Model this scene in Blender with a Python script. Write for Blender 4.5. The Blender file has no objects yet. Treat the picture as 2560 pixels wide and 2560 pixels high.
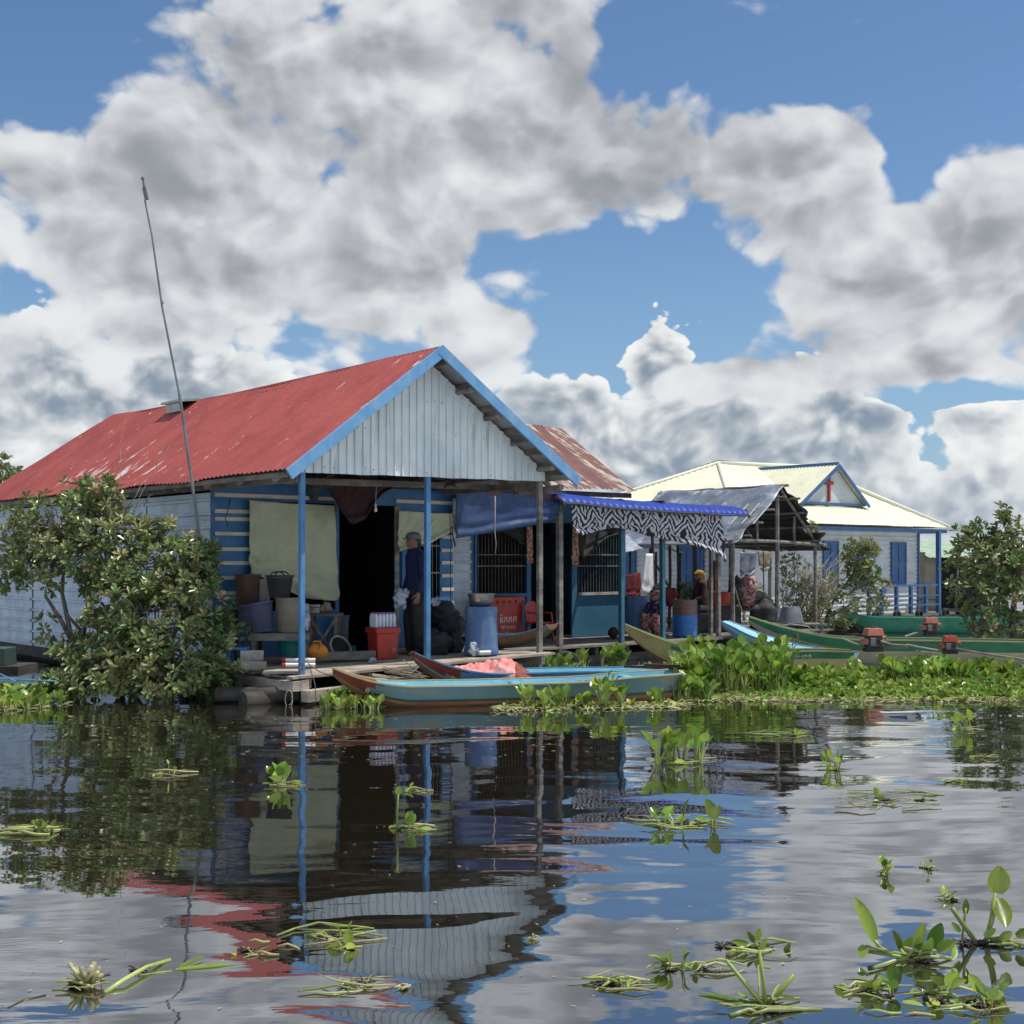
import bpy, bmesh, math, random
import numpy as np
from mathutils import Vector, Matrix, noise
from math import sin, cos, pi, radians, atan2, sqrt, asin
random.seed(7)
R = random.uniform
SC = bpy.context.scene
COL = SC.collection
F = 3200.0; HZ = 1400.0; EYE = 1.65
# ---------------------------------------------------------------- camera
cam = bpy.data.cameras.new('camera'); cam.lens = 45; cam.sensor_width = 36
cam.shift_y = 120/2560; cam.clip_start = .1; cam.clip_end = 3000
co = bpy.data.objects.new('camera', cam); COL.objects.link(co)
co.location = (0, 0, EYE); co.rotation_euler = (pi/2, 0, 0)
SC.camera = co
# ---------------------------------------------------------------- placing helpers
TH = atan2(.645, .764)
TH_C, TH_S = cos(TH), sin(TH)
HL = Vector((-2.45, 14.8, 0))
MH = Matrix.Translation(HL) @ Matrix.Rotation(TH, 4, 'Z')       # house frame: t along the gable, s back
def W(t, s, z=0): return MH @ Vector((t, s, z))
def P(u, v, Y): return Vector(((u-1280)/F*Y, Y, EYE-(v-HZ)/F*Y))
def G(u, v, z=0.0):
    Y = (EYE-z)*F/(v-HZ); return Vector(((u-1280)/F*Y, Y, z))
def TZ(u, v, s):
    k = (u-1280)/F
    b = W(0, s)
    t = (k*b.y-b.x)/(TH_C-k*TH_S)
    return t, EYE-(v-HZ)/F*(b.y+t*TH_S)
def ST(u, v, t):
    k = (u-1280)/F
    b = W(t, 0)
    s = (b.x-k*b.y)/(k*TH_C+TH_S)
    return s, EYE-(v-HZ)/F*(b.y+s*TH_C)
# ---------------------------------------------------------------- node helper
class NT:
    def __init__(self, tree): self.t = tree; self.n = tree.nodes; self.l = tree.links
    def add(self, ty, **kw):
        x = self.n.new(ty)
        for k, v in kw.items(): setattr(x, k, v)
        return x
    def put(self, sock, v):
        if v is None: return
        if hasattr(v, 'links') or isinstance(v, bpy.types.NodeSocket): self.l.new(v, sock)
        else:
            if sock.type == 'RGBA' and len(v) == 3: v = (*v, 1)
            sock.default_value = v
    def m(self, op, a, b=None, c=None, clamp=False):
        x = self.add('ShaderNodeMath', operation=op, use_clamp=clamp)
        for i, v in enumerate((a, b, c)): self.put(x.inputs[i], v)
        return x.outputs[0]
    def vm(self, op, a, b=None, c=None):
        x = self.add('ShaderNodeVectorMath', operation=op)
        self.put(x.inputs[0], a)
        if op == 'SCALE': self.put(x.inputs[3], b)
        else:
            self.put(x.inputs[1], b)
            if c is not None: self.put(x.inputs[2], c)
        return x.outputs[1] if op in ('LENGTH', 'DOT_PRODUCT', 'DISTANCE') else x.outputs[0]
    def noise(self, vec, scale, detail=4, rough=.5, dist=0, lac=2, dim='3D'):
        x = self.add('ShaderNodeTexNoise', noise_dimensions=dim)
        if vec is not None: self.put(x.inputs['Vector'], vec)
        x.inputs['Scale'].default_value = scale; x.inputs['Detail'].default_value = detail
        x.inputs['Roughness'].default_value = rough; x.inputs['Distortion'].default_value = dist
        x.inputs['Lacunarity'].default_value = lac
        return x.outputs[0]
    def ramp(self, v, a, b, c=0., d=1., smooth=True):
        x = self.add('ShaderNodeMapRange', interpolation_type='SMOOTHSTEP' if smooth else 'LINEAR')
        self.put(x.inputs[0], v)
        for i, q in enumerate((a, b, c, d)): x.inputs[i+1].default_value = q
        return x.outputs[0]
    def mix(self, f, a, b, mode='MIX'):
        x = self.add('ShaderNodeMix', data_type='RGBA', blend_type=mode)
        self.put(x.inputs[0], f); self.put(x.inputs[6], a); self.put(x.inputs[7], b)
        return x.outputs[2]
    def sep(self, v):
        x = self.add('ShaderNodeSeparateXYZ'); self.put(x.inputs[0], v); return x.outputs
    def comb(self, a, b, c):
        x = self.add('ShaderNodeCombineXYZ')
        for i, v in enumerate((a, b, c)): self.put(x.inputs[i], v)
        return x.outputs[0]
# ---------------------------------------------------------------- sky and sun
SUN_EL = radians(68)
sun = bpy.data.lights.new('sun', 'SUN'); sun.energy = 4.6; sun.angle = radians(.6); sun.color = (1, .955, .88)
so = bpy.data.objects.new('sun', sun); COL.objects.link(so)
sd = Vector((cos(SUN_EL), .005, sin(SUN_EL))).normalized()
so.rotation_euler = sd.to_track_quat('Z', 'Y').to_euler(); so.location = (30, 0, 60)
wd = bpy.data.worlds.new('World'); SC.world = wd; wd.use_nodes = True; wd.cycles.sampling_method = 'MANUAL'; wd.cycles.sample_map_resolution = 256
wt = wd.node_tree; wt.nodes.clear(); N = NT(wt)
tc = N.add('ShaderNodeTexCoord')
D = tc.outputs['Generated']
sky = N.add('ShaderNodeTexSky', sky_type='NISHITA'); sky.sun_disc = False
sky.sun_elevation = SUN_EL; sky.sun_rotation = radians(90); sky.dust_density = .6; sky.ozone_density = 1.6; sky.air_density = 1.0
sx = N.sep(D)
az = N.m('ARCTAN2', sx[0], sx[1]); el = N.m('ARCSINE', sx[2])
AE = N.comb(az, el, 0.)
inside = N.ramp(N.vm('LENGTH', N.vm('MULTIPLY', N.vm('SUBTRACT', AE, (0, .2, 0)), (1/.62, 1/.42, 0))), .85, 1.15, 1, 0)
def blobs(lst):
    acc = None
    for u, v, ru, rv, w in lst:
        a0 = math.atan((u-1280)/F); e0 = math.atan((HZ-v)/F*cos(a0))
        p = N.vm('MULTIPLY_ADD', AE, (F/ru, F/rv, 0), (-a0*F/ru, -e0*F/rv, 0))
        g = N.add('ShaderNodeTexGradient', gradient_type='SPHERICAL'); N.put(g.inputs[0], p)
        acc = N.m('MULTIPLY_ADD', g.outputs[1], w*1.35, 0. if acc is None else acc)
    return acc
near = blobs([(640,480,620,480,.9),(250,560,460,330,.7),(330,730,270,170,.55),(560,120,420,380,.75),(1080,130,480,380,.75),
 (1080,640,460,330,.7),(800,760,680,210,.6),(1250,870,250,130,.5),(20,320,170,220,.5),(10,850,110,170,.6),
 (1500,420,420,270,1.45),(1460,220,110,200,.4),(1790,220,140,170,.4),(1900,410,330,220,.85),(2130,330,200,180,.5),
 (2130,680,360,380,.8),(2560,470,280,330,.9),(2420,780,480,280,.8),(1780,930,260,100,.75),(2150,930,520,110,.6),
 (1770,50,170,170,.45),(1400,10,330,170,.4),(60,80,230,300,-.8),(1610,760,300,240,-.8),(2290,400,130,230,-.7),(2330,985,330,50,-.7),(1155,410,70,60,-.4),(1045,490,45,60,-.4),(470,850,60,70,-.5),(60,740,110,90,-.5)])
far = blobs([(90,890,150,170,.9),(230,1010,330,190,.9),(480,960,360,180,1.0),(0,1160,420,260,.8),
 (1385,1020,200,140,1.0),(1340,1080,330,130,.7),(1650,900,130,170,1.0),(1760,1060,420,190,.9),(2060,970,120,150,.7),(2080,1070,300,120,.7),(2190,1020,90,80,.6),
 (2000,1390,1400,400,1.7),(300,1400,1700,300,1.7),(2330,990,260,36,-.9),(2530,1010,260,100,.7)])
def outn(off, thr):
    return N.m('MULTIPLY', N.m('SUBTRACT', N.noise(N.vm('ADD', AE, off), 2.4, 1, .5, dim='2D'), thr), 3.2)
P3 = N.vm('MULTIPLY', AE, (1, 1.35, 1))
warp = N.add('ShaderNodeTexNoise', noise_dimensions='2D'); warp.inputs['Scale'].default_value = 7; warp.inputs['Detail'].default_value = 2
N.put(warp.inputs['Vector'], P3)
PW = N.vm('ADD', P3, N.vm('SCALE', N.vm('SUBTRACT', warp.outputs['Color'], (.5, .5, .5)), .05))
def layer(cov, out, amp, scl, detail, rough, edge, vor, pos, thr=.42, vc=.45):
    c = N.m('ADD', N.m('MULTIPLY', cov, inside), N.m('MULTIPLY', out, N.m('SUBTRACT', 1., inside)))
    def fld(q, detail=detail):
        n = N.m('SUBTRACT', N.noise(q, scl, detail, rough, dim='2D'), .5)
        if vor:
            x = N.add('ShaderNodeTexVoronoi', voronoi_dimensions='2D', feature='F1'); N.put(x.inputs['Vector'], q)
            x.inputs['Scale'].default_value = scl*2.6
            x.inputs['Detail'].default_value = 2; x.inputs['Roughness'].default_value = .55
            n = N.m('ADD', n, N.m('MULTIPLY', N.m('SUBTRACT', vc, x.outputs['Distance']), vor))
        return n
    f0 = fld(pos)
    d = N.m('ADD', c, N.m('MULTIPLY', f0, amp))
    return c, f0, fld, d
def shift(p, a, b, c): return N.vm('ADD', p, (a, b, c))
# near layer: broad soft cumulus, bright rims and grey bases
cN, nN, fN, dN = layer(near, outn((3, 1, 0), .44), 2.9, 5.4, 6, .56, .3, .34, PW, vc=.66)
aN = N.ramp(dN, .22, .66)
relN = N.m('SUBTRACT', nN, fN(shift(PW, .010, .030, 0), 6))
rel2 = N.m('SUBTRACT', N.noise(PW, 13, 3, .55, dim='2D'), N.noise(shift(PW, .006, .012, 0), 13, 3, .55, dim='2D'))
thick = N.ramp(dN, .22, 1.15, 1, 0, smooth=False)
lo = N.noise(PW, 3.2, 2, .5, dim='2D')
litN = N.m('ADD', N.m('MULTIPLY', relN, 2.3), N.m('MULTIPLY', thick, .42))
litN = N.m('ADD', litN, N.m('MULTIPLY', rel2, .5))
litN = N.m('ADD', litN, N.m('MULTIPLY', N.m('SUBTRACT', lo, .5), 1.6))
litN = N.ramp(litN, -.85, .95, 0, 1)
GRY = (.305, .325, .360); WHT = (.80, .825, .85)
colN = N.mix(litN, GRY, WHT)
# far layer: crisp towering cumulus, white heads and blue-grey shade
PF = N.vm('ADD', PW, (5.2, 1.7, .3))
cF, nF, fF, dF = layer(far, outn((0, 7, 2), .5), 1.25, 9, 7, .62, .1, .55, PF)
aF = N.m('MULTIPLY', N.ramp(dF, .28, .40), N.m('ADD', N.ramp(cF, .05, .25), N.m('SUBTRACT', 1., inside), clamp=True))
relF = N.m('SUBTRACT', nF, fF(shift(PF, .007, .012, 0), 6))
head = N.ramp(dF, .28, .95, 1, 0)
litF = N.m('ADD', N.m('MULTIPLY', relF, 1.35), N.m('MULTIPLY', head, .62))
lf = N.noise(PF, 7, 2, .5, dim='2D')
litF = N.m('ADD', litF, N.m('MULTIPLY', N.m('SUBTRACT', lf, .5), 1.3))
litF = N.ramp(litF, -.55, .85, 0, 1)
colF = N.mix(litF, (.255, .32, .40), (.90, .92, .91))
hz = N.ramp(el, 0, .10, .35, 0)
colF = N.mix(hz, colF, (.38, .46, .56))
lowb = N.ramp(el, .03, .30, .35, 0)
base = N.mix(1., sky.outputs[0], (.080, .098, .112), 'MULTIPLY')
base = N.mix(lowb, base, (.30, .46, .68))
c1 = N.mix(aF, base, colF)
# unseen clouds above and behind the viewer get extra brightness to fill the shade
up = N.ramp(N.m('ADD', N.m('MULTIPLY', sx[1], -1.), N.m('MULTIPLY', sx[2], .9)), .1, .8, 1., 1.75)
c2 = N.mix(aN, c1, N.vm('SCALE', colN, up))
bg = N.add('ShaderNodeBackground'); N.put(bg.inputs[0], c2); bg.inputs[1].default_value = 1.0
wo = N.add('ShaderNodeOutputWorld'); wt.links.new(bg.outputs[0], wo.inputs[0])
SC.view_settings.view_transform = 'Standard'; SC.view_settings.look = 'None'
SC.view_settings.exposure = 0; SC.view_settings.gamma = 1
# ---------------------------------------------------------------- mesh builder
MATW = {}
class MB:
    """collects geometry in world space (or in the frame T)"""
    def __init__(self, T=None):
        self.v = []; self.f = []; self.mi = []; self.T = T; self.k = 0
    def pt(self, p):
        p = Vector(p)
        return self.T @ p if self.T is not None else p
    def add(self, vs, fs):
        b = len(self.v); self.v += [self.pt(p) for p in vs]
        self.f += [tuple(b+i for i in f) for f in fs]; self.mi += [self.k]*len(fs)
        return self
    def box(self, x0, x1, y0, y1, z0, z1, j=0):
        vs = [(x, y, z) for z in (z0, z1) for y in (y0, y1) for x in (x0, x1)]
        if j: vs = [(a+R(-j, j), b+R(-j, j), c+R(-j, j)) for a, b, c in vs]
        return self.add(vs, [(0,2,3,1),(4,5,7,6),(0,1,5,4),(2,6,7,3),(0,4,6,2),(1,3,7,5)])
    def frame(self, p, q, up=(0, 0, 1)):
        d = (Vector(q)-Vector(p)).normalized(); u = Vector(up)
        if abs(d.dot(u)) > .98: u = Vector((1, 0, 0))
        a = d.cross(u).normalized(); return a, a.cross(d).normalized()
    def bar(self, p, q, w, h, up=(0, 0, 1)):
        a, b = self.frame(p, q, up); vs = []
        for c in (Vector(p), Vector(q)):
            vs += [c+a*(sx*w/2)+b*(sy*h/2) for sx, sy in ((-1,-1),(1,-1),(1,1),(-1,1))]
        return self.add(vs, [(0,1,2,3),(7,6,5,4),(0,4,5,1),(1,5,6,2),(2,6,7,3),(3,7,4,0)])
    def tube(self, pts, r, n=6, cap=True, jit=0):
        pts = [Vector(p) for p in pts]
        if len(pts) < 2: return self
        if not hasattr(r, '__len__'): r = [r]*len(pts)
        a, _ = self.frame(pts[0], pts[1]); vs = []
        for i, p in enumerate(pts):
            d = (pts[min(i+1, len(pts)-1)]-pts[max(i-1, 0)])
            if d.length < 1e-9: d = Vector((0, 0, 1))
            d.normalize(); a = a-d*a.dot(d)
            if a.length < 1e-6: a = d.orthogonal()
            a.normalize(); b = d.cross(a)
            for k in range(n):
                th = 2*pi*k/n; rr = r[i]*(1+(R(-jit, jit) if jit else 0))
                vs.append(p+a*(cos(th)*rr)+b*(sin(th)*rr))
        fs = [(i*n+k, i*n+(k+1)%n, (i+1)*n+(k+1)%n, (i+1)*n+k) for i in range(len(pts)-1) for k in range(n)]
        if cap: fs += [tuple(range(n-1, -1, -1)), tuple((len(pts)-1)*n+k for k in range(n))]
        return self.add(vs, fs)
    def lathe(self, c, prof, n=24, sx=1, sy=1, cap=True, lean=(0, 0)):
        c = Vector(c); vs = []
        for r, z in prof:
            vs += [c+Vector((cos(2*pi*k/n)*r*sx+lean[0]*z, sin(2*pi*k/n)*r*sy+lean[1]*z, z)) for k in range(n)]
        m = len(prof)
        fs = [(i*n+k, i*n+(k+1)%n, (i+1)*n+(k+1)%n, (i+1)*n+k) for i in range(m-1) for k in range(n)]
        if cap: fs += [tuple(range(n-1, -1, -1)), tuple((m-1)*n+k for k in range(n))]
        return self.add(vs, fs)
    def grid(self, fn, nu, nv, thick=0, nrm=None, wrap=False):
        """fn(a,b) for a,b in 0..1; thick > 0 gives a closed shell"""
        g = [[Vector(fn(i/nu, j/nv)) for i in range(nu+1)] for j in range(nv+1)]
        vs = [p for row in g for p in row]; w = nu+1
        fs = [(j*w+i, j*w+i+1, (j+1)*w+i+1, (j+1)*w+i) for j in range(nv) for i in range(nu)]
        if thick:
            o = len(vs); off = Vector(nrm)*thick if nrm else None
            back = []
            for j in range(nv+1):
                for i in range(nu+1):
                    if off is None:
                        du = g[j][min(i+1, nu)]-g[j][max(i-1, 0)]; dv = g[min(j+1, nv)][i]-g[max(j-1, 0)][i]
                        nn = du.cross(dv)
                        nn = nn.normalized() if nn.length > 1e-12 else Vector((0, 0, 1))
                        back.append(g[j][i]-nn*thick)
                    else: back.append(g[j][i]-off)
            vs += back
            fs += [tuple(o+k for k in reversed(f)) for f in fs[:nu*nv]]
            for i in range(nu):
                fs += [(i, o+i, o+i+1, i+1), (nv*w+i+1, o+nv*w+i+1, o+nv*w+i, nv*w+i)]
            for j in range(nv):
                fs += [((j+1)*w, o+(j+1)*w, o+j*w, j*w), (j*w+nu, o+j*w+nu, o+(j+1)*w+nu, (j+1)*w+nu)]
        return self.add(vs, fs)
    def prism(self, poly, ext):
        e = Vector(ext); n = len(poly); P0 = [Vector(p) for p in poly]
        return self.add(P0+[p+e for p in P0], [tuple(range(n)), tuple(range(2*n-1, n-1, -1))] +
                        [(i, n+i, n+(i+1)%n, (i+1)%n) for i in range(n)])
    def ball(self, c, rx, ry, rz, nu=12, nv=8, lump=0, seed=0, rot=None):
        c = Vector(c); vs = []; 
        for j in range(nv+1):
            ph = pi*j/nv
            for i in range(nu):
                th = 2*pi*i/nu
                d = Vector((sin(ph)*cos(th), sin(ph)*sin(th), cos(ph)))
                k = 1+lump*noise.noise(d*1.7+Vector((seed*7.3, seed, 3))) if lump else 1
                q = Vector((d.x*rx*k, d.y*ry*k, d.z*rz*k))
                if rot is not None: q = rot @ q
                vs.append(c+q)
        fs = [(j*nu+i, (j+1)*nu+i, (j+1)*nu+(i+1)%nu, j*nu+(i+1)%nu) for j in range(nv) for i in range(nu)]
        return self.add(vs, fs)
def link(name, mb, mats, parent=None, smooth=False, origin=None, bevel=0):
    if not isinstance(mats, (list, tuple)): mats = [mats]
    if parent is not None:
        inv = MATW[parent].inverted()
    else:
        a = np.array([tuple(v) for v in mb.v])
        c = origin or Vector(((a[:,0].min()+a[:,0].max())/2, (a[:,1].min()+a[:,1].max())/2, a[:,2].min()))
        inv = Matrix.Translation(-Vector(c))
    me = bpy.data.meshes.new(name)
    me.from_pydata([inv @ v for v in mb.v], [], mb.f)
    for m in mats: me.materials.append(m)
    if len(mats) > 1: me.polygons.foreach_set('material_index', mb.mi)
    if smooth:
        me.polygons.foreach_set('use_smooth', [True]*len(me.polygons))
        if smooth is not True and smooth != 'leaf': me.set_sharp_from_angle(angle=radians(smooth))
    me.update()
    bm = bmesh.new(); bm.from_mesh(me); bmesh.ops.recalc_face_normals(bm, faces=bm.faces) if smooth != 'leaf' and len(mb.f) < 60000 else None
    bm.to_mesh(me); bm.free()
    o = bpy.data.objects.new(name, me); COL.objects.link(o)
    if parent is not None:
        o.parent = parent; MATW[o] = MATW[parent]
    else:
        o.matrix_world = inv.inverted(); MATW[o] = inv.inverted()
    if bevel:
        b = o.modifiers.new('bevel', 'BEVEL'); b.width = bevel; b.segments = 2; b.limit_method = 'ANGLE'
    return o
def thing(name, label, cat, loc, rz=0, group=None):
    o = bpy.data.objects.new(name, None); COL.objects.link(o); o.empty_display_size = .1
    M = Matrix.Translation(Vector(loc)) @ Matrix.Rotation(rz, 4, 'Z')
    o.matrix_world = M; MATW[o] = M
    return tag(o, label, cat, group)
def tag(o, label, cat, group=None, kind=None):
    if label: o['label'] = label
    if cat: o['category'] = cat
    if group: o['group'] = group
    if kind: o['kind'] = kind
    return o
# ---------------------------------------------------------------- materials
def srgb(r, g, b):
    f = lambda c: ((c/255+.055)/1.055)**2.4 if c > 10 else c/255/12.92
    return (f(r), f(g), f(b))
def mat(name, col, rough=.6, metal=0, col2=None, nscale=3, nlo=.35, nhi=.65, dirt=None, dirt_amt=.5, dirt_scale=(6, 6, 1),
        bump=0, bscale=40, island=0, stretch=(1, 1, 1), trans=0, spec=.5, coat=0, alpha=1, sheen=0):
    m = bpy.data.materials.new(name); m.use_nodes = True
    t = m.node_tree; t.nodes.clear(); N = NT(t)
    tc = N.add('ShaderNodeTexCoord').outputs['Object']
    c = col
    if col2 is not None:
        n = N.noise(N.vm('MULTIPLY', tc, stretch), nscale, 5, .6)
        c = N.mix(N.ramp(n, nlo, nhi), col, col2)
    if dirt is not None:
        n = N.noise(N.vm('MULTIPLY', tc, dirt_scale), 1, 6, .65)
        c = N.mix(N.ramp(n, .5, .72, 0, dirt_amt), c, dirt)
    if island:
        g = N.add('ShaderNodeNewGeometry').outputs['Random Per Island']
        h = N.add('ShaderNodeHueSaturation'); N.put(h.inputs['Color'], c)
        N.put(h.inputs['Value'], N.ramp(g, 0, 1, 1-island, 1+island, smooth=False))
        g2 = N.m('FRACT', N.m('MULTIPLY', g, 17.3))
        N.put(h.inputs['Hue'], N.ramp(g2, 0, 1, .5-island*.05, .5+island*.05, smooth=False))
        c = h.outputs[0]
    b = N.add('ShaderNodeBsdfPrincipled')
    N.put(b.inputs['Base Color'], c); b.inputs['Roughness'].default_value = rough
    b.inputs['Metallic'].default_value = metal; b.inputs['Specular IOR Level'].default_value = spec
    b.inputs['Coat Weight'].default_value = coat; b.inputs['Alpha'].default_value = alpha
    if rough and (col2 is not None):
        rn = N.noise(tc, 9, 3, .6); N.put(b.inputs['Roughness'], N.ramp(rn, .3, .7, max(0, rough-.12), min(1, rough+.15)))
    if bump:
        bn = N.add('ShaderNodeBump'); bn.inputs['Distance'].default_value = bump; bn.inputs['Strength'].default_value = 1
        N.put(bn.inputs['Height'], N.noise(N.vm('MULTIPLY', tc, stretch), bscale, 3, .6)); N.put(b.inputs['Normal'], bn.outputs[0])
    o = N.add('ShaderNodeOutputMaterial'); sh = b.outputs[0]
    if trans:
        tr = N.add('ShaderNodeBsdfTranslucent'); N.put(tr.inputs[0], c)
        mx = N.add('ShaderNodeMixShader'); mx.inputs[0].default_value = trans
        t.links.new(sh, mx.inputs[1]); t.links.new(tr.outputs[0], mx.inputs[2]); sh = mx.outputs[0]
    t.links.new(sh, o.inputs[0]); return m
M = {}
def wood(name, a, b, **k): return mat(name, a, .8, 0, b, nscale=5, stretch=(.6, .6, 1.6), bump=.004, bscale=18, **k)
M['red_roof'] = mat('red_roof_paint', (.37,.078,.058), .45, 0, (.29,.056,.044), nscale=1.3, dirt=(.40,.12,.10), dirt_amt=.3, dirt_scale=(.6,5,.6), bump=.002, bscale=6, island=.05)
M['blue_paint'] = mat('blue_paint', (.045,.165,.34), .5, 0, (.07,.22,.42), nscale=4, dirt=(.22,.32,.40), dirt_amt=.45, dirt_scale=(14,14,2), bump=.002)
M['fascia_blue'] = mat('fascia_blue', (.11,.28,.50), .5, 0, (.15,.34,.56), nscale=4, dirt=(.35,.42,.44), dirt_amt=.6, dirt_scale=(9,9,3), bump=.002)
M['wall_blue'] = mat('wall_blue', (.022,.11,.25), .55, 0, (.032,.14,.29), nscale=3, dirt=(.03,.06,.12), dirt_amt=.5, dirt_scale=(4,4,9), bump=.002)
M['batten'] = mat('batten_cream', (.60,.53,.42), .7, 0, (.48,.42,.33), nscale=6)
M['gable'] = mat('gable_sheet', (.74,.78,.76), .5, .0, (.60,.65,.65), nscale=1.2, dirt=(.33,.34,.31), dirt_amt=.6, dirt_scale=(9,9,1.0), bump=.001, bscale=8)
M['lining'] = mat('grey_underside', (.30,.31,.31), .7, 0, (.22,.22,.21), nscale=3)
M['side_sheet'] = mat('side_sheet', (.56,.63,.68), .45, .1, (.42,.49,.55), nscale=1.6, dirt=(.25,.25,.22), dirt_amt=.55, dirt_scale=(1.2,1.2,7), bump=.002, bscale=6)
M['church_sheet'] = mat('church_sheet', (.60,.62,.60), .5, 0, (.50,.53,.52), nscale=1.6, dirt=(.36,.33,.28), dirt_amt=.4, dirt_scale=(2,2,5))
M['wood'] = wood('weathered_wood', (.22,.19,.155), (.11,.095,.08))
M['wood_pale'] = wood('sun_bleached_plank', (.42,.36,.29), (.24,.20,.165), island=.12)
M['wood_dark'] = wood('dark_timber', (.065,.055,.045), (.03,.026,.022))
M['bamboo'] = wood('grey_pole', (.28,.25,.21), (.13,.115,.10))
M['black'] = mat('dark_inside', (.008,.009,.012), .9)
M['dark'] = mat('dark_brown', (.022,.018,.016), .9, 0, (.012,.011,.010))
M['cream_cloth'] = mat('cream_cloth', (.56,.57,.38), .9, 0, (.48,.50,.34), nscale=2, dirt=(.30,.31,.22), dirt_amt=.4, dirt_scale=(3,3,3), bump=.07, bscale=3.2, trans=.12)
M['maroon'] = mat('maroon_cloth', (.045,.017,.020), .95, 0, (.03,.012,.016), bump=.003, bscale=8)
M['blue_tarp'] = mat('blue_tarp', (.024,.052,.15), .6, 0, (.04,.08,.19), nscale=3, dirt=(.16,.20,.28), dirt_amt=.4, dirt_scale=(7,7,1.5), bump=.003, bscale=5, trans=.15)
M['rust'] = mat('rusty_roof', (.16,.058,.045), .65, 0, (.11,.045,.038), nscale=1.5, island=.05)
M['rust2'] = mat('rusty_zinc', (.42,.37,.32), .5, .1, (.17,.07,.045), nscale=2.2, nlo=.40, nhi=.52, stretch=(5,.5,.5))
M['awn'] = mat('blue_plastic_tile', (.004,.026,.24), .42, 0, (.006,.034,.29), spec=.35, dirt=(.03,.06,.2), dirt_amt=.4)
M['church_roof'] = mat('cream_roof', (.74,.72,.53), .5, 0, (.66,.645,.47), nscale=1.2, dirt=(.42,.40,.27), dirt_amt=.3, dirt_scale=(3,3,3))
M['cap'] = mat('ridge_cap_and_seal', (.70,.68,.55), .5)
M['church_blue'] = mat('church_blue', (.028,.095,.23), .5, 0, (.04,.12,.27))
M['cross'] = mat('cross_red', (.30,.022,.018), .5)
M['zinc'] = mat('zinc_sheet', (.50,.53,.57), .35, .55, (.38,.41,.45), nscale=3, dirt=(.2,.16,.12), dirt_amt=.5)
M['tarp_grey'] = mat('grey_tarp', (.12,.14,.18), .45, 0, (.19,.22,.27), nscale=2.5, dirt=(.62,.65,.70), dirt_amt=.7, dirt_scale=(3,3,3), bump=.008, bscale=5)
M['tarp_black'] = mat('black_tarp', (.018,.018,.02), .55, 0, (.035,.033,.03), bump=.01, bscale=6)
M['steel'] = mat('aluminium', (.55,.54,.50), .32, .9, (.42,.40,.36), nscale=8)
M['white'] = mat('white_paint', (.72,.72,.70), .5, 0, (.6,.6,.58))
M['plastic_white'] = mat('white_plastic', (.75,.76,.78), .4)
M['metal_grey'] = mat('grey_metal', (.26,.27,.28), .4, .5, (.18,.18,.18))
M['rope'] = mat('rope', (.20,.17,.13), .9, 0, (.1,.09,.07))
M['rubber'] = mat('rubber', (.022,.022,.024), .75, 0, (.05,.047,.042), bump=.003)
M['drum_blue'] = mat('blue_plastic_drum', (.07,.15,.31), .5, 0, (.09,.18,.34), nscale=2, dirt=(.30,.30,.24), dirt_amt=.6, dirt_scale=(9,9,1.3))
M['drum_steel'] = mat('blue_steel_drum', (.04,.17,.46), .4, 0, (.05,.20,.50), nscale=4)
M['drum_rust'] = mat('rusty_drum_top', (.16,.085,.06), .8, 0, (.22,.15,.13), nscale=7)
M['red_plastic'] = mat('red_plastic', (.46,.040,.022), .42, 0, (.36,.032,.02), nscale=4, bump=.001)
M['orange_plastic'] = mat('orange_plastic', (.62,.21,.015), .45, 0, (.5,.17,.02))
M['teal_plastic'] = mat('teal_plastic', (.008,.20,.17), .45, 0, (.012,.16,.14))
M['slate_plastic'] = mat('slate_plastic', (.085,.10,.16), .5, 0, (.065,.08,.13))
M['black_plastic'] = mat('black_plastic', (.018,.019,.02), .5)
M['grey_plastic'] = mat('grey_plastic', (.085,.10,.125), .5)
M['beige_tub'] = mat('beige_tub', (.24,.20,.14), .7, 0, (.19,.155,.11), nscale=3, bump=.002)
M['brown_tub'] = mat('brown_tub', (.115,.055,.028), .6, 0, (.07,.035,.022), nscale=2)
M['foam'] = mat('dirty_foam', (.42,.39,.33), .85, 0, (.27,.24,.19), nscale=5, bump=.006, bscale=20)
M['pink'] = mat('pink_net', (.88,.27,.25), .8, 0, (.93,.50,.46), nscale=5, bump=.012, bscale=14, trans=.25)
M['pink_rust'] = mat('rust_net', (.38,.08,.05), .9, 0, (.2,.06,.04), nscale=30, bump=.01, bscale=40)
M['water_clear'] = mat('clear_bottle', (.70,.72,.78), .15, 0, (.55,.58,.66), spec=.8)
M['cap_purple'] = mat('violet_cap', (.32,.10,.30), .4)
M['eng_red'] = mat('engine_red', (.50,.075,.03), .4, 0, (.38,.055,.025), nscale=10)
M['eng_pink'] = mat('engine_faded_red', (.52,.17,.12), .5, 0, (.42,.12,.08), nscale=10)
M['eng_dark'] = mat('engine_dark', (.05,.045,.04), .5, .4, (.12,.09,.07), nscale=20)
M['green_sheet'] = mat('green_sheet', (.36,.46,.32), .5, 0, (.28,.36,.26))
M['skin'] = mat('skin', (.26,.12,.075), .55, 0, (.22,.10,.06))
M['hair'] = mat('hair', (.012,.010,.009), .6)
M['navy'] = mat('navy_shirt', (.010,.018,.085), .9, 0, (.008,.014,.06), bump=.004, bscale=10)
M['trouser'] = mat('dark_trousers', (.022,.023,.022), .9, 0, (.032,.031,.026), bump=.004, bscale=10)
M['capgrey'] = mat('grey_cap', (.10,.105,.11), .9, 0, (.15,.15,.16), nscale=12)
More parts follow.
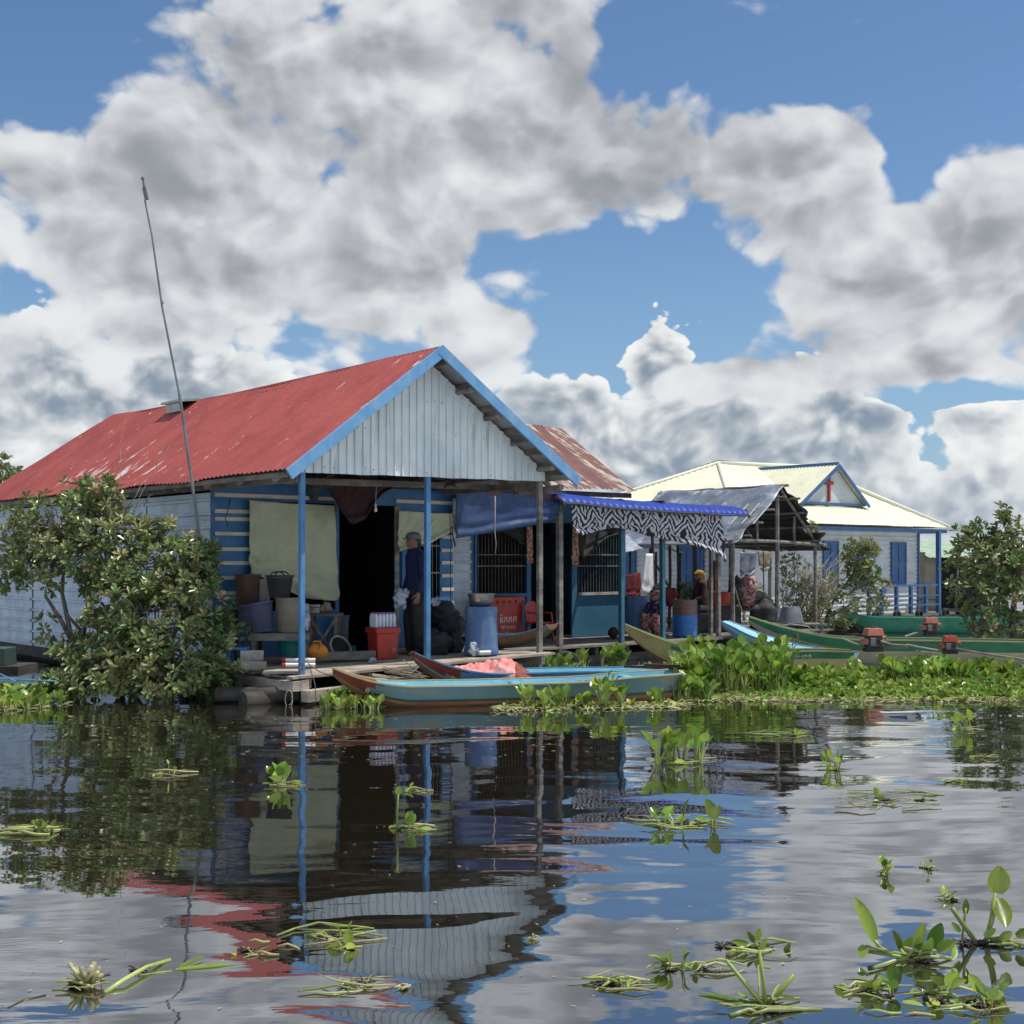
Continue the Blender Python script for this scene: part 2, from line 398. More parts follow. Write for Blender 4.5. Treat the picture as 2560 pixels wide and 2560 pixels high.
M['sack'] = mat('dark_sack', (.022,.023,.026), .75, 0, (.040,.037,.034), nscale=4, bump=.012, bscale=9)
M['bag_white'] = mat('thin_plastic_bag', (.55,.60,.66), .35, 0, (.10,.16,.26), nscale=7, nlo=.45, nhi=.6, bump=.01, bscale=12, trans=.2)
M['lilac'] = mat('lilac_cloth', (.46,.44,.55), .9, 0, (.16,.16,.24), nscale=10, nlo=.42, nhi=.58, bump=.01, bscale=14)
M['yellow_cloth'] = mat('yellow_cloth', (.45,.24,.03), .9, 0, (.3,.15,.02), nscale=14)
M['red_cloth'] = mat('red_cloth', (.16,.018,.018), .95, 0, (.10,.012,.016), nscale=5, bump=.01, bscale=9)
M['floral'] = mat('floral_print', (.30,.05,.035), .9, 0, (.48,.38,.28), nscale=26, nlo=.46, nhi=.54)
M['floral_pink'] = mat('pink_floral_print', (.50,.26,.22), .9, 0, (.16,.05,.06), nscale=18, nlo=.46, nhi=.56)
M['floral_navy'] = mat('navy_floral_print', (.02,.025,.075), .9, 0, (.22,.16,.20), nscale=22, nlo=.52, nhi=.6)
M['bark'] = mat('bark', (.10,.075,.055), .9, 0, (.20,.165,.135), nscale=7, bump=.012, bscale=24)
M['dead'] = mat('dead_twigs', (.30,.24,.17), .9, 0, (.16,.12,.085), nscale=3, island=.3)
def zebra():
    m = bpy.data.materials.new('zebra_print'); m.use_nodes = True
    t = m.node_tree; t.nodes.clear(); N = NT(t)
    at = N.add('ShaderNodeUVMap').outputs[0]
    s = N.sep(at)
    wob = N.noise(at, 3.0, 3, .6, dim='2D')
    x = N.m('ADD', s[0], N.m('MULTIPLY', wob, .22))
    tri = N.m('ABSOLUTE', N.m('SUBTRACT', N.m('FRACT', N.m('MULTIPLY', x, 2.3)), .5))
    p1 = N.m('ADD', N.m('MULTIPLY', s[0], 8.5), N.m('ADD', N.m('MULTIPLY', s[1], 3.2), N.m('MULTIPLY', wob, 3.)))
    p2 = N.m('MULTIPLY', N.m('ADD', s[1], N.m('MULTIPLY', tri, .50)), 8.8)
    lim = N.m('ADD', N.m('ADD', s[1], N.m('MULTIPLY', tri, .30)), N.m('MULTIPLY', s[0], .05))
    low = N.m('LESS_THAN', lim, .66)
    low = N.m('MULTIPLY', low, N.m('GREATER_THAN', lim, .40))
    ph = N.m('ADD', N.m('MULTIPLY', p2, low), N.m('MULTIPLY', p1, N.m('SUBTRACT', 1., low)))
    st = N.ramp(N.m('SINE', N.m('MULTIPLY', ph, 2*pi)), -.18, .06)
    b = N.add('ShaderNodeBsdfPrincipled'); N.put(b.inputs[0], N.mix(st, (.012,.012,.016), (.50,.49,.52))); b.inputs['Roughness'].default_value = .85
    o = N.add('ShaderNodeOutputMaterial'); t.links.new(b.outputs[0], o.inputs[0]); return m
M['zebra'] = zebra()
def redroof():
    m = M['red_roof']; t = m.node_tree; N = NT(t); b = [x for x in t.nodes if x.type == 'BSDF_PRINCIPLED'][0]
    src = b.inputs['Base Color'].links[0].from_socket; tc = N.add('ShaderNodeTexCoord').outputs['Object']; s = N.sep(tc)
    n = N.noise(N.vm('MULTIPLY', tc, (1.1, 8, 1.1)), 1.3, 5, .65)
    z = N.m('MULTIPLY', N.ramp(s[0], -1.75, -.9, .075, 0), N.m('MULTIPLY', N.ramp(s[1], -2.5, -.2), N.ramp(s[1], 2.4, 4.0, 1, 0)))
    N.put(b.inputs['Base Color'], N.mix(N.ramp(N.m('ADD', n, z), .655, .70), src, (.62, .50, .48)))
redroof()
def leafmat(name, a, b, c=None, trans=.3, rough=.35, isl=.3, spec=.5):
    return mat(name, a, rough, 0, b, dirt=(.16, .12, .04), dirt_amt=.55, dirt_scale=(17, 17, 17), nscale=1.3, nlo=.4, nhi=.62, island=isl, trans=trans, spec=spec)
M['leaf_bush'] = leafmat('bush_leaf', (.13,.21,.055), (.29,.31,.12), rough=.36, trans=.25, spec=.7, isl=.4)
M['leaf_dry'] = leafmat('dry_leaf', (.42,.37,.19), (.26,.25,.10), rough=.5, trans=.25)
M['hy'] = leafmat('hyacinth_leaf', (.18,.30,.038), (.33,.43,.085), rough=.30, trans=.35, isl=.5)
M['hy_dark'] = leafmat('hyacinth_leaf_dark', (.10,.20,.028), (.15,.26,.04), rough=.3, trans=.28)
M['stalk'] = leafmat('hyacinth_stalk', (.30,.38,.09), (.42,.46,.16), rough=.4, trans=.2)
M['stalk_dry'] = leafmat('dry_stalk', (.46,.42,.22), (.30,.26,.12), rough=.6, trans=.15)
M['root'] = mat('dark_roots', (.020,.018,.026), .8, 0, (.07,.045,.03), nscale=20, island=.3)
# ---------------------------------------------------------------- water
def water_mat():
    m = bpy.data.materials.new('dark_water'); m.use_nodes = True
    t = m.node_tree; t.nodes.clear(); N = NT(t)
    tc = N.add('ShaderNodeTexCoord').outputs['Object']
    w = N.vm('ADD', tc, N.vm('SCALE', N.vm('SUBTRACT', N.comb(N.noise(tc, .5, 2), N.noise(N.vm('ADD', tc, (9, 3, 0)), .5, 2), 0.), (.5, .5, 0)), .8))
    a = N.m('MULTIPLY', N.noise(N.vm('MULTIPLY', w, (.40, 1.25, 1)), 1.0, 2, .35, dim='2D'), .0200)
    b = N.m('MULTIPLY', N.noise(N.vm('MULTIPLY', w, (.45, 1.4, 1)), 3.2, 2, .5, dim='2D'), .0009)
    patch = N.ramp(N.noise(N.vm('MULTIPLY', tc, (.35, .7, 1)), .9, 2, .5, dim='2D'), .42, .62, .25, 1)
    shore = N.ramp(N.sep(tc)[1], 8, 14, .5, 1.5)
    c = N.m('MULTIPLY', N.noise(N.vm('MULTIPLY', w, (.5, 1.5, 1)), 12, 2, .5, dim='2D'), .00055)
    c = N.m('MULTIPLY', c, N.m('MULTIPLY', patch, shore))
    h = N.m('ADD', N.m('ADD', a, b), c)
    bn = N.add('ShaderNodeBump'); bn.inputs['Distance'].default_value = 1.0; N.put(bn.inputs['Height'], h)
    lw = N.add('ShaderNodeFresnel'); lw.inputs[0].default_value = 1.42; N.put(lw.inputs['Normal'], bn.outputs[0])
    df = N.add('ShaderNodeBsdfDiffuse'); df.inputs[0].default_value = (.016, .013, .008, 1)
    gl = N.add('ShaderNodeBsdfGlossy'); gl.inputs['Roughness'].default_value = .012; gl.inputs[0].default_value = (.92, .94, .97, 1)
    N.put(gl.inputs['Normal'], bn.outputs[0])
    mx = N.add('ShaderNodeMixShader'); N.put(mx.inputs[0], N.m('ADD', N.m('MULTIPLY', lw.outputs[0], .62), .38, clamp=True))
    t.links.new(df.outputs[0], mx.inputs[1]); t.links.new(gl.outputs[0], mx.inputs[2])
    o = N.add('ShaderNodeOutputMaterial'); t.links.new(mx.outputs[0], o.inputs[0]); return m
mb = MB(); mb.add([(-900, -900, 0), (900, -900, 0), (900, 900, 0), (-900, 900, 0)], [(0, 1, 2, 3)])
tag(link('water', mb, water_mat(), origin=Vector((0, 0, 0))), 'dark calm water with gentle ripples', 'water', kind='structure')

# ---------------------------------------------------------------- corrugated sheets
def wave(x, pitch, h, kind):
    if kind == 'sin': return h*.5*(1+cos(2*pi*x/pitch))
    f = (x/pitch) % 1                         # trapezoid rib
    return h*max(0., min(1., (.13-abs(f-.5))/.05))
def corr(mb, fn, L, pitch, h, kind, nv, per=6, thick=0, sheet=0, rag=0):
    """fn(x, b, d): x metres across ribs, b 0..1 along the ribs, d height off the surface"""
    if kind == 'sin': xs = [i*pitch/per for i in range(int(L/pitch*per)+1)]
    else:
        xs = [0.]; k = 0
        while k*pitch < L:
            for q in (.32, .37, .42, .58, .63, .68): 
                if (k+q)*pitch < L: xs.append((k+q)*pitch)
            k += 1
    if xs[-1] < L: xs.append(L)
    rs = {}
    def off(x):
        if not sheet: return 0, 0
        k = int(x/sheet)
        if k not in rs: rs[k] = (R(0, .006)+(.006 if k % 2 else 0), R(-rag, rag))
        return rs[k]
    vs = []
    for j in range(nv+1):
        for x in xs:
            b = j/nv; o, r = off(x)
            vs.append(fn(x, b+(r if j == nv else 0), wave(x, pitch, h, kind)+o))
    w = len(xs)
    mb.add(vs, [(j*w+i, j*w+i+1, (j+1)*w+i+1, (j+1)*w+i) for j in range(nv) for i in range(w-1)])

# ================================================================ MAIN HOUSE
RZ, EZ_L, EZ_R = 4.255, 2.66, 2.76
TA, TL, TR = 1.765, -.345, 4.0
SB = 9.53                                    # back end of the ridge
house = thing('floating_house', 'large floating house with red corrugated roof, pale tin gable and blue striped front', 'house', W(1.8, 4.5, 0), TH)
def deckz(t): return .327+.023*t
def roof_pt(t0, z0, t1, z1, s0, s1a, s1b):
    def fn(x, b, d):
        t = t0+(t1-t0)*b; z = z0+(z1-z0)*b
        s = s0+x*((s1a+(s1b-s1a)*b)-s0)/(SB+.35)
        sag = -.05*sin(pi*min(1, max(0, (s-s0)/9.9)))*(1-.4*b)+.03*noise.noise(Vector((s*.7, b*2, 5)))
        n = Vector((-(z1-z0), 0, (t1-t0))).normalized()
        if n.z < 0: n = -n
        q = Vector((t, s, z+sag))+n*d
        return MH @ q
    return fn
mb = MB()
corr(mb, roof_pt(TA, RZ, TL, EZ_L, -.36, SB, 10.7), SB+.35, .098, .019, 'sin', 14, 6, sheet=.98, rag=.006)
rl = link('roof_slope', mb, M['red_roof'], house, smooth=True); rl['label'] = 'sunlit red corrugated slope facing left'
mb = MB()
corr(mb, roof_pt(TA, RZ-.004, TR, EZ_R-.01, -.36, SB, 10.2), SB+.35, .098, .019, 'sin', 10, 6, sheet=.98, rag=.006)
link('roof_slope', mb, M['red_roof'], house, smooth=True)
for t0, z0 in ((TL+.03, EZ_L), (TR-.03, EZ_R)):        # bare grey underside of the sheets
    mb = MB(); mb.grid(lambda a, b: W(TA+(t0-TA)*b, -.34+a*10.0, RZ+(z0-RZ)*b-.035-.05*sin(pi*a)), 12, 8); link('roof_lining', mb, M['lining'], house)
mb = MB(MH)                                   # under-roof boards, rafters, purlins
for t0, z0, nm in ((TL, EZ_L, -1), (TR, EZ_R, 1)):
    for k in range(6):
        f = .06+k*.17
        t = TA+(t0-TA)*f; z = RZ+(z0-RZ)*f-.075
        mb.bar((t, -.33, z), (t, 9.4, z-.02), .05, .07)
    for k in range(12):
        s = .1+k*.85
        mb.bar((TA, s, RZ-.13), (t0-nm*.05, s, z0-.10), .045, .06)
link('rafter', mb, M['wood'], house)
mb = MB(MH); n = Vector((.0, 0, 0))
mb.bar((TL-.02, -.375, EZ_L-.055), (TA+.02, -.375, RZ-.045), .035, .135, up=(0, 0, 1))
fa = link('fascia', mb, M['fascia_blue'], house, bevel=.004)
mb = MB(MH); mb.bar((TA-.03, -.380, RZ-.03), (TR+.06, -.380, EZ_R-.075), .035, .135)
link('fascia', mb, M['fascia_blue'], house, bevel=.004)
# gable sheet with narrow ribs
def gz(t):
    return (RZ-.11)-(TA-t)*(RZ-EZ_L)/(TA-TL) if t < TA else (RZ-.11)-(t-TA)*(RZ-EZ_R)/(TR-TA)
def gbot(t): return 2.66+.012*t+.012*noise.noise(Vector((t*3, 0, 2)))
mb = MB()
corr(mb, lambda x, b, d: W(x-.01, -.045-d, gbot(x)+(max(gz(x-.01), gbot(x)+.02)-gbot(x))*b), 3.76, .1135, .02, 'trap', 6)
mb.T = MH; mb.k = 1
for z in (2.74, 3.22, 3.62):
    for k in range(33):
        t = .06+k*.1135+R(-.02, .02)
        if gz(t) > z+.06: mb.ball((t, -.055, z+R(-.012, .012)), .008, .008, .008, 6, 4)
link('gable_panel', mb, [M['gable'], M['metal_grey']], house)
mb = MB(MH)                                   # purlin ends poking out under the right fascia
for f in (.22, .42, .62, .83):
    t = TA+(TR-TA)*f; z = RZ+(EZ_R-RZ)*f-.15
    mb.tube([(t, -.34, z), (t+.01, .3, z)], .038, 8)
mb.tube([(3.82, -.3, 2.62), (3.78, .5, 2.58)], .04, 8)
link('purlin', mb, M['bamboo'], house)
mb = MB(MH); mb.bar((-.05, .03, 2.725), (3.75, .03, 2.765), .06, .10); mb.bar((-.30, -.2, 2.615), (-.30, 9.6, 2.595), .04, .055)
mb.bar((-.02, 0, 2.6), (-.02, 9.6, 2.58), .06, .09); mb.bar((3.72, 0, 2.66), (3.72, 9.6, 2.62), .06, .09)
mb.bar((0, 1.1, 2.63), (3.7, 1.1, 2.68), .05, .08)
link('beam', mb, M['wood'], house)
mb = MB(MH); mb.tube([(TA, -.34, RZ-.02), (TA, 5, RZ-.065), (TA, 9.5, RZ-.02)], .034, 6); link('ridge_cap_and_seal', mb, M['red_roof'], house)  # hidden tube added under the ridge to block sun leaking through the seam
# porch posts
for u, t, m, w, zb, lab in ((750, .02, 'blue_paint', .066, .10, 'bright blue porch post'), (1068, TZ(1068, 1500, 0)[0], 'blue_paint', .070, .3, 'grey blue porch post'), (1349, 3.69, 'bamboo', .072, .02, 'bare grey wooden porch post')):
    mb = MB(MH); mb.bar((t, 0, zb), (t+.004, 0, 2.70), w, w*.8, up=(0, 1, 0))
    o = link('post', mb, M[m], house, bevel=.006); o['label'] = lab
# side wall (left) with horizontal ribs, sheets of ~2 m
def wallsheet(t, s0, s1, z0, z1, side, pitch=.178, h=.034):
    mb = MB()
    corr(mb, lambda x, b, d: W(t-d*side+.01*noise.noise(Vector((b*2, s0, z0)))-.012*(s0 > 7.6), s0+(s1-s0)*b, z0+x), z1-z0, pitch, h, 'trap', 8)
    return mb
for k, (a, b) in enumerate(((2.15, 4.2), (4.15, 6.3), (6.25, 8.62), (8.58, 10.6))):
    o = link('side_wall', wallsheet(0-.006*(k % 2), a, b, .20, 2.52, 1), M['side_sheet'], house)
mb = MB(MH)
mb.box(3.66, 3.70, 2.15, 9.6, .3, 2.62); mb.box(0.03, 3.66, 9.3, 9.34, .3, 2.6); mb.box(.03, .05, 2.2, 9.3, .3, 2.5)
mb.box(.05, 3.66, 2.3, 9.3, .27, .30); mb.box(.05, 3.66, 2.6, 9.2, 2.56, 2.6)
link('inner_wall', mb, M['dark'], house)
mb = MB(MH); mb.box(-.03, .03, 2.1, 10.5, .05, .22); mb.box(.1, 3.6, 2.3, 10.4, -.1, .2); link('base_beam', mb, M['wood_dark'], house)
# front wall with openings
S1 = 2.15
def zz(v, u=850, s=S1): return TZ(u, v, s)[1]
def tt(u, s=S1): return TZ(u, 1400, s)[0]
tc1a, tc1b = tt(617), tt(846); td1 = tt(987); tw2a, tw2b = tt(1004), tt(1098); tend = tt(1130)
ztop = 2.665; zdoor = zz(1262, 900); zb = .34
mb = MB(MH)
y0, y1 = S1-.02, S1+.02
mb.box(0, tend, y0, y1, zdoor, ztop)
mb.box(0, tc1a+.05, y0, y1, zb, zdoor)
mb.box(tc1a+.05, tc1b, y0, y1, zb, zz(1512, 730)-.08)
mb.box(tc1b-.06, tc1b, y0, y1, zz(1512, 730)-.08, zdoor)
mb.box(td1, tw2a, y0, y1, zb, zdoor); mb.box(tw2a, tw2b, y0, y1, zb, zz(1495, 1050)); mb.box(tw2b, tend, y0, y1, zb, zdoor)
mb.box(tw2a, tw2b, y0, y1, zz(1300, 1050), zdoor)
fw = link('front_wall', mb, M['wall_blue'], house)
mb = MB(MH)
for z in (2.49, 2.28, 2.18, 1.99, 1.79, 1.61, 1.42, 1.22, 1.02, .82, .62):
    h = .024; mb = MB(MH)
    mb.box(.005, tc1a+.06 if z < 2.4 else tc1b, y0-.022, y0-.002, z-h, z+h, .002)
    link('batten', mb, M['batten'], fw); mb = MB(MH)
    if z > 2.4: mb.box(td1, tend, y0-.022, y0-.002, z-h, z+h)
    elif not z == 2.18: mb.box(tw2b+.02, tend+.01, y0-.022, y0-.002, z-h, z+h, .002)
    if mb.v: link('batten', mb, M['batten'], fw)
mb = MB(MH)
mb.box(td1-.03, td1+.04, y0-.03, y0-.004, zb, zdoor); 
link('door_frame', mb, M['bamboo'], house)
mb = MB(MH)
mb.box(tw2a-.03, tw2a+.05, y0-.035, y0-.004, zz(1500, 1050), 2.2); link('window_frame', mb, M['wall_blue'], house)
mb = MB(MH)
for v in (1364, 1432): mb.bar((tw2a, S1, zz(v, 1050)), (tw2b, S1, zz(v, 1050)), .012, .02)
for k in range(9): mb.bar((tw2a+.04+k*(tw2b-tw2a)/9, S1+.02, zz(1495, 1050)), (tw2a+.04+k*(tw2b-tw2a)/9, S1+.02, zz(1300, 1050)), .008, .008)
link('window_bars', mb, M['bamboo'], house)
# small wall under the eaves between the porch and the side wall
mb = MB(MH); mb.box(-.02, .06, S1-.03, S1+.05, .3, 2.62); link('corner_post', mb, M['wall_blue'], house)
# porch deck: planks along the gable, resting on bearers and floats
mb = MB(MH)
s = -.17; k = 0
while s < 2.14:
    w = R(.12, .155)
    z = -.012*(k > 0)+R(-.003, .003)
    t0 = -.12 + R(-.08, .05); t1 = 3.82+R(-.06, .07)
    sp = R(1, 2.6)
    for a, b in ((t0, sp), (sp+.006, t1)):
        za, zc = deckz(a)+z, deckz(b)+z
        mb.add([(a, s, za-.03), (b, s, zc-.03), (b, s+w, zc-.03), (a, s+w, za-.03), (a, s, za), (b, s, zc), (b, s+w, zc), (a, s+w, za)],
               [(0,3,2,1),(4,5,6,7),(0,1,5,4),(1,2,6,5),(2,3,7,6),(3,0,4,7)])
    s += w+.006; k += 1
link('deck_plank', mb, M['wood_pale'], house)
mb = MB(MH)
for t in (.05, .9, 1.9, 2.9, 3.65): mb.box(t-.03, t+.03, -.12, 2.3, deckz(t)-.15, deckz(t)-.045)
mb.box(-.22, .0, -.2, 2.2, .15, .27, .01); mb.bar((-.1, -.26, .10), (.75, -.20, .12), .13, .13)
for t in (.55, 1.5, 2.4): mb.box(t-.035, t+.035, -.14, -.08, .0, deckz(t)-.04)
link('bearer', mb, M['wood_pale'], house)
mb = MB(MH)
for s in (.25, 1.0, 1.8):
    mb.tube([(-.6, s, .04), (4.2, s, .06)], .11, 10, jit=.05)
mb.tube([(.0, -.05, .06), (1.2, .1, .05)], .085, 10, jit=.04); mb.tube([(-.75, .6, .10), (.0, .0, .10)], .09, 10, jit=.04)
link('float_log', mb, M['wood_dark'], house, smooth=50)
# solar panel on the roof ridge
c = W(TA-.14, 6.35, RZ-.155)
sp = thing('solar_panel', 'small tilted solar panel propped on the ridge of the red roof', 'solar panel', c, TH)
mb = MB(Matrix.Translation(c) @ Matrix.Rotation(TH, 4, 'Z') @ Matrix.Rotation(-.12, 4, 'Y'))
mb.box(-.22, .22, -.3, .3, .10, .125); link('panel', mb, M['grey_plastic'], sp)
mb = MB(Matrix.Translation(c) @ Matrix.Rotation(TH, 4, 'Z') @ Matrix.Rotation(-.12, 4, 'Y'))
for a, b in ((-.24, -.22), (.22, .24)): mb.box(a, b, -.32, .32, .092, .132)
mb.box(-.22, .22, -.32, -.30, .092, .132); mb.box(-.22, .22, .30, .32, .092, .132); mb.box(-.19, -.16, -.25, .25, -.05, .092); mb.box(.16, .19, -.25, .25, -.02, .092)
link('panel_frame', mb, M['steel'], sp)
# antenna mast leaning in front of the side wall
mast = thing('antenna_mast', 'tall thin leaning metal antenna mast rising over the red roof', 'antenna', P(515, 1660, 16.0), 0)
pp = [(500, 1400), (495, 1315), (486, 1250), (478, 1190), (472, 1150), (460, 1060), (448, 985), (405, 765), (380, 590), (362, 500)]
pts = [P(u, v, 15.98) for u, v in pp]
mb = MB(); mb.tube([P(515, 1660, 16.0)]+pts[:7], .020, 8); link('lower_pole', mb, M['metal_grey'], mast, smooth=60)
mb = MB(); mb.tube(pts[6:], [.014, .013, .012, .011], 8); mb.tube([P(406, 760, 15.98), P(404, 752, 15.98)], .02, 8); link('upper_pole', mb, M['metal_grey'], mast, smooth=60)
mb = MB(); mb.bar(P(367, 498, 15.97), P(361, 470, 15.97), .055, .045); mb.tube([P(361, 470, 15.98), P(357, 444, 15.98)], [.016, .012], 8); mb.ball(P(357, 446, 15.98), .024, .024, .03, 8, 6)
link('receiver', mb, M['wood'], mast)
# ================================================================ MIDDLE HOUSE
M['teal_wall'] = mat('teal_board', (.025,.115,.20), .6, 0, (.035,.14,.22), nscale=2.5, dirt=(.10,.13,.13), dirt_amt=.4, dirt_scale=(2,2,8), bump=.002)
M['teal_post'] = mat('teal_post', (.028,.11,.16), .55, 0, (.04,.15,.21), nscale=6, dirt=(.16,.16,.14), dirt_amt=.4, dirt_scale=(9,9,3))
M['brown_paint'] = mat('brown_fascia', (.12,.045,.035), .7, 0, (.075,.035,.03), nscale=6)
S2, S3 = 2.0, 3.6
mid = thing('porch_house', 'middle floating house with rusty roof, blue tile awning and shaded open porch', 'house', W(7, 4, 0), TH)
def t2(u, s=S2): return TZ(u, 1400, s)[0]
def z2(u, v, s=S2): return TZ(u, v, s)[1]
# rusty roof facing the porch; its right end is cut at a slant
te0, te1 = t2(1128, 2.3), t2(1592, 2.3); zr0 = 2.80; SR = 5.2; zr1 = z2(1405, 1072, SR); trr = t2(1406, SR); trl = t2(1150, SR)
def mroof(x, b, d):
    L = te1-te0; a = x/L
    t = (te0+a*L)*(1-b)+(trl-1.2+a*(trr-trl+1.2))*b
    s = 2.3+(SR-2.3)*b
    return W(t, s, zr0+(zr1-zr0)*b+d+.02*noise.noise(Vector((t, b*3, 1)))-.02*sin(pi*b))
mb = MB(); corr(mb, mroof, te1-te0, .10, .016, 'sin', 8, 6, sheet=.9, rag=.01); 
rp = [k for k in range(len(mb.f))]
xs = 0
for i, f in enumerate(mb.f):
    c = sum((mb.v[q] for q in f), Vector())/4; l = MH.inverted() @ c
    b = (l.y-2.3)/(SR-2.3); a = ((l.x-te0*(1-b)-(trl-1.2)*b)/((te1-te0)*(1-b)+(trr-trl+1.2)*b))*(te1-te0)
    mb.mi[i] = 1 if (a % 1.05) > .72 or a > te1-te0-.55 or (b < .10 and a < 3.0) else 0
link('roof_slope', mb, [M['rust'], M['rust2']], mid, smooth=True)
mb = MB(); corr(mb, lambda x, b, d: W((trl-1.2)+x, SR+b*2.6, zr1-b*1.15+d-.01), trr-trl+1.2, .10, .016, 'sin', 4, 6)
link('roof_slope', mb, M['rust'], mid, smooth=True)
mb = MB(MH); mb.bar((te0, 2.4, 2.72), (te1-.05, 2.4, 2.74), .05, .08); mb.bar((te0, 3.7, 2.75), (te1-.2, 3.7, 2.75), .05, .08)
for k in range(5): t = te0+.3+k*1.0; mb.bar((t, 2.0, 2.62), (t, 5.6, 2.66), .05, .07)
mb.bar((te0, 2.02, 2.60), (t2(1868), 2.02, 2.52), .05, .07)
link('roof_beam', mb, M['wood_dark'], mid)
mb = MB(MH); mb.bar((t2(1132), 1.97, z2(1132, 1226)), (t2(1400), 1.97, z2(1400, 1243)), .03, .085); mb.bar((t2(1132), 1.93, z2(1132, 1217)), (t2(1400), 1.93, z2(1400, 1232)), .10, .02)
link('fascia', mb, M['brown_paint'], mid)
# walls on the plane S3
Z0 = .30
ta, tb = t2(1110, S3), t2(1174, S3)
mb = MB(); corr(mb, lambda x, b, d: W(ta+(tb-ta)*b, S3-.04-d, Z0+.1+x), 2.3, .163, .02, 'trap', 3)
link('tin_wall', mb, M['side_sheet'], mid)
w1a, w1b, d1, w2a, w2b = t2(1189, S3), t2(1313, S3), t2(1326, S3), t2(1441, S3), t2(1549, S3)
d2 = t2(1428, S3); wend = t2(1562, S3)
zs1, zs2, zt = z2(1250, 1484, S3), z2(1490, 1483, S3), z2(1400, 1325, S3)
mb = MB(MH); y0, y1 = S3-.02, S3+.02
mb.box(tb-.02, w1a, y0, y1, Z0, 2.7); mb.box(w1a, w1b, y0, y1, Z0, zs1); mb.box(w1a, w1b, y0, y1, zt+.02, 2.7)
mb.box(w1b, d1, y0, y1, Z0, 2.7); mb.box(d1, d2, y0, y1, zt+.12, 2.7)
mb.box(d2, w2a, y0, y1, Z0, 2.7); mb.box(w2a, w2b, y0, y1, Z0, zs2); mb.box(w2a, w2b, y0, y1, zt-.02, 2.7); mb.box(w2b, wend, y0, y1, Z0, 2.7)
mb.box(wend-.03, wend, y1, 5.6, Z0, 2.7)
fw2 = link('front_wall', mb, M['teal_wall'], mid)
mb = MB(MH)
mb.box(tb-.03, tb+.04, y0-.02, y0-.003, Z0, 2.5); mb.box(w1a-.05, w1a, y0-.025, y0-.003, zs1-.06, zt); mb.box(w1b, w1b+.05, y0-.025, y0-.003, Z0, zt); mb.box(w1a, w1b, y0-.025, y0-.003, zs1-.06, zs1)
link('window_frame', mb, M['wall_blue'], mid)
mb = MB(MH); mb.box(w2a, w2b, y0-.05, y0-.003, zs2-.03, zs2+.02); link('window_sill', mb, M['foam'], mid)
for wa, wb, zl, uc in ((w1a, w1b, zs1, 1250), (w2a, w2b, zs2, 1490)):
    mb = MB(MH)
    for v in (1387, 1415): mb.bar((wa, S3-.005, z2(uc, v, S3)), (wb, S3-.005, z2(uc, v, S3)), .012, .018)
    n = int((wb-wa)/.07)
    for k in range(1, n): mb.bar((wa+k*(wb-wa)/n, S3+.012, zl), (wa+k*(wb-wa)/n, S3+.012, zt), .006, .006)
    link('window_bars', mb, M['bamboo'], mid)
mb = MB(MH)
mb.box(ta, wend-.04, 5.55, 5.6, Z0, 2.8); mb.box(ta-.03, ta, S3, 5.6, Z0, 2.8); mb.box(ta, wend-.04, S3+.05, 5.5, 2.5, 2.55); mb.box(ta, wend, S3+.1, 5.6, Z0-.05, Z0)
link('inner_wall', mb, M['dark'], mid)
mb = MB(MH)
s = 1.9
while s < 5.8:
    mb.box(ta-.3+R(-.05, .05), t2(1800, 2)+R(-.05, .08), s, s+.14, Z0-.04+R(-.003, .003), Z0-.01); s += .147
link('deck_plank', mb, M['wood'], mid)
mb = MB(MH)
for k in range(10): mb.box(3.8+k*.7, 3.88+k*.7, 1.95, 5.7, Z0-.17, Z0-.05)
mb.box(3.8, 10.3, 2.0, 2.07, Z0-.32, Z0-.18); 
for s in (2.3, 3.4, 4.6): mb.tube([(3.7, s, .02), (10.3, s, .03)], .12, 10)
link('bearer', mb, M['wood_dark'], mid)
for u, m, w, vt, vb, lab in ((1399, 'bamboo', .085, 1240, 1655, 'bare grey wooden post'), (1553.5, 'teal_post', .075, 1262, 1700, 'teal painted post'), (1657, 'teal_post', .075, 1270, 1600, 'teal painted post'),
        (1777, 'bamboo', .06, 1268, 1590, 'bare grey wooden post'), (1796, 'bamboo', .07, 1268, 1590, 'bare grey wooden post')):
    s = S2+(0 if u != 1777 else .25)
    mb = MB(MH); t = t2(u, s); mb.bar((t, s, max(-.1, z2(u, vb, s))), (t+R(-.02, .02), s, z2(u, vt, s)), w, w, up=(0, 1, 0))
    o = link('post', mb, M[m], mid, bevel=.005); o['label'] = lab
for u, s, r in ((1630, 4.6, .03), (1673, 4.4, .03), (1693, 4.7, .028), (1735, 5.5, .03)):
    mb = MB(MH); t = t2(u, s); mb.tube([(t, s, Z0), (t+.03, s, 1.4), (t, s, 2.5)], r, 7, jit=.1)
    link('post', mb, M['wood_dark'], mid)
mb = MB(MH); mb.tube([(t2(1632, 4.55), 4.55, z2(1632, 1397, 4.55)), (t2(1674, 4.4), 4.4, z2(1674, 1470, 4.4))], .022, 7); link('brace', mb, M['wood_dark'], mid)
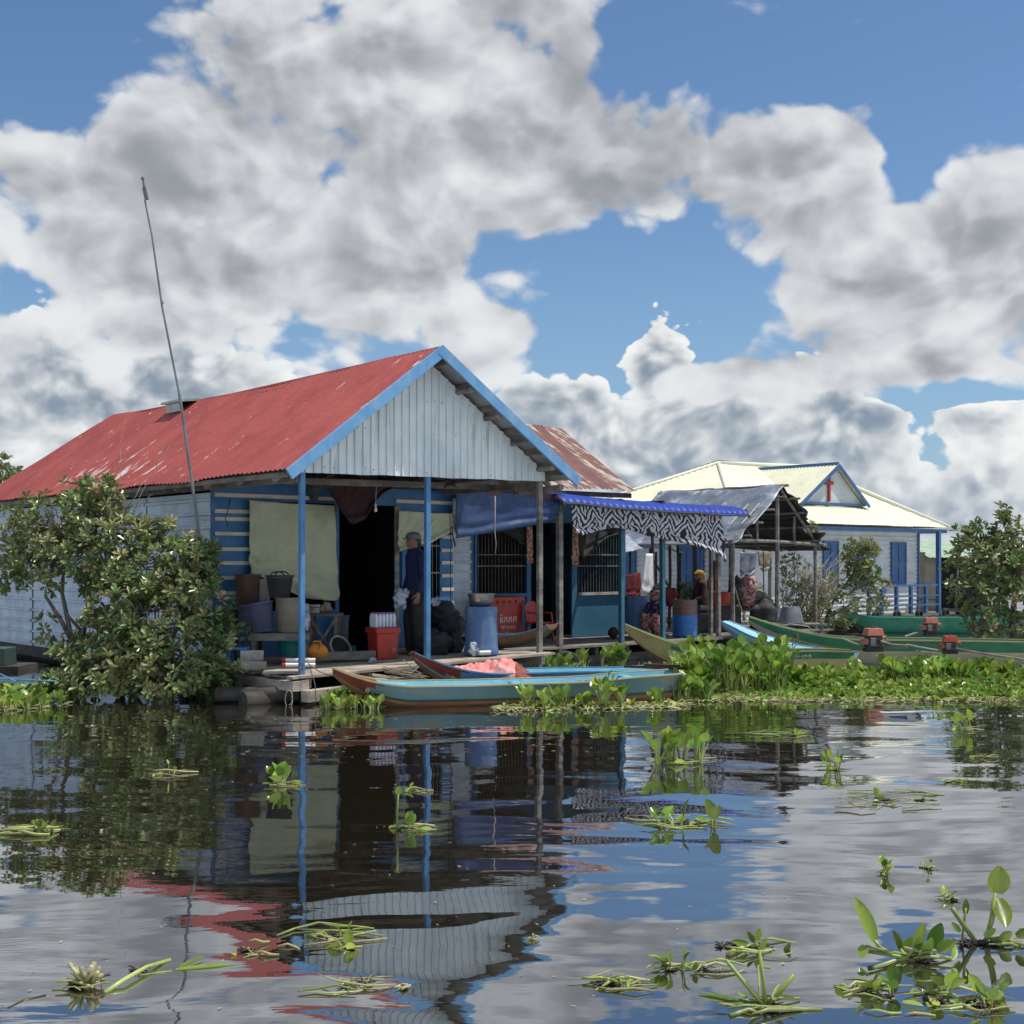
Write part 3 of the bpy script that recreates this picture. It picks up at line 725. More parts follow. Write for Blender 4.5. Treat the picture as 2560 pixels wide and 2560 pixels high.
# blue plastic tile awning
A0, A1 = t2(1405, 1.75), t2(1866, 1.75)
prof = [(2.75, 2.93), (2.45, 2.915), (2.2, 2.88), (2.0, 2.83), (1.86, 2.76), (1.76, 2.67), (1.71, 2.57), (1.70, 2.50)]
def awn(a, b):
    x = a*(A1-A0); k = b*(len(prof)-1); i = min(int(k), len(prof)-2); f = k-i
    s = prof[i][0]*(1-f)+prof[i+1][0]*f; z = 2.575+(prof[i][1]*(1-f)+prof[i+1][1]*f-2.5)*.52
    d = .013*abs(sin(pi*x/.145))+.010*((k*1.0) % 1 > .5)
    zt_ = -.10*a-.03*sin(pi*a)+.012*noise.noise(Vector((x*1.2, 0, 0)))
    ds, dz = (0, d) if b < .4 else (-d*.8, d*.5)
    return W(A0+x, s+ds, z+dz+zt_-.06)
mb = MB(); mb.grid(awn, 250, 14)
link('tile_awning', mb, M['awn'], mid, smooth=50)
mb = MB(); mb.tube([awn(0, b/10)-Vector((0, 0, .03)) for b in range(11)], .022, 6); mb.tube([awn(1, b/10)-Vector((0, 0, .03)) for b in range(11)], .02, 6)
mb.tube([awn(a/20, .98)+Vector((.02, .03, -.0)) for a in range(21)], .018, 6)
link('awning_frame', mb, M['wood_dark'], mid)
# ---------------------------------------------------------------- cloths
def cloth(name, label, top, bot, s, m, amp=.02, fr=3, nu=40, nv=24, uv=False, sag=0, seed=1, cat='cloth', hole=None, thick=.004):
    """top/bot: lists of (u, v) along the upper and lower edge; hangs on plane s"""
    def ed(l, a):
        k = a*(len(l)-1); i = min(int(k), len(l)-2); f = k-i
        return l[i][0]*(1-f)+l[i+1][0]*f, l[i][1]*(1-f)+l[i+1][1]*f
    def fn(a, b):
        u0, v0 = ed(top, a); u1, v1 = ed(bot, a); u = u0+(u1-u0)*b; v = v0+(v1-v0)*b
        t, z = TZ(u, v, s)
        q = Vector((a*fr, b*fr*.5, seed*3.1))
        d = amp*(noise.noise(q)+.5*noise.noise(q*2.3)+.6*sin(a*fr*5+seed+2*noise.noise(Vector((b*2, seed, 0))))*(.35+.65*b if sag == 0 else 1))
        d += amp*.35*noise.noise(Vector((a*fr*5+b*3, b*fr*2.2, seed)))+amp*.5*abs(noise.noise(Vector(((a+b*.6)*fr*2.5, (b-a*.5)*fr, seed))))
        d += amp*1.3*b*b*sin(b*22+noise.noise(Vector((a*3, seed, 1)))*3)*(.8 if b > .7 else .15)
        return W(t, s-abs(amp)*1.3-d, z)
    mb = MB(); mb.grid(fn, nu, nv, thick=thick)
    o = link(name, mb, M[m], None, smooth=True)
    if uv:
        me = o.data; ul = me.uv_layers.new(name='UVMap'); n1 = (nu+1)*(nv+1)
        for lp in me.loops:
            i = lp.vertex_index % n1; a = (i % (nu+1))/nu; b = (i//(nu+1))/nv
            u0, v0 = ed(top, a); u1, v1 = ed(bot, a); t, z = TZ(u0+(u1-u0)*b, v0+(v1-v0)*b, s)
            ul.data[lp.index].uv = (t-5.9, z-1.9)
    return tag(o, label, cat)
cloth('tarp', 'faded blue tarp strung below the brown fascia of the porch house', [(1134, 1224), (1260, 1230), (1396, 1246)],
      [(1134, 1346), (1180, 1338), (1250, 1327), (1340, 1311), (1370, 1300), (1394, 1290)], 1.99, 'blue_tarp', .025, 2.2, 50, 20, cat='tarp')
cloth('zebra_curtain', 'black and white zebra print curtain hanging below the blue tile awning', [(1420, 1252), (1600, 1272), (1700, 1278), (1802, 1274)],
      [(1428, 1330), (1450, 1338), (1500, 1324), (1530, 1318), (1570, 1324), (1620, 1340), (1680, 1352), (1740, 1366), (1790, 1385), (1812, 1406)], 1.86, 'zebra', .03, 3.2, 110, 30, uv=True, cat='curtain')
cloth('window_cloth', 'large pale green cloth nailed over the left window of the striped wall', [(616, 1251), (640, 1253), (720, 1259), (832, 1264)],
      [(619, 1437), (640, 1440), (660, 1449), (700, 1462), (735, 1484), (760, 1496), (800, 1500), (828, 1502), (846, 1498)], 2.10, 'cream_cloth', .045, 2.6, 90, 80, seed=4, cat='cloth')
cloth('window_cloth', 'crumpled pale green cloth tied up over the window behind the man', [(992, 1276), (1060, 1282), (1128, 1284)],
      [(990, 1380), (1000, 1376), (1030, 1366), (1070, 1358), (1110, 1338), (1130, 1322)], 2.09, 'cream_cloth', .04, 2.2, 40, 24, seed=9, cat='cloth')
cloth('hammock_cloth', 'dark maroon cloth bundled up and sagging from the porch ceiling', [(812, 1200), (870, 1210), (925, 1205), (985, 1190)],
      [(822, 1240), (840, 1280), (862, 1304), (885, 1311), (905, 1300), (925, 1262), (950, 1235), (988, 1215)], 1.75, 'maroon', .04, 2.5, 50, 24, seed=6, cat='cloth')
cloth('curtain', 'olive cloth bunched over the left window of the porch house', [(1200, 1300), (1260, 1300), (1325, 1300)],
      [(1195, 1338), (1250, 1330), (1285, 1350), (1300, 1364), (1325, 1364)], 3.5, 'sack', .03, 3, 30, 16, seed=12, cat='curtain')
cloth('curtain', 'olive cloth draped diagonally across the right window of the porch house', [(1432, 1310), (1470, 1310), (1520, 1312), (1545, 1315)],
      [(1446, 1398), (1462, 1390), (1490, 1362), (1515, 1345), (1545, 1335)], 3.5, 'trouser', .03, 3, 30, 16, seed=13, cat='curtain')
for u0, v0, lab in ((1321, 1316, 'floral print strip hanging left of the dark doorway'), (1436, 1320, 'floral print strip hanging right of the dark doorway')):
    cloth('hanging_strip', lab, [(u0-7, v0), (u0+7, v0)], [(u0-9, v0+92), (u0+9, v0+92)], 3.42, 'floral', .02, 1.5, 6, 24, seed=u0, cat='cloth')
cloth('hanging_cloth', 'torn white cloth hanging behind the crouching person', [(1612, 1384), (1630, 1384)], [(1600, 1480), (1618, 1490), (1632, 1500)], 4.3, 'white', .02, 2, 10, 14, seed=21)
cloth('hanging_cloth', 'dark red cloth hanging beside the blue barrel on the porch', [(1563, 1438), (1598, 1430)], [(1563, 1488), (1580, 1492), (1598, 1488)], 4.0, 'red_cloth', .02, 2, 10, 14, seed=22)
cloth('hammock', 'dark red hammock cloth hanging in the shade near the right porch posts', [(1778, 1400), (1790, 1405)], [(1745, 1540), (1765, 1555), (1790, 1550)], 4.2, 'red_cloth', .04, 2, 14, 20, seed=23, cat='hammock')
cloth('net_cloth', 'grey netting hanging from the beam of the open shed', [(1848, 1380), (1870, 1382), (1890, 1380)], [(1845, 1440), (1860, 1450), (1885, 1430)], 5.2, 'tarp_grey', .03, 2, 14, 20, seed=24, cat='net')
cloth('net_cloth', 'brown netting hanging near the shed centre pole', [(1888, 1378), (1925, 1380)], [(1895, 1422), (1906, 1430), (1918, 1424)], 4.9, 'dead', .03, 2, 14, 20, seed=25, cat='net')
# bulb on its wire
c = W(TZ(939, 1272, 1.5)[0], 1.5, TZ(939, 1272, 1.5)[1])
bl = thing('light_bulb', 'white light bulb hanging on a wire under the porch roof', 'light bulb', c)
mb = MB(); mb.lathe(c+Vector((0, 0, -.045)), [(.002, 0), (.018, .006), (.024, .025), (.022, .04), (.013, .06), (.012, .075)], 12); link('bulb', mb, M['plastic_white'], bl, smooth=True)
mb = MB(); mb.lathe(c+Vector((0, 0, .03)), [(.015, 0), (.016, .03), (.006, .04)], 10); mb.tube([c+Vector((0, 0, .06)), c+Vector((.01, 0, .3)), c+Vector((.0, .1, .42))], .003, 5); link('socket', mb, M['white'], bl)
# ================================================================ SHED
sh = thing('open_shed', 'dark open shed of thin poles with torn tarpaulin roof', 'shed', W(12.2, 4, 0), TH)
SS, SE = 2.77, 6.0
sl, sr_, sa = t2(1833, SS), t2(2040, SS), t2(1950, SS)
zl_, zr_, za_ = z2(1833, 1350, SS), z2(2040, 1362, SS), z2(1952, 1217, SS)
def shr(t0, z0, wv, seed, rag):
    def fn(a, b):
        s = SS-.14+(SE-SS+.1)*a
        if a == 0: s += rag*noise.noise(Vector((b*6, seed, 0)))
        t = sa+(t0-sa)*b; z = za_+(z0-za_)*b
        return W(t, s, z+.03+wv*noise.noise(Vector((a*4, b*4, seed)))-.05*sin(pi*b)*abs(sin(a*9)))
    return fn
mb = MB(); mb.grid(shr(sl-.16, zl_-.10, .06, 3, .1), 34, 22, thick=.012); link('tarp_roof', mb, M['tarp_grey'], sh, smooth=True)
def strip(a0, a1, b0, b1, seed):
    f = shr(sr_+.15, zr_-.09, .06, seed, .3)
    return lambda a, b: f(a0+(a1-a0)*a, b0+(b1-b0)*b)
mb = MB()
for k, (a0, a1, b0, b1) in enumerate(((0, .5, 0, .55), (.08, 1, .50, 1.02), (.55, 1, 0, .5), (0, .3, .75, 1.05), (.02, .2, .5, .66))):
    mb.grid(strip(a0, a1, b0, b1, 5+k*.3), 18, 14, thick=.012)
link('tarp_roof', mb, M['tarp_black'], sh, smooth=True)
mb = MB(MH)
def pole(p, q, r=.03): mb.tube([p, (Vector(p)+Vector(q))/2+Vector((R(-.02, .02), R(-.02, .02), R(-.02, .02))), q], [r, r*.9, r*.8], 7, jit=.08)
for s in (SS, 4.3, 5.8):
    pole((sl-.12, s, zl_-.08), (sa+.03, s, za_), .035); pole((sr_+.14, s, zr_-.08), (sa-.03, s, za_), .035)
for f in (.18, .42, .66, .9):
    pole((sa+(sl-sa)*f+.0, SS-.3-R(0, .12), za_+(zl_-za_)*f-.03), (sa+(sl-sa)*f, SE, za_+(zl_-za_)*f-.03), .022)
    pole((sa+(sr_-sa)*f, SS-.12-R(0, .25), za_+(zr_-za_)*f-.03), (sa+(sr_-sa)*f, SE, za_+(zr_-za_)*f-.05), .022)
pole((sa, SS-.2, za_+.02), (sa, SE, za_), .03)
link('rafter', mb, M['bamboo'], sh)
mb = MB(MH); pole((sl-.25, SS-.02, zl_+.0), (sr_+.3, SS-.02, zr_), .038); pole((sl-.1, 5.8, zl_), (sr_+.1, 5.8, zr_), .03); pole((sl, SS-.2, zl_), (sl, 6, zl_), .03); pole((sr_, SS-.2, zr_), (sr_, 6, zr_), .03)
pole((t2(1780, 3.4), 3.4, z2(1800, 1480, 3.4)), (sl+.2, 3.4, z2(1830, 1478, 3.4)), .022)
link('tie_beam', mb, M['bamboo'], sh)
for u, s, vt, vb, r in ((1833, SS, 1350, 1580, .042), (1942, SS, 1222, 1590, .05), (2038, SS, 1365, 1590, .042), (1893, SS, 1285, 1358, .028), (1986, SS, 1292, 1362, .028), (1860, 5.5, 1368, 1560, .04), (1925, 5.2, 1368, 1560, .05), (1825, 4.5, 1368, 1560, .03), (1908, 4.2, 1375, 1500, .015)):
    mb = MB(MH); t = t2(u, s); z = z2(u, vt, s); zb = z2(u, vb, s) if s == SS else .3
    if vb > 1500 and s == SS: zb = .1
    mb.tube([(t, s, zb), (t+R(-.02, .02), s, (z+zb)/2), (t, s, z)], [r, r*.95, r*.85], 7, jit=.1); link('pole', mb, M['bamboo'], sh)
mb = MB(MH); s = 2.55
while s < 6.1: mb.box(sl-.9+R(-.1, .1), sr_+.2+R(-.1, .1), s, s+.15, .24, .27); s += .158
link('deck_plank', mb, M['wood'], sh)
mb = MB(MH)
for k in range(5): mb.box(sl-.6+k*.75, sl-.5+k*.75, 2.5, 6, .05, .23)
for s in (2.9, 4.4): mb.tube([(sl-.8, s, .02), (sr_+.2, s, .02)], .12, 9)
link('bearer', mb, M['wood_dark'], sh)
c = W(t2(1890, SS-.2), SS-.2, z2(1890, 1268, SS-.2))
mb = MB(MH)                                                # pale wire rack lying on the shed roof edge
ra, rb = Vector((sa+(sl-sa)*.80, SS-.25, za_+(zl_-za_)*.80+.10)), Vector((sa+(sl-sa)*.42, SS-.25, za_+(zl_-za_)*.42+.10))
for k in range(15):
    p = ra.lerp(rb, k/14); mb.bar(p, p+Vector((0, .55, 0)), .012, .012)
mb.bar(ra, rb, .016, .016); mb.bar(ra+Vector((0, .55, 0)), rb+Vector((0, .55, 0)), .016, .016); mb.bar(ra+Vector((0, .28, 0)), rb+Vector((0, .28, 0)), .016, .016)
tag(link('wire_rack', mb, M['white']), 'small white slatted rack lying on the edge of the shed roof', 'rack')
# small tin awning glimpsed through the porch
def tina(a, b):
    t = t2(1560, 4.9)+a*(t2(1712, 4.9)-t2(1560, 4.9)); z0 = z2(1600, 1383, 4.9)
    return W(t, 4.9+b*1.1, z0+b*.42+.10*sin(pi*min(1, a*1.05))*(1-.5*b)+.012*abs(sin(pi*a*7)))
mb = MB(); mb.grid(tina, 42, 6, thick=.01)
ta_ = thing('tin_awning', 'low curved zinc awning seen through the open porch', 'awning', W(8.3, 5, 0), TH)
link('zinc_sheet', mb, M['zinc'], ta_, smooth=50)
mb = MB(MH)
for u in (1575, 1640, 1700): mb.tube([(t2(u, 5.1), 5.1, .2), (t2(u, 5.1), 5.1, z2(u, 1380, 5.1))], .025, 7)
for u in (1590, 1700): mb.tube([(t2(u, 5.1), 5.95, .2), (t2(u, 5.1), 5.95, z2(u, 1345, 5.1))], .025, 7)
link('pole', mb, M['wood_dark'], ta_)
# ================================================================ CHURCH
ch = thing('village_church', 'white sided building with cream hipped roof, blue doors and a red cross in its dormer', 'building', W(19, 9.5, 0), TH)
EA = 5.7; zE = 2.505; CL = 14.58; CR = 23.3; RS = 9.44; rl0, rl1 = 18.32, t2(2015, 9.44); zR0, zR1 = 4.185, 4.28; BK = 13.2
def hip(mb, A, B, C_, D_, pitch=.11):
    """A,B eave ends, D_,C_ ridge ends (C_ above B); ribs run up the slope"""
    A, B, C_, D_ = map(Vector, (A, B, C_, D_)); e = (B-A); L = e.length; e.normalize()
    n = e.cross((D_-A)).normalized()
    if n.z < 0: n = -n
    c0, d0 = (C_-A).dot(e), (D_-A).dot(e)
    up = ((D_-A)-e*d0); H = up.length; up.normalize()
    def fn(x, b, d):
        lim = 1.
        if x < d0: lim = x/d0
        if x > c0: lim = min(lim, (L-x)/(L-c0))
        return MH @ (A+e*x+up*(H*max(lim, 0)*b)+n*d)
    corr(mb, fn, L, pitch, .02, 'sin', 4, 4, sheet=1.0)
fl, fr_, bl_, br = (CL, EA, zE), (CR, EA, zE), (CL, BK, zE), (CR, BK, zE); r0, r1 = (rl0, RS, zR0), (rl1, RS, zR1)
for a, b, c_, d_, lab in ((fl, fr_, r1, r0, 'front slope'), (bl_, fl, r0, r0, 'left hip slope'), (fr_, br, r1, r1, 'right hip slope'), (br, bl_, r0, r1, 'back slope')):
    mb = MB(); hip(mb, a, b, c_, d_); o = link('roof_slope', mb, M['church_roof'], ch, smooth=True)
mb = MB(MH)
for a, b in ((r0, r1), (r0, fl), (r0, bl_), (r1, fr_), (r1, br)): mb.tube([Vector(a)+Vector((0, 0, .03)), Vector(b)+Vector((0, 0, .02))], .055, 8)
link('ridge_cap_and_seal', mb, M['cap'], ch, smooth=True)
mb = MB(MH)
for a, b in (((CL+.05, EA+.05), (CR-.05, EA+.05)), ((CL+.05, EA+.05), (CL+.05, BK)), ((CR-.05, EA+.05), (CR-.05, BK))): mb.bar((*a, zE-.09), (*b, zE-.09), .04, .10)
link('fascia', mb, M['church_blue'], ch)
mb = MB(MH); mb.box(CL+.1, CR-.1, EA+.1, BK-.1, zE-.10, zE-.06); link('soffit', mb, M['white'], ch)
# dormer
DS = 6.8; dt = t2(2088, DS); dz = z2(2088, 1163, DS); dl, dr_ = t2(2000, DS), t2(2158, DS); db = z2(2080, 1262, DS)
mb = MB(MH); mb.prism([(dl, DS, db), (dr_, DS, db), (dt, DS, dz-.05)], (0, .04, 0)); link('dormer_gable', mb, M['church_sheet'], ch)
for sx in (dl-.12, dr_+.12):
    mb = MB(); kz = (dz-db)
    corr(mb, lambda x, b, d: W(dt+(sx-dt)*b, DS-.12+x, dz+.02-(kz+.03)*b+d), 3.0, .11, .02, 'sin', 3, 4); link('dormer_roof', mb, M['church_roof'], ch, smooth=True)
mb = MB(MH); mb.bar((dl-.1, DS-.13, db-.02), (dt, DS-.13, dz-.02), .03, .08); mb.bar((dr_+.1, DS-.13, db-.02), (dt, DS-.13, dz-.02), .03, .08); mb.bar((dl, DS-.06, db+.02), (dr_, DS-.06, db+.02), .03, .06)
mb.tube([(dt, DS-.1, dz+.03), (dt, 9.3, dz+.03)], .05, 8)
link('dormer_trim', mb, M['church_blue'], ch)
mb = MB(MH); cx, cz = t2(2074, DS-.05), z2(2074, 1190, DS); mb.box(cx-.035, cx+.035, DS-.06, DS-.02, z2(2074, 1254, DS), z2(2074, 1188, DS)); mb.box(cx-.17, cx-.037, DS-.058, DS-.02, z2(2074, 1212, DS), z2(2074, 1203, DS)); mb.box(cx+.037, cx+.17, DS-.058, DS-.02, z2(2074, 1212, DS), z2(2074, 1203, DS))
link('cross', mb, M['cross'], ch)
WS = 6.15; wL, wR = CL+.45, 22.5; zf = .28
mb = MB(); corr(mb, lambda x, b, d: W(wL+(wR-wL)*b, WS-d, zf+x), 2.14, .115, .022, 'sin', 6, 5); link('front_wall', mb, M['church_sheet'], ch, smooth=True)
mb = MB(); corr(mb, lambda x, b, d: W(wL-d, WS+(6.6)*b, zf+x), 2.14, .115, .022, 'sin', 6, 5); link('side_wall', mb, M['church_sheet'], ch, smooth=True)
mb = MB(MH); mb.box(wR-.05, wR, WS+.02, 12.7, zf, 2.4); mb.box(wL+.05, wR, 12.7, 12.75, zf, 2.4); link('back_wall', mb, M['church_sheet'], ch)
mb = MB(MH); mb.box(wR-.03, wR+.04, WS-.05, WS+.04, zf, 2.42); link('corner_post', mb, M['church_blue'], ch)
def door(pl, a, b, z0, z1):
    mb = MB(MH)
    def bx(x0, x1, d0, d1, q0, q1):
        if pl == 'f': mb.box(x0, x1, WS-d1, WS-d0, q0, q1)
        else: mb.box(wL-d1, wL-d0, x0, x1, q0, q1)
    bx(a, b, .03, .045, z0, z1); w = b-a; m = (a+b)/2
    for x in (a, m-.02, b-.05): bx(x, x+(.05 if x != m-.02 else .04), .045, .06, z0, z1)
    for q in (z0, z0+(z1-z0)*.45, z1-.08): bx(a+.05, m-.02, .045, .057, q, q+.08); bx(m+.02, b-.05, .045, .057, q, q+.08)
    link('door', mb, M['church_blue'], ch)
door('f', t2(2225, WS), t2(2262, WS), z2(2240, 1463, WS), z2(2240, 1355, WS))
door('f', t2(2055, WS), t2(2093, WS), z2(2070, 1463, WS), z2(2070, 1352, WS))
door('f', t2(2134, WS), t2(2168, WS), z2(2150, 1466, WS), z2(2150, 1356, WS))
for ua, ub in ((1562, 1592), (1700, 1735), (1741, 1762)):
    sa_, sb_ = ST(ub, 1400, wL)[0], ST(ua, 1400, wL)[0]; 
    if sb_ < 12.6: door('s', sa_, sb_, .75, 2.0)
# porch deck and railing
PS = 5.6
mb = MB(MH); mb.box(CL-.2, 23.35, PS-.05, WS, .20, .27); mb.box(22.5, 23.35, WS, 12, .20, .27); mb.box(CL, 23.2, WS, 12.7, .2, .27); link('porch_deck', mb, M['wood'], ch)
mb = MB(MH)
for s in (6, 8, 10, 12): mb.tube([(CL-.2, s, .03), (23.3, s, .03)], .15, 10)
link('float_log', mb, M['wood_dark'], ch)
RL0, RL1 = t2(2172, PS), t2(2346, PS)
for u in (2172, 2204, 2241, 2277, 2314):
    mb = MB(MH); t = t2(u, PS); mb.box(t-.04, t+.04, PS-.04, PS+.04, .27, z2(u, 1466, PS)); link('baluster', mb, M['church_blue'], ch)
mb = MB(MH); mb.box(RL1-.05, RL1+.05, PS-.05, PS+.05, .2, zE-.1); link('porch_post', mb, M['church_blue'], ch)
for v, w in ((1463, .05), (1489, .025), (1512, .03)):
    mb = MB(MH); z = z2(2300, v, PS); mb.box(RL0 if v != 1463 else RL0-.0, RL1, PS-.025, PS+.025, z-w/2, z+w/2) if v == 1463 else mb.bar((RL0, PS-.045, z), (RL1, PS-.045, z), w, w)
    link('rail', mb, M['church_blue'], ch)
mb = MB(MH); z = z2(2300, 1463, PS); mb.bar((RL1, PS, z), (RL1, 9, z), .05, .05); mb.bar((RL1, PS, z-.4), (RL1, 9, z-.4), .03, .03); link('rail', mb, M['church_blue'], ch)
# green roofed hut beyond the church
hc = P(2380, 1540, 41)
hut = thing('green_hut', 'small dark hut with pale green tin roof beyond the church porch', 'hut', Vector((hc.x, hc.y, 0)), .1)
MHU = Matrix.Translation(Vector((hc.x, 41, 0))) @ Matrix.Rotation(.15, 4, 'Z')
mb = MB(MHU); corr(mb, lambda x, b, d: MHU.inverted() @ (MHU @ Vector((-1.3+x, -1+b*2.4, 1.72+b*.55+d))), 2.9, .15, .02, 'sin', 4, 4); link('roof', mb, M['green_sheet'], hut, smooth=True)
for bb in ((-1.3, -.9, -.75, -.7, .1, 1.75), (-1.3, -1.25, -.69, 1.3, .1, 1.9), (-1.2, 1.5, 1.31, 1.35, .1, 2.0), (1.3, 1.5, -.75, -.7, .1, 1.75)):
    mb = MB(MHU); mb.box(*bb); link('wall', mb, M['beige_tub'], hut)
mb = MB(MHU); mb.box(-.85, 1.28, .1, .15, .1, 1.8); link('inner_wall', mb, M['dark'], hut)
mb = MB(MHU); mb.box(-1.4, 1.6, -1, 1.5, .02, .12); link('deck', mb, M['wood_dark'], hut)
mb = MB(MHU); mb.tube([(-.3, -.8, .1), (-.2, -.8, 1.75)], .03, 7); mb.tube([(.85, -.8, .1), (.85, -.8, 1.75)], .03, 7); link('pole', mb, M['bamboo'], hut)
# ================================================================ THINGS ON THE DECKS
def XZ(u, v, Y): return P(u, v, Y)
def tub(name, label, cat, uc, v0, v1, w0, w1, Y, m, parts=(), lip=.012, n=28, tilt=0, wall=.008, group=None, rings=(), rim_m=None):
    """open tub: uc centre px, v0 rim, v1 base, w0/w1 widths in px at rim and base"""
    top, bot = P(uc, v0, Y), P(uc, v1, Y); h = top.z-bot.z; r0 = w0/2/F*Y; r1 = w1/2/F*Y
    th = thing(name, label, cat, bot, 0, group)
    T = Matrix.Translation(bot) @ Matrix.Rotation(tilt, 4, 'Y')
    mb = MB(T); pr = [(r1*.98, 0), (r1, .01)]
    for k in range(1, 12):
        f = k/12; rr = r1+(r0-r1)*f; bump_ = .012 if any(abs(f-q) < .04 for q in rings) else 0
        pr.append((rr+bump_, h*f))
    pr += [(r0, h-.006), (r0-wall, h-.004), (r1-wall, .02), (.001, .02)]
    mb.lathe((0, 0, 0), pr, n); link('body', mb, M[m], th, smooth=50)
    mb = MB(T); mb.lathe((0, 0, 0), [(r0-.002, h-.02), (r0+lip, h-.018), (r0+lip, h), (r0-wall-.001, h+.001)], n, cap=False); link('rim', mb, M[rim_m or m], th, smooth=40)
    return th, T, h, r0, r1
DY = 16.1
# bench with tubs and baskets
bz = P(700, 1581, DY).z; bx0, bx1 = P(628, 0, DY).x, P(775, 0, DY).x
bench = thing('wooden_bench', 'rough brown wooden bench carrying tubs and baskets beside the bush', 'bench', (0.5*(bx0+bx1), DY, .34))
TB = Matrix.Translation((0, DY, 0)) @ Matrix.Translation(((bx0+bx1)/2, 0, 0)) @ Matrix.Rotation(.12, 4, 'Z') @ Matrix.Translation((-(bx0+bx1)/2, 0, 0))
mb = MB(TB)
for k in range(3): mb.box(bx0, bx1, -.2+k*.14, -.07+k*.14, bz-.03, bz)
link('seat', mb, M['wood'], bench)
mb = MB(TB); mb.box(bx0, bx1, -.225, -.2, bz-.09, bz-.005); link('apron', mb, M['wood'], bench)
for x in (bx0+.05, bx1-.05):
    for y in (-.16, .16):
        mb = MB(TB); mb.box(x-.028, x+.028, y-.028, y+.028, .34, bz-.03); link('leg', mb, M['wood'], bench)
# small shelf behind, holding the brown tub
zsh = P(615, 1518, 16.4).z
shf = thing('wooden_stand', 'narrow wooden stand under the brown tub behind the blue basket', 'stand', P(615, 1640, 16.4))
mb = MB(); c = P(615, 1518, 16.4); mb.box(c.x-.18, c.x+.2, 16.25, 16.55, zsh-.03, zsh); link('top', mb, M['wood'], shf)
for dx in (-.15, .16):
    for dy in (16.28, 16.52):
        mb = MB(); mb.box(c.x+dx-.02, c.x+dx+.02, dy-.02, dy+.02, .34, zsh-.03); link('leg', mb, M['wood_dark'], shf)
tub('plastic_tub', 'dark brown barrel-shaped tub on the narrow stand', 'tub', 619, 1436, 1518, 62, 52, 16.4, 'brown_tub')
tub('metal_drum', 'beige round tub on the bench right of the slanted blue basket', 'tub', 724, 1494, 1580, 72, 62, DY, 'beige_tub', rings=(.3, .7))
mb = MB(); c = P(659, 1500, 16.45); mb.box(c.x-.05, c.x+.07, 16.42, 16.5, c.z-.02, P(659, 1447, 16.45).z)
tag(link('foam_sheet', mb, M['foam'], bevel=.005), 'pale upright foam sheet between the brown tub and the black basket', 'foam sheet')
def basket(name, label, uc, v0, v1, w0, w1, Y, m, tilt=0, n=26, nr=9, handle=True):
    top, bot = P(uc, v0, Y), P(uc, v1, Y); h = top.z-bot.z; r0 = w0/2/F*Y; r1 = w1/2/F*Y
    th = thing(name, label, 'basket', bot)
    T = Matrix.Translation(bot) @ Matrix.Rotation(tilt, 4, 'Y')
    mb = MB(T)
    for k in range(nr+1):
        f = k/nr; r = r1+(r0-r1)*f
        mb.lathe((0, 0, 0), [(r, h*f-.006), (r+.004, h*f-.006), (r+.004, h*f+.006), (r, h*f+.006)], 28, cap=False)
    for k in range(n*2):
        a = pi*k/n; mb.bar((cos(a)*r1, sin(a)*r1, 0), (cos(a)*r0, sin(a)*r0, h), .007, .007)
    mb.lathe((0, 0, 0), [(.001, 0), (r1, 0), (r1, .012), (.001, .012)], 24)
    mb.lathe((0, 0, 0), [(r1-.014, .01), (r0-.014, h-.02)], 24, cap=False)
    link('mesh_side', mb, M[m], th)
    mb = MB(T); mb.lathe((0, 0, 0), [(r0-.01, h-.01), (r0+.018, h-.012), (r0+.02, h+.01), (r0-.008, h+.012)], 28, cap=False); link('rim', mb, M[m], th, smooth=40)
    if handle:
        for sgn in (-1, 1):
            mb = MB(T); mb.tube([(cos(a)*.085, sgn*r0*.98, h+.01+sin(a)*.045) for a in [pi*i/8 for i in range(9)]], .009, 7); link('handle', mb, M[m], th, smooth=True)
    return th
basket('mesh_basket', 'black plastic mesh basket on top of the beige tub', 699, 1440, 1493, 66, 50, DY, 'black_plastic')
basket('laundry_basket', 'big slate blue slotted basket leaning on the bench', 653, 1508, 1578, 78, 58, DY-.05, 'slate_plastic', tilt=-.16, handle=False, nr=12)
tub('bucket', 'teal green bucket standing under the bench', 'bucket', 728, 1592, 1643, 66, 50, DY+.05, 'teal_plastic', rings=(.75,))
# lilac bag hanging right of the post
def lump(name, label, cat, uc, vc, wu, hv, Y, m, dep=.8, lm=.5, seed=1, nu=28, nv=20, rot=None):
    c = P(uc, vc, Y); mb = MB(); k = Y/F
    mb.ball(c, wu/2*k, wu/2*k*dep, hv/2*k, nu, nv, lump=lm, seed=seed, rot=rot)
    for i, v in enumerate(mb.v):
        d = (v-c); mb.v[i] = v+d*.16*noise.noise(v*14+Vector((seed, 0, 0)))
    return tag(link(name, mb, M[m], smooth=True), label, cat)
lump('cloth_bag', 'crumpled lilac cloth hanging just right of the blue post', 'cloth', 765, 1542, 20, 62, 15.7, 'lilac', seed=3)
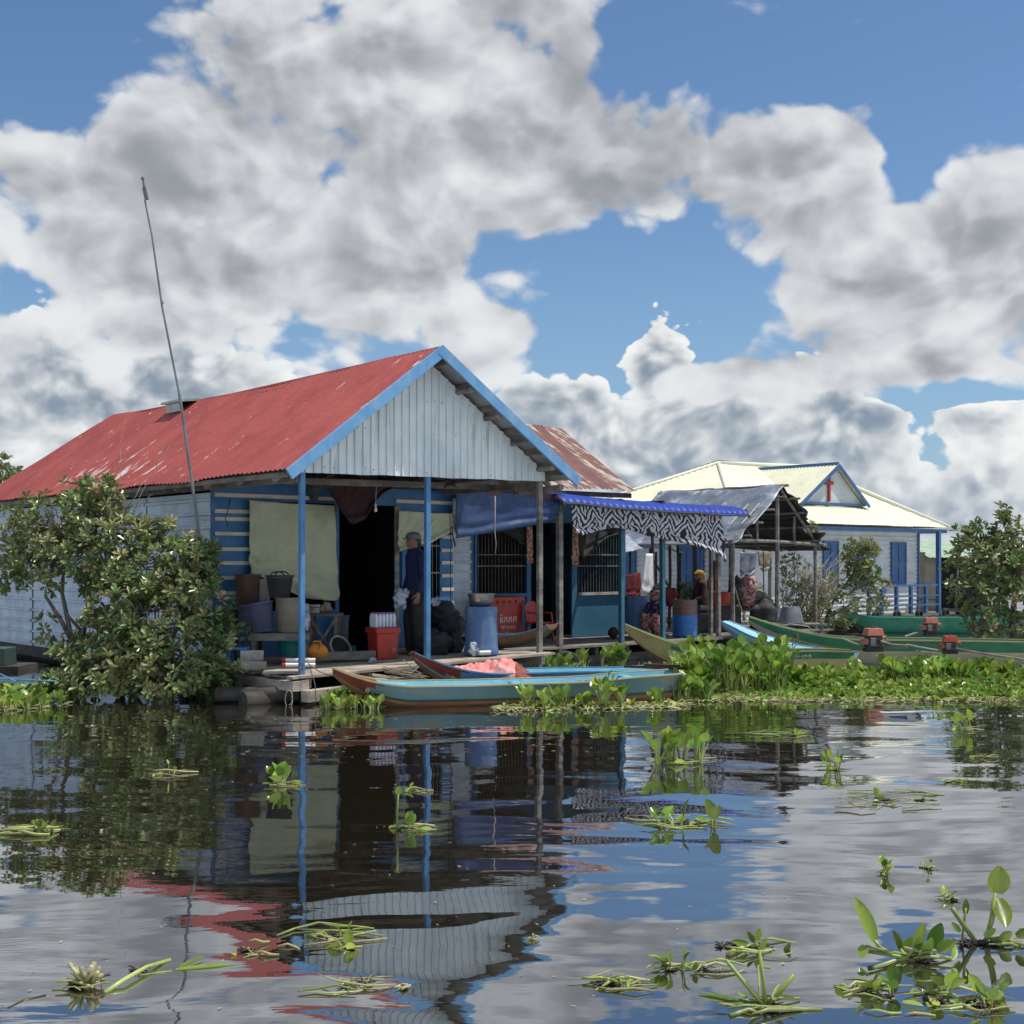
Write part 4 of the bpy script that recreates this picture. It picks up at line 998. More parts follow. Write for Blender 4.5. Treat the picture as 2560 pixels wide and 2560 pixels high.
# trestle with X brace
sx0, sx1, Yt = P(776, 0, 16.9).x, P(850, 0, 16.9).x, 16.9; zt2 = P(810, 1533, Yt).z
tr = thing('trestle_table', 'small rough table with crossed braces in front of the doorway', 'table', ((sx0+sx1)/2, Yt, .34))
mb = MB(); mb.box(sx0-.02, sx1+.02, Yt-.2, Yt+.2, zt2-.03, zt2); link('top', mb, M['wood'], tr)
for x in (sx0+.03, sx1-.03):
    for y in (-.17, .17):
        mb = MB(); mb.box(x-.022, x+.022, Yt+y-.022, Yt+y+.022, .34, zt2-.03); link('leg', mb, M['wood'], tr)
mb = MB(); mb.bar((sx0+.04, Yt-.2, zt2-.08), (sx1-.04, Yt-.2, .42), .03, .03); mb.bar((sx1-.04, Yt-.215, zt2-.08), (sx0+.12, Yt-.215, .5), .03, .03); mb.box(sx0, sx1, Yt-.19, Yt-.15, .48, .52); link('brace', mb, M['wood'], tr)
c = P(785, 1533, Yt-.05); bxx = thing('metal_box', 'small pale metal latch box on the rough table', 'box', c)
mb = MB(); mb.box(c.x-.075, c.x+.08, Yt-.12, Yt+.02, c.z, c.z+.075); link('body', mb, M['steel'], bxx, bevel=.004)
mb = MB(); mb.box(c.x-.078, c.x+.083, Yt-.123, Yt+.023, c.z+.077, c.z+.115); link('lid', mb, M['steel'], bxx, bevel=.006)
mb = MB(); mb.tube([(c.x-.02, Yt-.125, c.z+.07), (c.x-.015, Yt-.14, c.z+.055), (c.x+.01, Yt-.14, c.z+.055), (c.x+.015, Yt-.125, c.z+.07)], .004, 5); link('latch', mb, M['metal_grey'], bxx)
lump('net_heap', 'small grey heap of netting beside the metal box', 'heap', 815, 1520, 30, 26, Yt, 'dead', seed=8)
tub('bucket', 'square grey bucket standing in the doorway behind the rough table', 'bucket', 858, 1538, 1602, 30, 24, 17.4, 'grey_plastic', n=8)
# orange can
c = P(795, 1643, 15.9); oc = thing('fuel_can', 'orange plastic fuel can lying on the deck right of the blue post', 'fuel can', c)
mb = MB(); mb.ball(c+Vector((0, 0, .075)), .125, .09, .095, 20, 12, lump=.12, seed=2); link('body', mb, M['orange_plastic'], oc, smooth=True)
mb = MB(); mb.tube([c+Vector((-.06, -.02, .15)), c+Vector((-.045, -.02, .20)), c+Vector((.03, -.02, .195)), c+Vector((.05, -.02, .14))], .011, 7); link('handle', mb, M['orange_plastic'], oc, smooth=True)
mb = MB(); mb.tube([c+Vector((.02, -.09, .1)), c+Vector((.04, -.095, .15)), c+Vector((.0, -.05, .18))], .005, 5); link('strap', mb, M['black_plastic'], oc)
# leaning round basket lid
c = P(850, 1636, 16.6)
mb = MB(Matrix.Translation(c+Vector((0, 0, .085))) @ Matrix.Rotation(.5, 4, 'Z') @ Matrix.Rotation(1.05, 4, 'X') @ Matrix.Rotation(.3, 4, 'Y'))
mb.k = 0; mb.lathe((0, 0, -.02), [(.15, 0), (.165, 0), (.168, .045), (.15, .045)], 32, cap=False); mb.k = 1; mb.lathe((0, 0, -.015), [(.001, 0), (.152, 0), (.152, .01), (.001, .01)], 32)
tag(link('round_sieve', mb, [M['foam'], M['dark']], smooth=40), 'round sieve with a pale rim leaning in front of the dark doorway', 'sieve')
mb = MB(); c = P(878, 1628, 17.1); mb.box(c.x-.05, c.x+.05, 17.05, 17.2, .36, .36+.13); mb.box(c.x-.056, c.x+.056, 17.044, 17.206, .49, .505)
tag(link('plastic_crate', mb, M['teal_plastic'], bevel=.006), 'little teal plastic crate behind the round sieve', 'crate')
# blue stool and foam scraps, planks, roll of banner
c = P(595, 1668, 15.4); st = thing('plastic_stool', 'bright blue plastic stool beside the foam blocks at the bush edge', 'stool', c)
mb = MB(); mb.box(c.x-.10, c.x+.12, 15.3, 15.52, c.z+.21, c.z+.24); link('seat', mb, M['drum_steel'], st, bevel=.01)
for dx in (-.085, .105):
    for dy in (15.315, 15.505):
        mb = MB(); mb.bar((c.x+dx*1.1, dy, c.z), (c.x+dx, dy, c.z+.21), .035, .03); link('leg', mb, M['drum_steel'], st)
def block(name, label, cat, u0, u1, v0, v1, Y, d, m, rz=0, j=.006, bev=.008):
    a, b = P(u0, v1, Y), P(u1, v0, Y); cx = (a.x+b.x)/2
    T = Matrix.Translation((cx, Y, 0)) @ Matrix.Rotation(rz, 4, 'Z')
    mb = MB(T); mb.box(a.x-cx, b.x-cx, -d/2, d/2, a.z, b.z, j)
    return tag(link(name, mb, M[m], bevel=bev), label, cat)
block('foam_block', 'broken pale foam block lying upright on the planks near the blue stool', 'foam block', 600, 660, 1628, 1652, 15.35, .14, 'foam', .2, .02)
block('foam_block', 'long flat foam slab at the front left corner of the deck', 'foam block', 588, 664, 1655, 1673, 15.2, .2, 'foam', .3, .012)
block('timber_beam', 'thick grey timber lying on the deck left of the red cool box', 'timber', 782, 940, 1628, 1650, 16.35, .1, 'wood', .35, .008)
block('timber_beam', 'reddish plank lying on the deck behind the banner roll', 'timber', 650, 730, 1643, 1653, 15.6, .1, 'brown_paint', .25, .004)
block('loose_plank', 'pale plywood sheet sticking out over the front left deck corner', 'plank', 660, 760, 1676, 1682, 14.95, .35, 'wood_pale', .1, .006, .002)
block('loose_plank', 'long pale plank lying loose on the deck left of the blue post', 'plank', 600, 735, 1668, 1675, 15.25, .12, 'wood_pale', .25, .004, .002)
ro = thing('banner_roll', 'pair of rolled white banners with red ends lying by the blue post', 'roll', P(745, 1668, 15.15))
for k, (v, y) in enumerate(((1650, 15.25), (1662, 15.12))):
    mb = MB(); a, b = P(712, v, y), P(788, v, y+.1); mb.tube([a, b], .024, 10); link('roll', mb, M['white'], ro, smooth=50)
    mb = MB(); mb.tube([a+Vector((-.03, 0, 0)), a+Vector((.012, .001, 0))], .027, 10); link('roll_end', mb, M['red_plastic'], ro, smooth=50)
# red cool box
c = P(957, 1645, 16.7); z0 = deckz(1.3)+.005; c.z = z0
cb = thing('cool_box', 'red plastic cool box on the deck carrying bottled water', 'cool box', c, TH-.15)
TCB = Matrix.Translation(c) @ Matrix.Rotation(TH-.15, 4, 'Z'); hh = P(0, 1568, 16.6).z-z0-.05
mb = MB(TCB); a = .155
mb.add([(-a*.92, -a*.92, 0), (a*.92, -a*.92, 0), (a*.92, a*.92, 0), (-a*.92, a*.92, 0), (-a, -a, hh), (a, -a, hh), (a, a, hh), (-a, a, hh)], [(0,3,2,1),(4,5,6,7),(0,1,5,4),(1,2,6,5),(2,3,7,6),(3,0,4,7)])
link('body', mb, M['red_plastic'], cb, bevel=.012)
mb = MB(TCB); mb.box(-a-.02, a+.02, -a-.02, a+.02, hh-.03, hh+.045); link('lid', mb, M['red_plastic'], cb, bevel=.012)
mb = MB(TCB @ Matrix.Translation((a*.55, -a*.93, .12)) @ Matrix.Rotation(pi/2, 4, 'X')); mb.lathe((0, 0, 0), [(.012, -.01), (.026, -.01), (.026, .012), (.012, .012)], 16, cap=False); link('drain_ring', mb, M['foam'], cb)
pk = thing('bottle_pack', 'shrink-wrapped pack of water bottles with violet caps on the red cool box', 'water bottles', c+Vector((0, 0, hh+.05)), TH-.15)
TPK = TCB @ Matrix.Translation((0, 0, hh+.048))
for i in range(6):
    for j in range(4):
        x, y = -.128+i*.051, -.077+j*.051
        mb = MB(TPK); mb.lathe((x, y, 0), [(.022, 0), (.0245, .01), (.0225, .05), (.0245, .09), (.024, .13), (.012, .165), (.011, .175)], 10); b = link('bottle', mb, M['water_clear'], pk, smooth=True)
        mb = MB(TPK); mb.lathe((x, y, .172), [(.0135, 0), (.0135, .018)], 8); link('cap', mb, M['cap_purple'], b)
# sacks
for u, v, w, h, Y, sd, lab in ((1105, 1530, 84, 52, 17.7, 3, 'black slumped sack on top of the heap behind the mid post'), (1128, 1570, 64, 62, 17.6, 5, 'greyish lumpy sack on the right side of the heap by the blue drum'),
        (1085, 1608, 84, 62, 17.2, 7, 'big dark sack at the foot of the heap behind the mid post'), (1078, 1560, 56, 56, 17.9, 9, 'brownish sack in the middle of the heap against the wall'), (1135, 1612, 50, 50, 17.45, 11, 'small black sack beside the blue drum')):
    lump('sack', lab, 'sack', u, v, w, h, Y, 'sack', .8, .45, sd)
lump('plastic_bag', 'knotted white plastic bag on top of the dark sacks', 'bag', 1088, 1503, 22, 20, 17.5, 'bag_white', .6, 1.2, 31)
for u, v, w, h, Y, sd, m_, lab in ((785, 1218, 36, 60, 16.6, 61, 'sack', 'black bundle hanging under the porch roof right of the blue post'), (820, 1203, 70, 30, 16.9, 62, 'brown_paint', 'rust brown bundle stored under the porch roof beam'),
        (985, 1207, 110, 28, 17.4, 63, 'sack', 'long dark bundle tucked under the porch roof before the middle post'), (1100, 1212, 70, 24, 17.6, 64, 'wood_dark', 'dark bundle under the porch roof right of the middle post'), (900, 1200, 90, 22, 17.0, 65, 'wood_dark', 'flat dark bundle under the porch roof above the maroon cloth')):
    lump('roof_bundle', lab, 'bundle', u, v, w, h, Y, m_, .7, .7, sd)
# blue drum with basin
th_, T_, h_, r0_, r1_ = tub('plastic_drum', 'large scuffed blue plastic drum with an aluminium basin on top', 'drum', 1203, 1516, 1636, 78, 84, 16.95, 'drum_blue', rings=(.12, .93), lip=.004)
mb = MB(T_); mb.lathe((0, 0, h_-.012), [(.001, 0), (r0_-.004, 0), (r0_-.004, .01), (.001, .012)], 28); link('lid', mb, M['drum_blue'], th_, smooth=40)
cz = P(1203, 1513, 16.95); mb = MB()
mb.lathe(cz, [(.105, 0), (.12, .006), (.155, .05), (.172, .12), (.185, .150), (.187, .155), (.182, .157), (.166, .12), (.148, .055), (.11, .014), (.001, .012)], 36)
tag(link('metal_basin', mb, M['steel'], smooth=True), 'dented aluminium basin resting on the scuffed blue drum', 'basin')
# litter on the deck
c = P(1184, 1637, 16.6); c.z = deckz(2.4)+.002
lump('snack_bag', 'crumpled blue and violet plastic bag on the deck before the blue drum', 'bag', 1184, 1624, 20, 26, 16.5, 'bag_white', .6, .8, 12)
mb = MB(); a, b = P(1198, 1632, 16.45), P(1226, 1631, 16.5); mb.tube([a, b], .028, 14); tag(link('plastic_cup', mb, M['white'], smooth=50), 'white plastic cup lying on its side on the deck', 'cup')
lump('snack_bag', 'tiny pale violet wrapper at the foot of the red cool box', 'wrapper', 932, 1650, 16, 10, 16.05, 'lilac', .6, .9, 14)
# red ice chest with white lettering
S_IC = 3.0
ia, ib = TZ(1222, 1500, S_IC)[0], TZ(1308, 1500, S_IC)[0]; iz0, iz1 = .40, TZ(1265, 1492, S_IC)[1]
ic = thing('ice_chest', 'big red ice chest with white lettering against the porch wall', 'ice chest', W((ia+ib)/2, S_IC+.2, iz0), TH)
mb = MB(MH); mb.box(ia+.01, ib-.01, S_IC, S_IC+.42, iz0, iz1-.08); link('body', mb, M['red_plastic'], ic, bevel=.015)
mb = MB(MH); mb.box(ia-.01, ib+.01, S_IC-.02, S_IC+.44, iz1-.075, iz1); link('lid', mb, M['red_plastic'], ic, bevel=.015)
mb = MB(MH)
for k in range(5): x = ia+.04+k*(ib-ia-.08)/5; mb.box(x, x+(ib-ia)/8, S_IC-.035, S_IC-.02, iz1-.10, iz1-.06)
link('rim_lug', mb, M['red_plastic'], ic)
mb = MB(MH); mb.box(ia, ib, S_IC+.02, S_IC+.4, .29, iz0); tag(link('timber_block', mb, M['wood_dark']), 'dark timber block under the red ice chest', 'timber')
def text(body, size, T, m, parent, name='lettering', ext=.002, sx=1):
    cu = bpy.data.curves.new('t', 'FONT'); cu.body = body; cu.size = size; cu.extrude = ext; cu.align_x = 'CENTER'
    o = bpy.data.objects.new('t', cu); COL.objects.link(o); bpy.context.view_layer.update()
    me = bpy.data.meshes.new_from_object(o.evaluated_get(bpy.context.evaluated_depsgraph_get())); bpy.data.objects.remove(o)
    mb = MB(T @ Matrix.Diagonal((sx, 1, 1, 1))); 
    if not len(me.vertices): return
    mb.add([v.co for v in me.vertices], [tuple(p.vertices) for p in me.polygons]); return link(name, mb, M[m], parent)
TX = MH @ Matrix.Translation(((ia+ib)/2+.04, S_IC-.004, TZ(1270, 1556, S_IC)[1])) @ Matrix.Rotation(pi/2, 4, 'X')
text('ទឹកកក', .15, TX, 'white', ic); text('097 83 816', .068, TX @ Matrix.Translation((0, -.10, 0)), 'white', ic); text('ជ្រ', .06, TX @ Matrix.Translation((-.03, -.19, 0)), 'white', ic)
# red plastic chair
cc = W(TZ(1350, 1570, 2.75)[0], 2.75, .33); pc = thing('plastic_chair', 'red plastic chair half hidden behind the grey porch post', 'chair', cc, 0)
TC = Matrix.Translation(cc) @ Matrix.Rotation(.9, 4, 'Z') @ Matrix.Scale(.8, 4)
mb = MB(TC); mb.box(-.2, .2, -.2, .2, .36, .39); link('seat', mb, M['red_plastic'], pc, bevel=.01)
mb = MB(TC); mb.grid(lambda a, b: (-.2+.4*a, .19+.05*b-.03*sin(pi*a), .39+.42*b-.10*(abs(a-.5)*2)**3*(b > .5)), 12, 8, thick=.02); link('backrest', mb, M['red_plastic'], pc, smooth=40)
for dx in (-.17, .17):
    for dy in (-.17, .17): mb = MB(TC); mb.bar((dx*1.15, dy*1.15, 0), (dx, dy, .36), .035, .03); link('leg', mb, M['red_plastic'], pc)
for dx in (-.2, .2): mb = MB(TC); mb.tube([(dx, .17, .58), (dx, -.14, .57), (dx, -.17, .37)], .018, 7); link('armrest', mb, M['red_plastic'], pc)
# half-sunk tyre
def tyre(label, c, r, w, rz, rx=0, group=None, name='old_tyre'):
    T = Matrix.Translation(c) @ Matrix.Rotation(rz, 4, 'Z') @ Matrix.Rotation(pi/2+rx, 4, 'X')
    mb = MB(T); pr = [(r-w*.45, -w*.5), (r-w*.1, -w*.5), (r, -w*.3), (r, w*.3), (r-w*.1, w*.5), (r-w*.45, w*.5), (r-w*.5, w*.3), (r-w*.5, -w*.3), (r-w*.45, -w*.5)]
    mb.lathe((0, 0, 0), pr, 32, cap=False); return tag(link(name, mb, M['rubber'], smooth=50), label, 'tyre', group)
tyre('worn black tyre half sunk between the deck and the floating plants', P(1415, 1662, 18.4), .20, .16, .3)
for k, (u, lab) in enumerate(((2187, 'leftmost small tyre along the church porch'), (2240, 'second small tyre from the left along the church porch'), (2296, 'third small tyre from the left along the church porch'), (2362, 'rightmost small tyre beside the church porch post'))):
    t = TZ(u, 1400, 5.45)[0]; tyre(lab, W(t, 5.42, .27), .12, .1, TH, group='tyres along the church porch')
# middle porch
Ym = 22.4
th_, T_, h_, a_, b_ = tub('plastic_drum', 'dark blue plastic barrel left of the crouching person', 'drum', 1593, 1490, 1585, 64, 62, Ym, 'drum_blue', rings=(.2, .8))
c = P(1712, 1580, Ym+.2); c.z = .31
dr = thing('steel_drum', 'blue steel drum with a rusty top between the porch posts', 'drum', c); rr = 31/F*Ym; h = P(0, 1499, Ym+.2).z-.31
mb = MB(); mb.lathe(c, [(rr, 0)]+[(rr+(.010 if k in (5, 9) else 0)+(.004 if k % 2 else 0), h*.58*k/12) for k in range(1, 13)], 32); link('body', mb, M['drum_steel'], dr, smooth=50)
mb = MB(); mb.lathe(c+Vector((0, 0, h*.58+.002)), [(rr-.001, 0), (rr, h*.18), (rr+.009, h*.2), (rr, h*.22), (rr, h*.41), (rr-.01, h*.415), (rr-.012, h*.36), (.001, h*.36)], 32, lean=(0, 0)); link('rusty_top', mb, M['drum_rust'], dr, smooth=50)
tub('basin', 'wide red plastic basin stacked at the back of the open shed', 'basin', 1803, 1480, 1512, 66, 46, 24.6, 'red_plastic')
mb = MB(); c = P(1803, 1514, 24.6); mb.box(c.x-.3, c.x+.35, 24.4, 24.9, .3, c.z-.005, .01); tag(link('wooden_crate', mb, M['wood_dark']), 'dark wooden crate under the red basin', 'crate')
lump('cloth_bundle', 'faded pink cloth bundle standing upright in the open shed', 'bundle', 1865, 1480, 50, 84, 24.9, 'floral_pink', .7, .4, 41)
lump('net_bundle', 'black netting bundle beside the pink cloth bundle', 'bundle', 1840, 1478, 36, 60, 24.7, 'sack', .8, .7, 43)
lump('net_bundle', 'wide dark net bundle at the foot of the shed centre pole', 'bundle', 1910, 1538, 68, 78, 24.8, 'sack', .8, .3, 44)
lump('cloth_bundle', 'olive cloth bundle behind the shed centre pole', 'bundle', 1898, 1492, 40, 26, 25.3, 'beige_tub', .8, .4, 45)
for lab, u0, u1, v_, Y, nm in (('low dark timber counter behind the crouching person', 1630, 1700, 1508, 23.4, 'counter'), ('rough plank table under the pink cloth bundle', 1822, 1890, 1521, 24.9, 'table')):
    a, b = P(u0, v_, Y), P(u1, v_, Y); tb_ = thing('low_'+nm, lab, nm, ((a.x+b.x)/2, Y, .3))
    mb = MB(); mb.box(a.x, b.x, Y-.25, Y+.3, a.z-.04, a.z); link('top', mb, M['wood_dark'], tb_)
    for x in (a.x+.04, b.x-.04):
        for y in (Y-.2, Y+.25): mb = MB(); mb.box(x-.03, x+.03, y-.03, y+.03, .28, a.z-.04); link('leg', mb, M['wood_dark'], tb_)
lump('red_bag', 'dull red bag behind the steel drum', 'bag', 1668, 1490, 44, 50, 23.2, 'red_cloth', .8, .4, 46)
lump('dark_sack', 'dark round sack behind the crouching person', 'sack', 1650, 1480, 40, 46, 23.4, 'sack', .8, .3, 47)
lump('red_bucket', 'small red pot with white cloth in the shade of the right window', 'pot', 1533, 1582, 26, 30, 21.9, 'maroon', .8, .1, 48)
# upside-down grey tub on its stand in front of the shed
c = P(1977, 1558, 22.9); T0 = Matrix.Translation(c); ut = thing('grey_tub', 'large grey tub turned upside down in front of the open shed', 'tub', c)
w0 = 66/2/F*22.9; w1 = 44/2/F*22.9; hh = (1558-1517)/F*22.9
mb = MB(T0); mb.lathe((0, 0, 0), [(w0, 0), (w0*.98, .02), (w1*1.05, hh-.03), (w1, hh), (w1*.5, hh+.003)], 26); link('body', mb, M['metal_grey'], ut, smooth=45)
mb = MB(T0); mb.lathe((0, 0, 0), [(w0, -.002), (w0+.02, 0), (w0+.02, .022), (w0-.002, .024)], 26, cap=False); link('rim', mb, M['metal_grey'], ut)
fr = thing('landing_platform', 'small weathered plank platform under the grey tub', 'platform', (c.x, 22.9, 0))
mb = MB(); 
for k in range(4): mb.box(c.x-.55, c.x+.6, 22.6+k*.16, 22.75+k*.16, c.z-.035, c.z-.004, .004)
link('plank', mb, M['wood'], fr)
for dx in (-.5, .5): mb = MB(); mb.tube([(c.x+dx, 22.7, -.2), (c.x+dx, 22.7, c.z+.06)], .035, 7); link('pole', mb, M['bamboo'], fr)
# twig pile between boat and deck
random.seed(31)
mb = MB()
for k in range(16):
    a = P(955+R(0, 40), 1672+R(-4, 12), 15.0+R(0, .2)); b = a+Vector((R(.2, .42), R(-.05, .12), R(-.10, .0))); mb.tube([a, (a+b)/2+Vector((0, 0, R(-.02, .03))), b], [R(.006, .012), .008, .004], 5)
mb.tube([P(935, 1700, 15.0), P(1060, 1694, 15.1)], .022, 7); mb.tube([P(930, 1690, 15.05), P(1000, 1698, 15.1)], .03, 8)
tag(link('twig_pile', mb, M['dead']), 'pile of dry bleached twigs between the deck and the nearest boat', 'twigs')
mb = MB(); mb.tube([P(1008, 1649, 15.3), P(1065, 1697, 15.0)], .007, 5); mb.tube([P(1048, 1666, 15.2), P(1020, 1690, 15.05)], .006, 5)
tag(link('bamboo_cross', mb, M['bamboo']), 'two crossed thin bamboo sticks by the red bow', 'sticks')
# ropes
def rope(label, pts, r=.006, m='rope'):
    mb = MB(); mb.tube(pts, r, 5); return tag(link('rope', mb, M[m], smooth=True), label, 'rope')
def sagrope(a, b, sag, n=10): return [a.lerp(b, i/n)-Vector((0, 0, sag*sin(pi*i/n))) for i in range(n+1)]
rope('mooring rope from the blue corner post to the bow of the nearest boat', sagrope(P(757, 1645, 14.65), P(832, 1690, 14.35), .04))
rope('loose rope hanging from the blue corner post into the water', [P(752, 1640, 14.66), P(768, 1648, 14.6), P(778, 1680, 14.55), P(788, 1712, 14.5), P(790, 1755, 14.45)], .005)
rope('knotted rope coil at the foot of the blue corner post', [P(752+6*cos(i*.9), 1662+9*sin(i*.9)+i*.6, 14.62+.002*i) for i in range(16)], .005)
rope('pale rope loop hanging in the water below the front left deck corner', [P(722+9*sin(i*.5), 1742+20*cos(i*.5)+i*.6, 14.5) for i in range(18)], .006, 'foam')
rope('thin black cord hanging down the right edge of the striped wall', [P(1124, 1262, 18.4), P(1127, 1350, 18.4), P(1126, 1440, 18.4), P(1127, 1512, 18.4)], .006, 'black_plastic')
rope('black cord loop hanging beside the striped wall', [P(1130, 1315, 18.3), P(1132, 1340, 18.3), P(1137, 1368, 18.3), P(1140, 1366, 18.3), P(1134, 1345, 18.3)], .006, 'black_plastic')
rope('pale knotted string hanging before the left window of the porch house', [P(1238, 1240, 19.0), P(1237, 1330, 19.0), P(1240, 1360, 19.0), P(1238, 1385, 19.0)], .008, 'foam')
rope('thin wire hanging from the gable edge in front of the blue tarp', [P(1283, 1200, 16.9), P(1284, 1240, 16.9), P(1283, 1262, 16.9)], .004, 'black_plastic')
rope('black cable hanging on the blue boards at the left end of the wall', [P(575, 1245, 16.35), P(570, 1275, 16.35), P(563, 1295, 16.35), P(570, 1318, 16.35)], .006, 'black_plastic')
rope('mooring rope running from the shed pole to the long green boat', sagrope(P(1838, 1468, 23), P(1866, 1548, 21.3), .08))
rope('pale rope looped over the platform beside the grey tub', [P(1938, 1570, 22.4), P(1975, 1560, 22.4), P(2020, 1566, 22.4), P(2035, 1582, 22.4)], .010, 'foam')
# ================================================================ BOATS
def boatmat(name, col, col2, dirt, amt=.5): return mat(name, col, .45, 0, col2, nscale=2.4, dirt=dirt, dirt_amt=amt, dirt_scale=(2, 2, 9), bump=.002)
M['b_teal'] = boatmat('faded_teal_paint', (.10,.20,.22), (.13,.24,.24), (.30,.22,.10), .8)
M['b_low'] = boatmat('dark_green_bottom', (.035,.07,.06), (.05,.08,.06), (.10,.05,.025))
M['b_orange'] = boatmat('orange_band', (.30,.095,.035), (.36,.17,.07), (.12,.08,.05))
M['b_red'] = boatmat('dark_red_bow', (.17,.022,.015), (.22,.04,.02), (.06,.03,.02))
M['b_cream'] = boatmat('cream_rail', (.58,.52,.30), (.50,.44,.24), (.22,.16,.09))
M['b_in'] = boatmat('sky_blue_inside', (.10,.36,.50), (.15,.44,.56), (.24,.30,.28), .35)
M['b_in_dk'] = boatmat('blue_inside', (.05,.19,.36), (.08,.24,.42), (.2,.22,.2), .3)
M['b_green'] = boatmat('green_paint', (.022,.15,.065), (.04,.20,.09), (.17,.18,.09), .75)
M['b_yel'] = boatmat('yellow_paint', (.47,.42,.17), (.40,.35,.14), (.22,.13,.06))
M['b_brown'] = boatmat('brown_bottom', (.24,.12,.045), (.17,.08,.035), (.08,.05,.03))
M['b_jade'] = boatmat('jade_paint', (.03,.20,.115), (.04,.26,.16), (.02,.07,.05))
M['b_sky'] = boatmat('pale_blue_paint', (.30,.52,.60), (.36,.58,.64), (.2,.3,.34), .3)
M['b_rim'] = boatmat('steel_blue_rim', (.09,.25,.40), (.12,.30,.45), (.3,.36,.4), .3)
M['b_grey'] = boatmat('pale_grey_paint', (.42,.39,.26), (.34,.30,.19), (.2,.16,.12))
def boat(name, label, st, bo, beam, hgt, mats, bow_h=.35, bow_len=.28, bow_tip=.06, stern_h=.0, stern_w=.7, bands=(0, .12, .22, .62, .93, 1.0), bow_mat=None, draft=.1, thw=2, inner='b_in', rail='b_cream', group=None, curve=1.0, eye=True, deck=None):
    """st/bo: stern and bow points on the water; bands: heights (0..1) between the painted strips of the side"""
    st, bo = Vector(st), Vector(bo); L = (bo-st).length; rz = atan2(bo.y-st.y, bo.x-st.x)
    c = (st+bo)/2; th = thing(name, label, 'boat', (c.x, c.y, -draft), rz, group)
    T = Matrix.Translation((st.x, st.y, 0)) @ Matrix.Rotation(rz, 4, 'Z')
    def prof(a):                                   # a 0 stern .. 1 bow -> x, half widths, bottom z, top z
        x = a*L
        q = max(0, (a-(1-bow_len))/bow_len)
        wtop = beam/2*(stern_w+(1-stern_w)*min(1, a/.35))*(1-(1-bow_tip/(beam/2))*q**1.5)
        wbot = wtop*(.62-.15*q)
        ztop = hgt+bow_h*q**1.8+stern_h*max(0, 1-a/.45)**1.3+.02*noise.noise(Vector((a*5, L, 0)))
        zbot = -draft+(draft+ztop-.05)*(.92*q**1.35)*1.0+.03*max(0, 1-a/.1)
        xs = 0 if a > .001 else 0
        return x, wtop, wbot, zbot, ztop
    NA = 44; nb = len(bands)-1
    for sgn in (1,):
        mb = MB(T); base = 0; rows = []
        for i in range(NA+1):
            x, wt, wb, zb, zt = prof(i/NA); row = []
            for s in (-1, 1):
                side = []
                for f in bands:
                    y = wb+(wt-wb)*(f**.75); lean = .05*(1-i/NA < .02)
                    side.append((x-(.10*(1-f) if i == 0 else 0)*-1, s*y, zb+(zt-zb)*f))
                row.append(side)
            rows.append(row)
        vs = []; n1 = nb+1
        for row in rows: vs += row[0]+row[1]
        fs = []; mi = []
        for i in range(NA):
            o, p = i*2*n1, (i+1)*2*n1
            for s in (0, 1):
                for k in range(nb):
                    fs.append((o+s*n1+k, p+s*n1+k, p+s*n1+k+1, o+s*n1+k+1))
                    mm = k
                    if bow_mat is not None and i/NA > 1-bow_len*.62+.10*bow_len*(nb-1-k)*(2.6 if k < 2 else 1.): mm = nb
                    mi.append(mm)
            fs.append((o, p, p+n1, o+n1)); mi.append(0)
        for k in range(nb): fs.append((k, k+1, n1+k+1, n1+k)); mi.append(k)
        o = NA*2*n1
        for k in range(nb): fs.append((o+k, o+n1+k, o+n1+k+1, o+k+1)); mi.append(nb if bow_mat else k)
        mb.add(vs, fs); mb.mi = mi
        ml = [M[q] for q in mats]+[M[bow_mat or mats[-1]]]
        link('hull', mb, ml, th, smooth=35)
    # inside
    mb = MB(T); vs = []; e = .022; A1 = 1-bow_len*.55; NI = 34
    for i in range(NI+1):
        x, wt, wb, zb, zt = prof(.012+(A1-.012)*i/NI)
        zf = max(zb+.05, .015*0-.02) if zb < 0 else zb+.05
        for y, z in ((-(wt-e), zt-.004), (-(wb*.5+wt*.5-e), (zf+zt)/2), (-(wb-e*.5), zf), (wb-e*.5, zf), (wb*.5+wt*.5-e, (zf+zt)/2), (wt-e, zt-.004)): vs.append((x, y, z))
    fs = [(i*6+k, i*6+k+1, i*6+k+7, i*6+k+6) for i in range(NI) for k in range(5)]+[(0,1,4,5), (1,2,3,4)]+[(NI*6, NI*6+5, NI*6+4, NI*6+1), (NI*6+1, NI*6+4, NI*6+3, NI*6+2)]
    mb.add(vs, fs); link('liner', mb, M[inner], th, smooth=35)
    # rail strips
    for s in (-1, 1):
        mb = MB(T); pts = []
        for i in range(NA+1):
            x, wt, wb, zb, zt = prof(i/NA); pts.append((x, s*(wt-.004), zt))
        vs = []
        for x, y, z in pts: vs += [(x, y-.018, z-.006), (x, y+.018, z-.006), (x, y+.018, z+.012), (x, y-.018, z+.012)]
        mb.add(vs, [(i*4+k, i*4+(k+1)%4, i*4+4+(k+1)%4, i*4+4+k) for i in range(NA) for k in range(4)]+[(3,2,1,0), tuple(NA*4+k for k in range(4))])
        link('rail', mb, M[rail], th)
    # foredeck cover and stern board
    mb = MB(T); vs = []; n = 12
    for i in range(n+1):
        x, wt, wb, zb, zt = prof(A1+(1-A1)*i/n); vs += [(x, -wt+.01, zt-.002), (x, 0, zt+.012), (x, wt-.01, zt-.002)]
    mb.add(vs, [(i*3+k, i*3+k+1, i*3+k+4, i*3+k+3) for i in range(n) for k in range(2)])
    link('foredeck', mb, M[deck or bow_mat or inner], th, smooth=50)
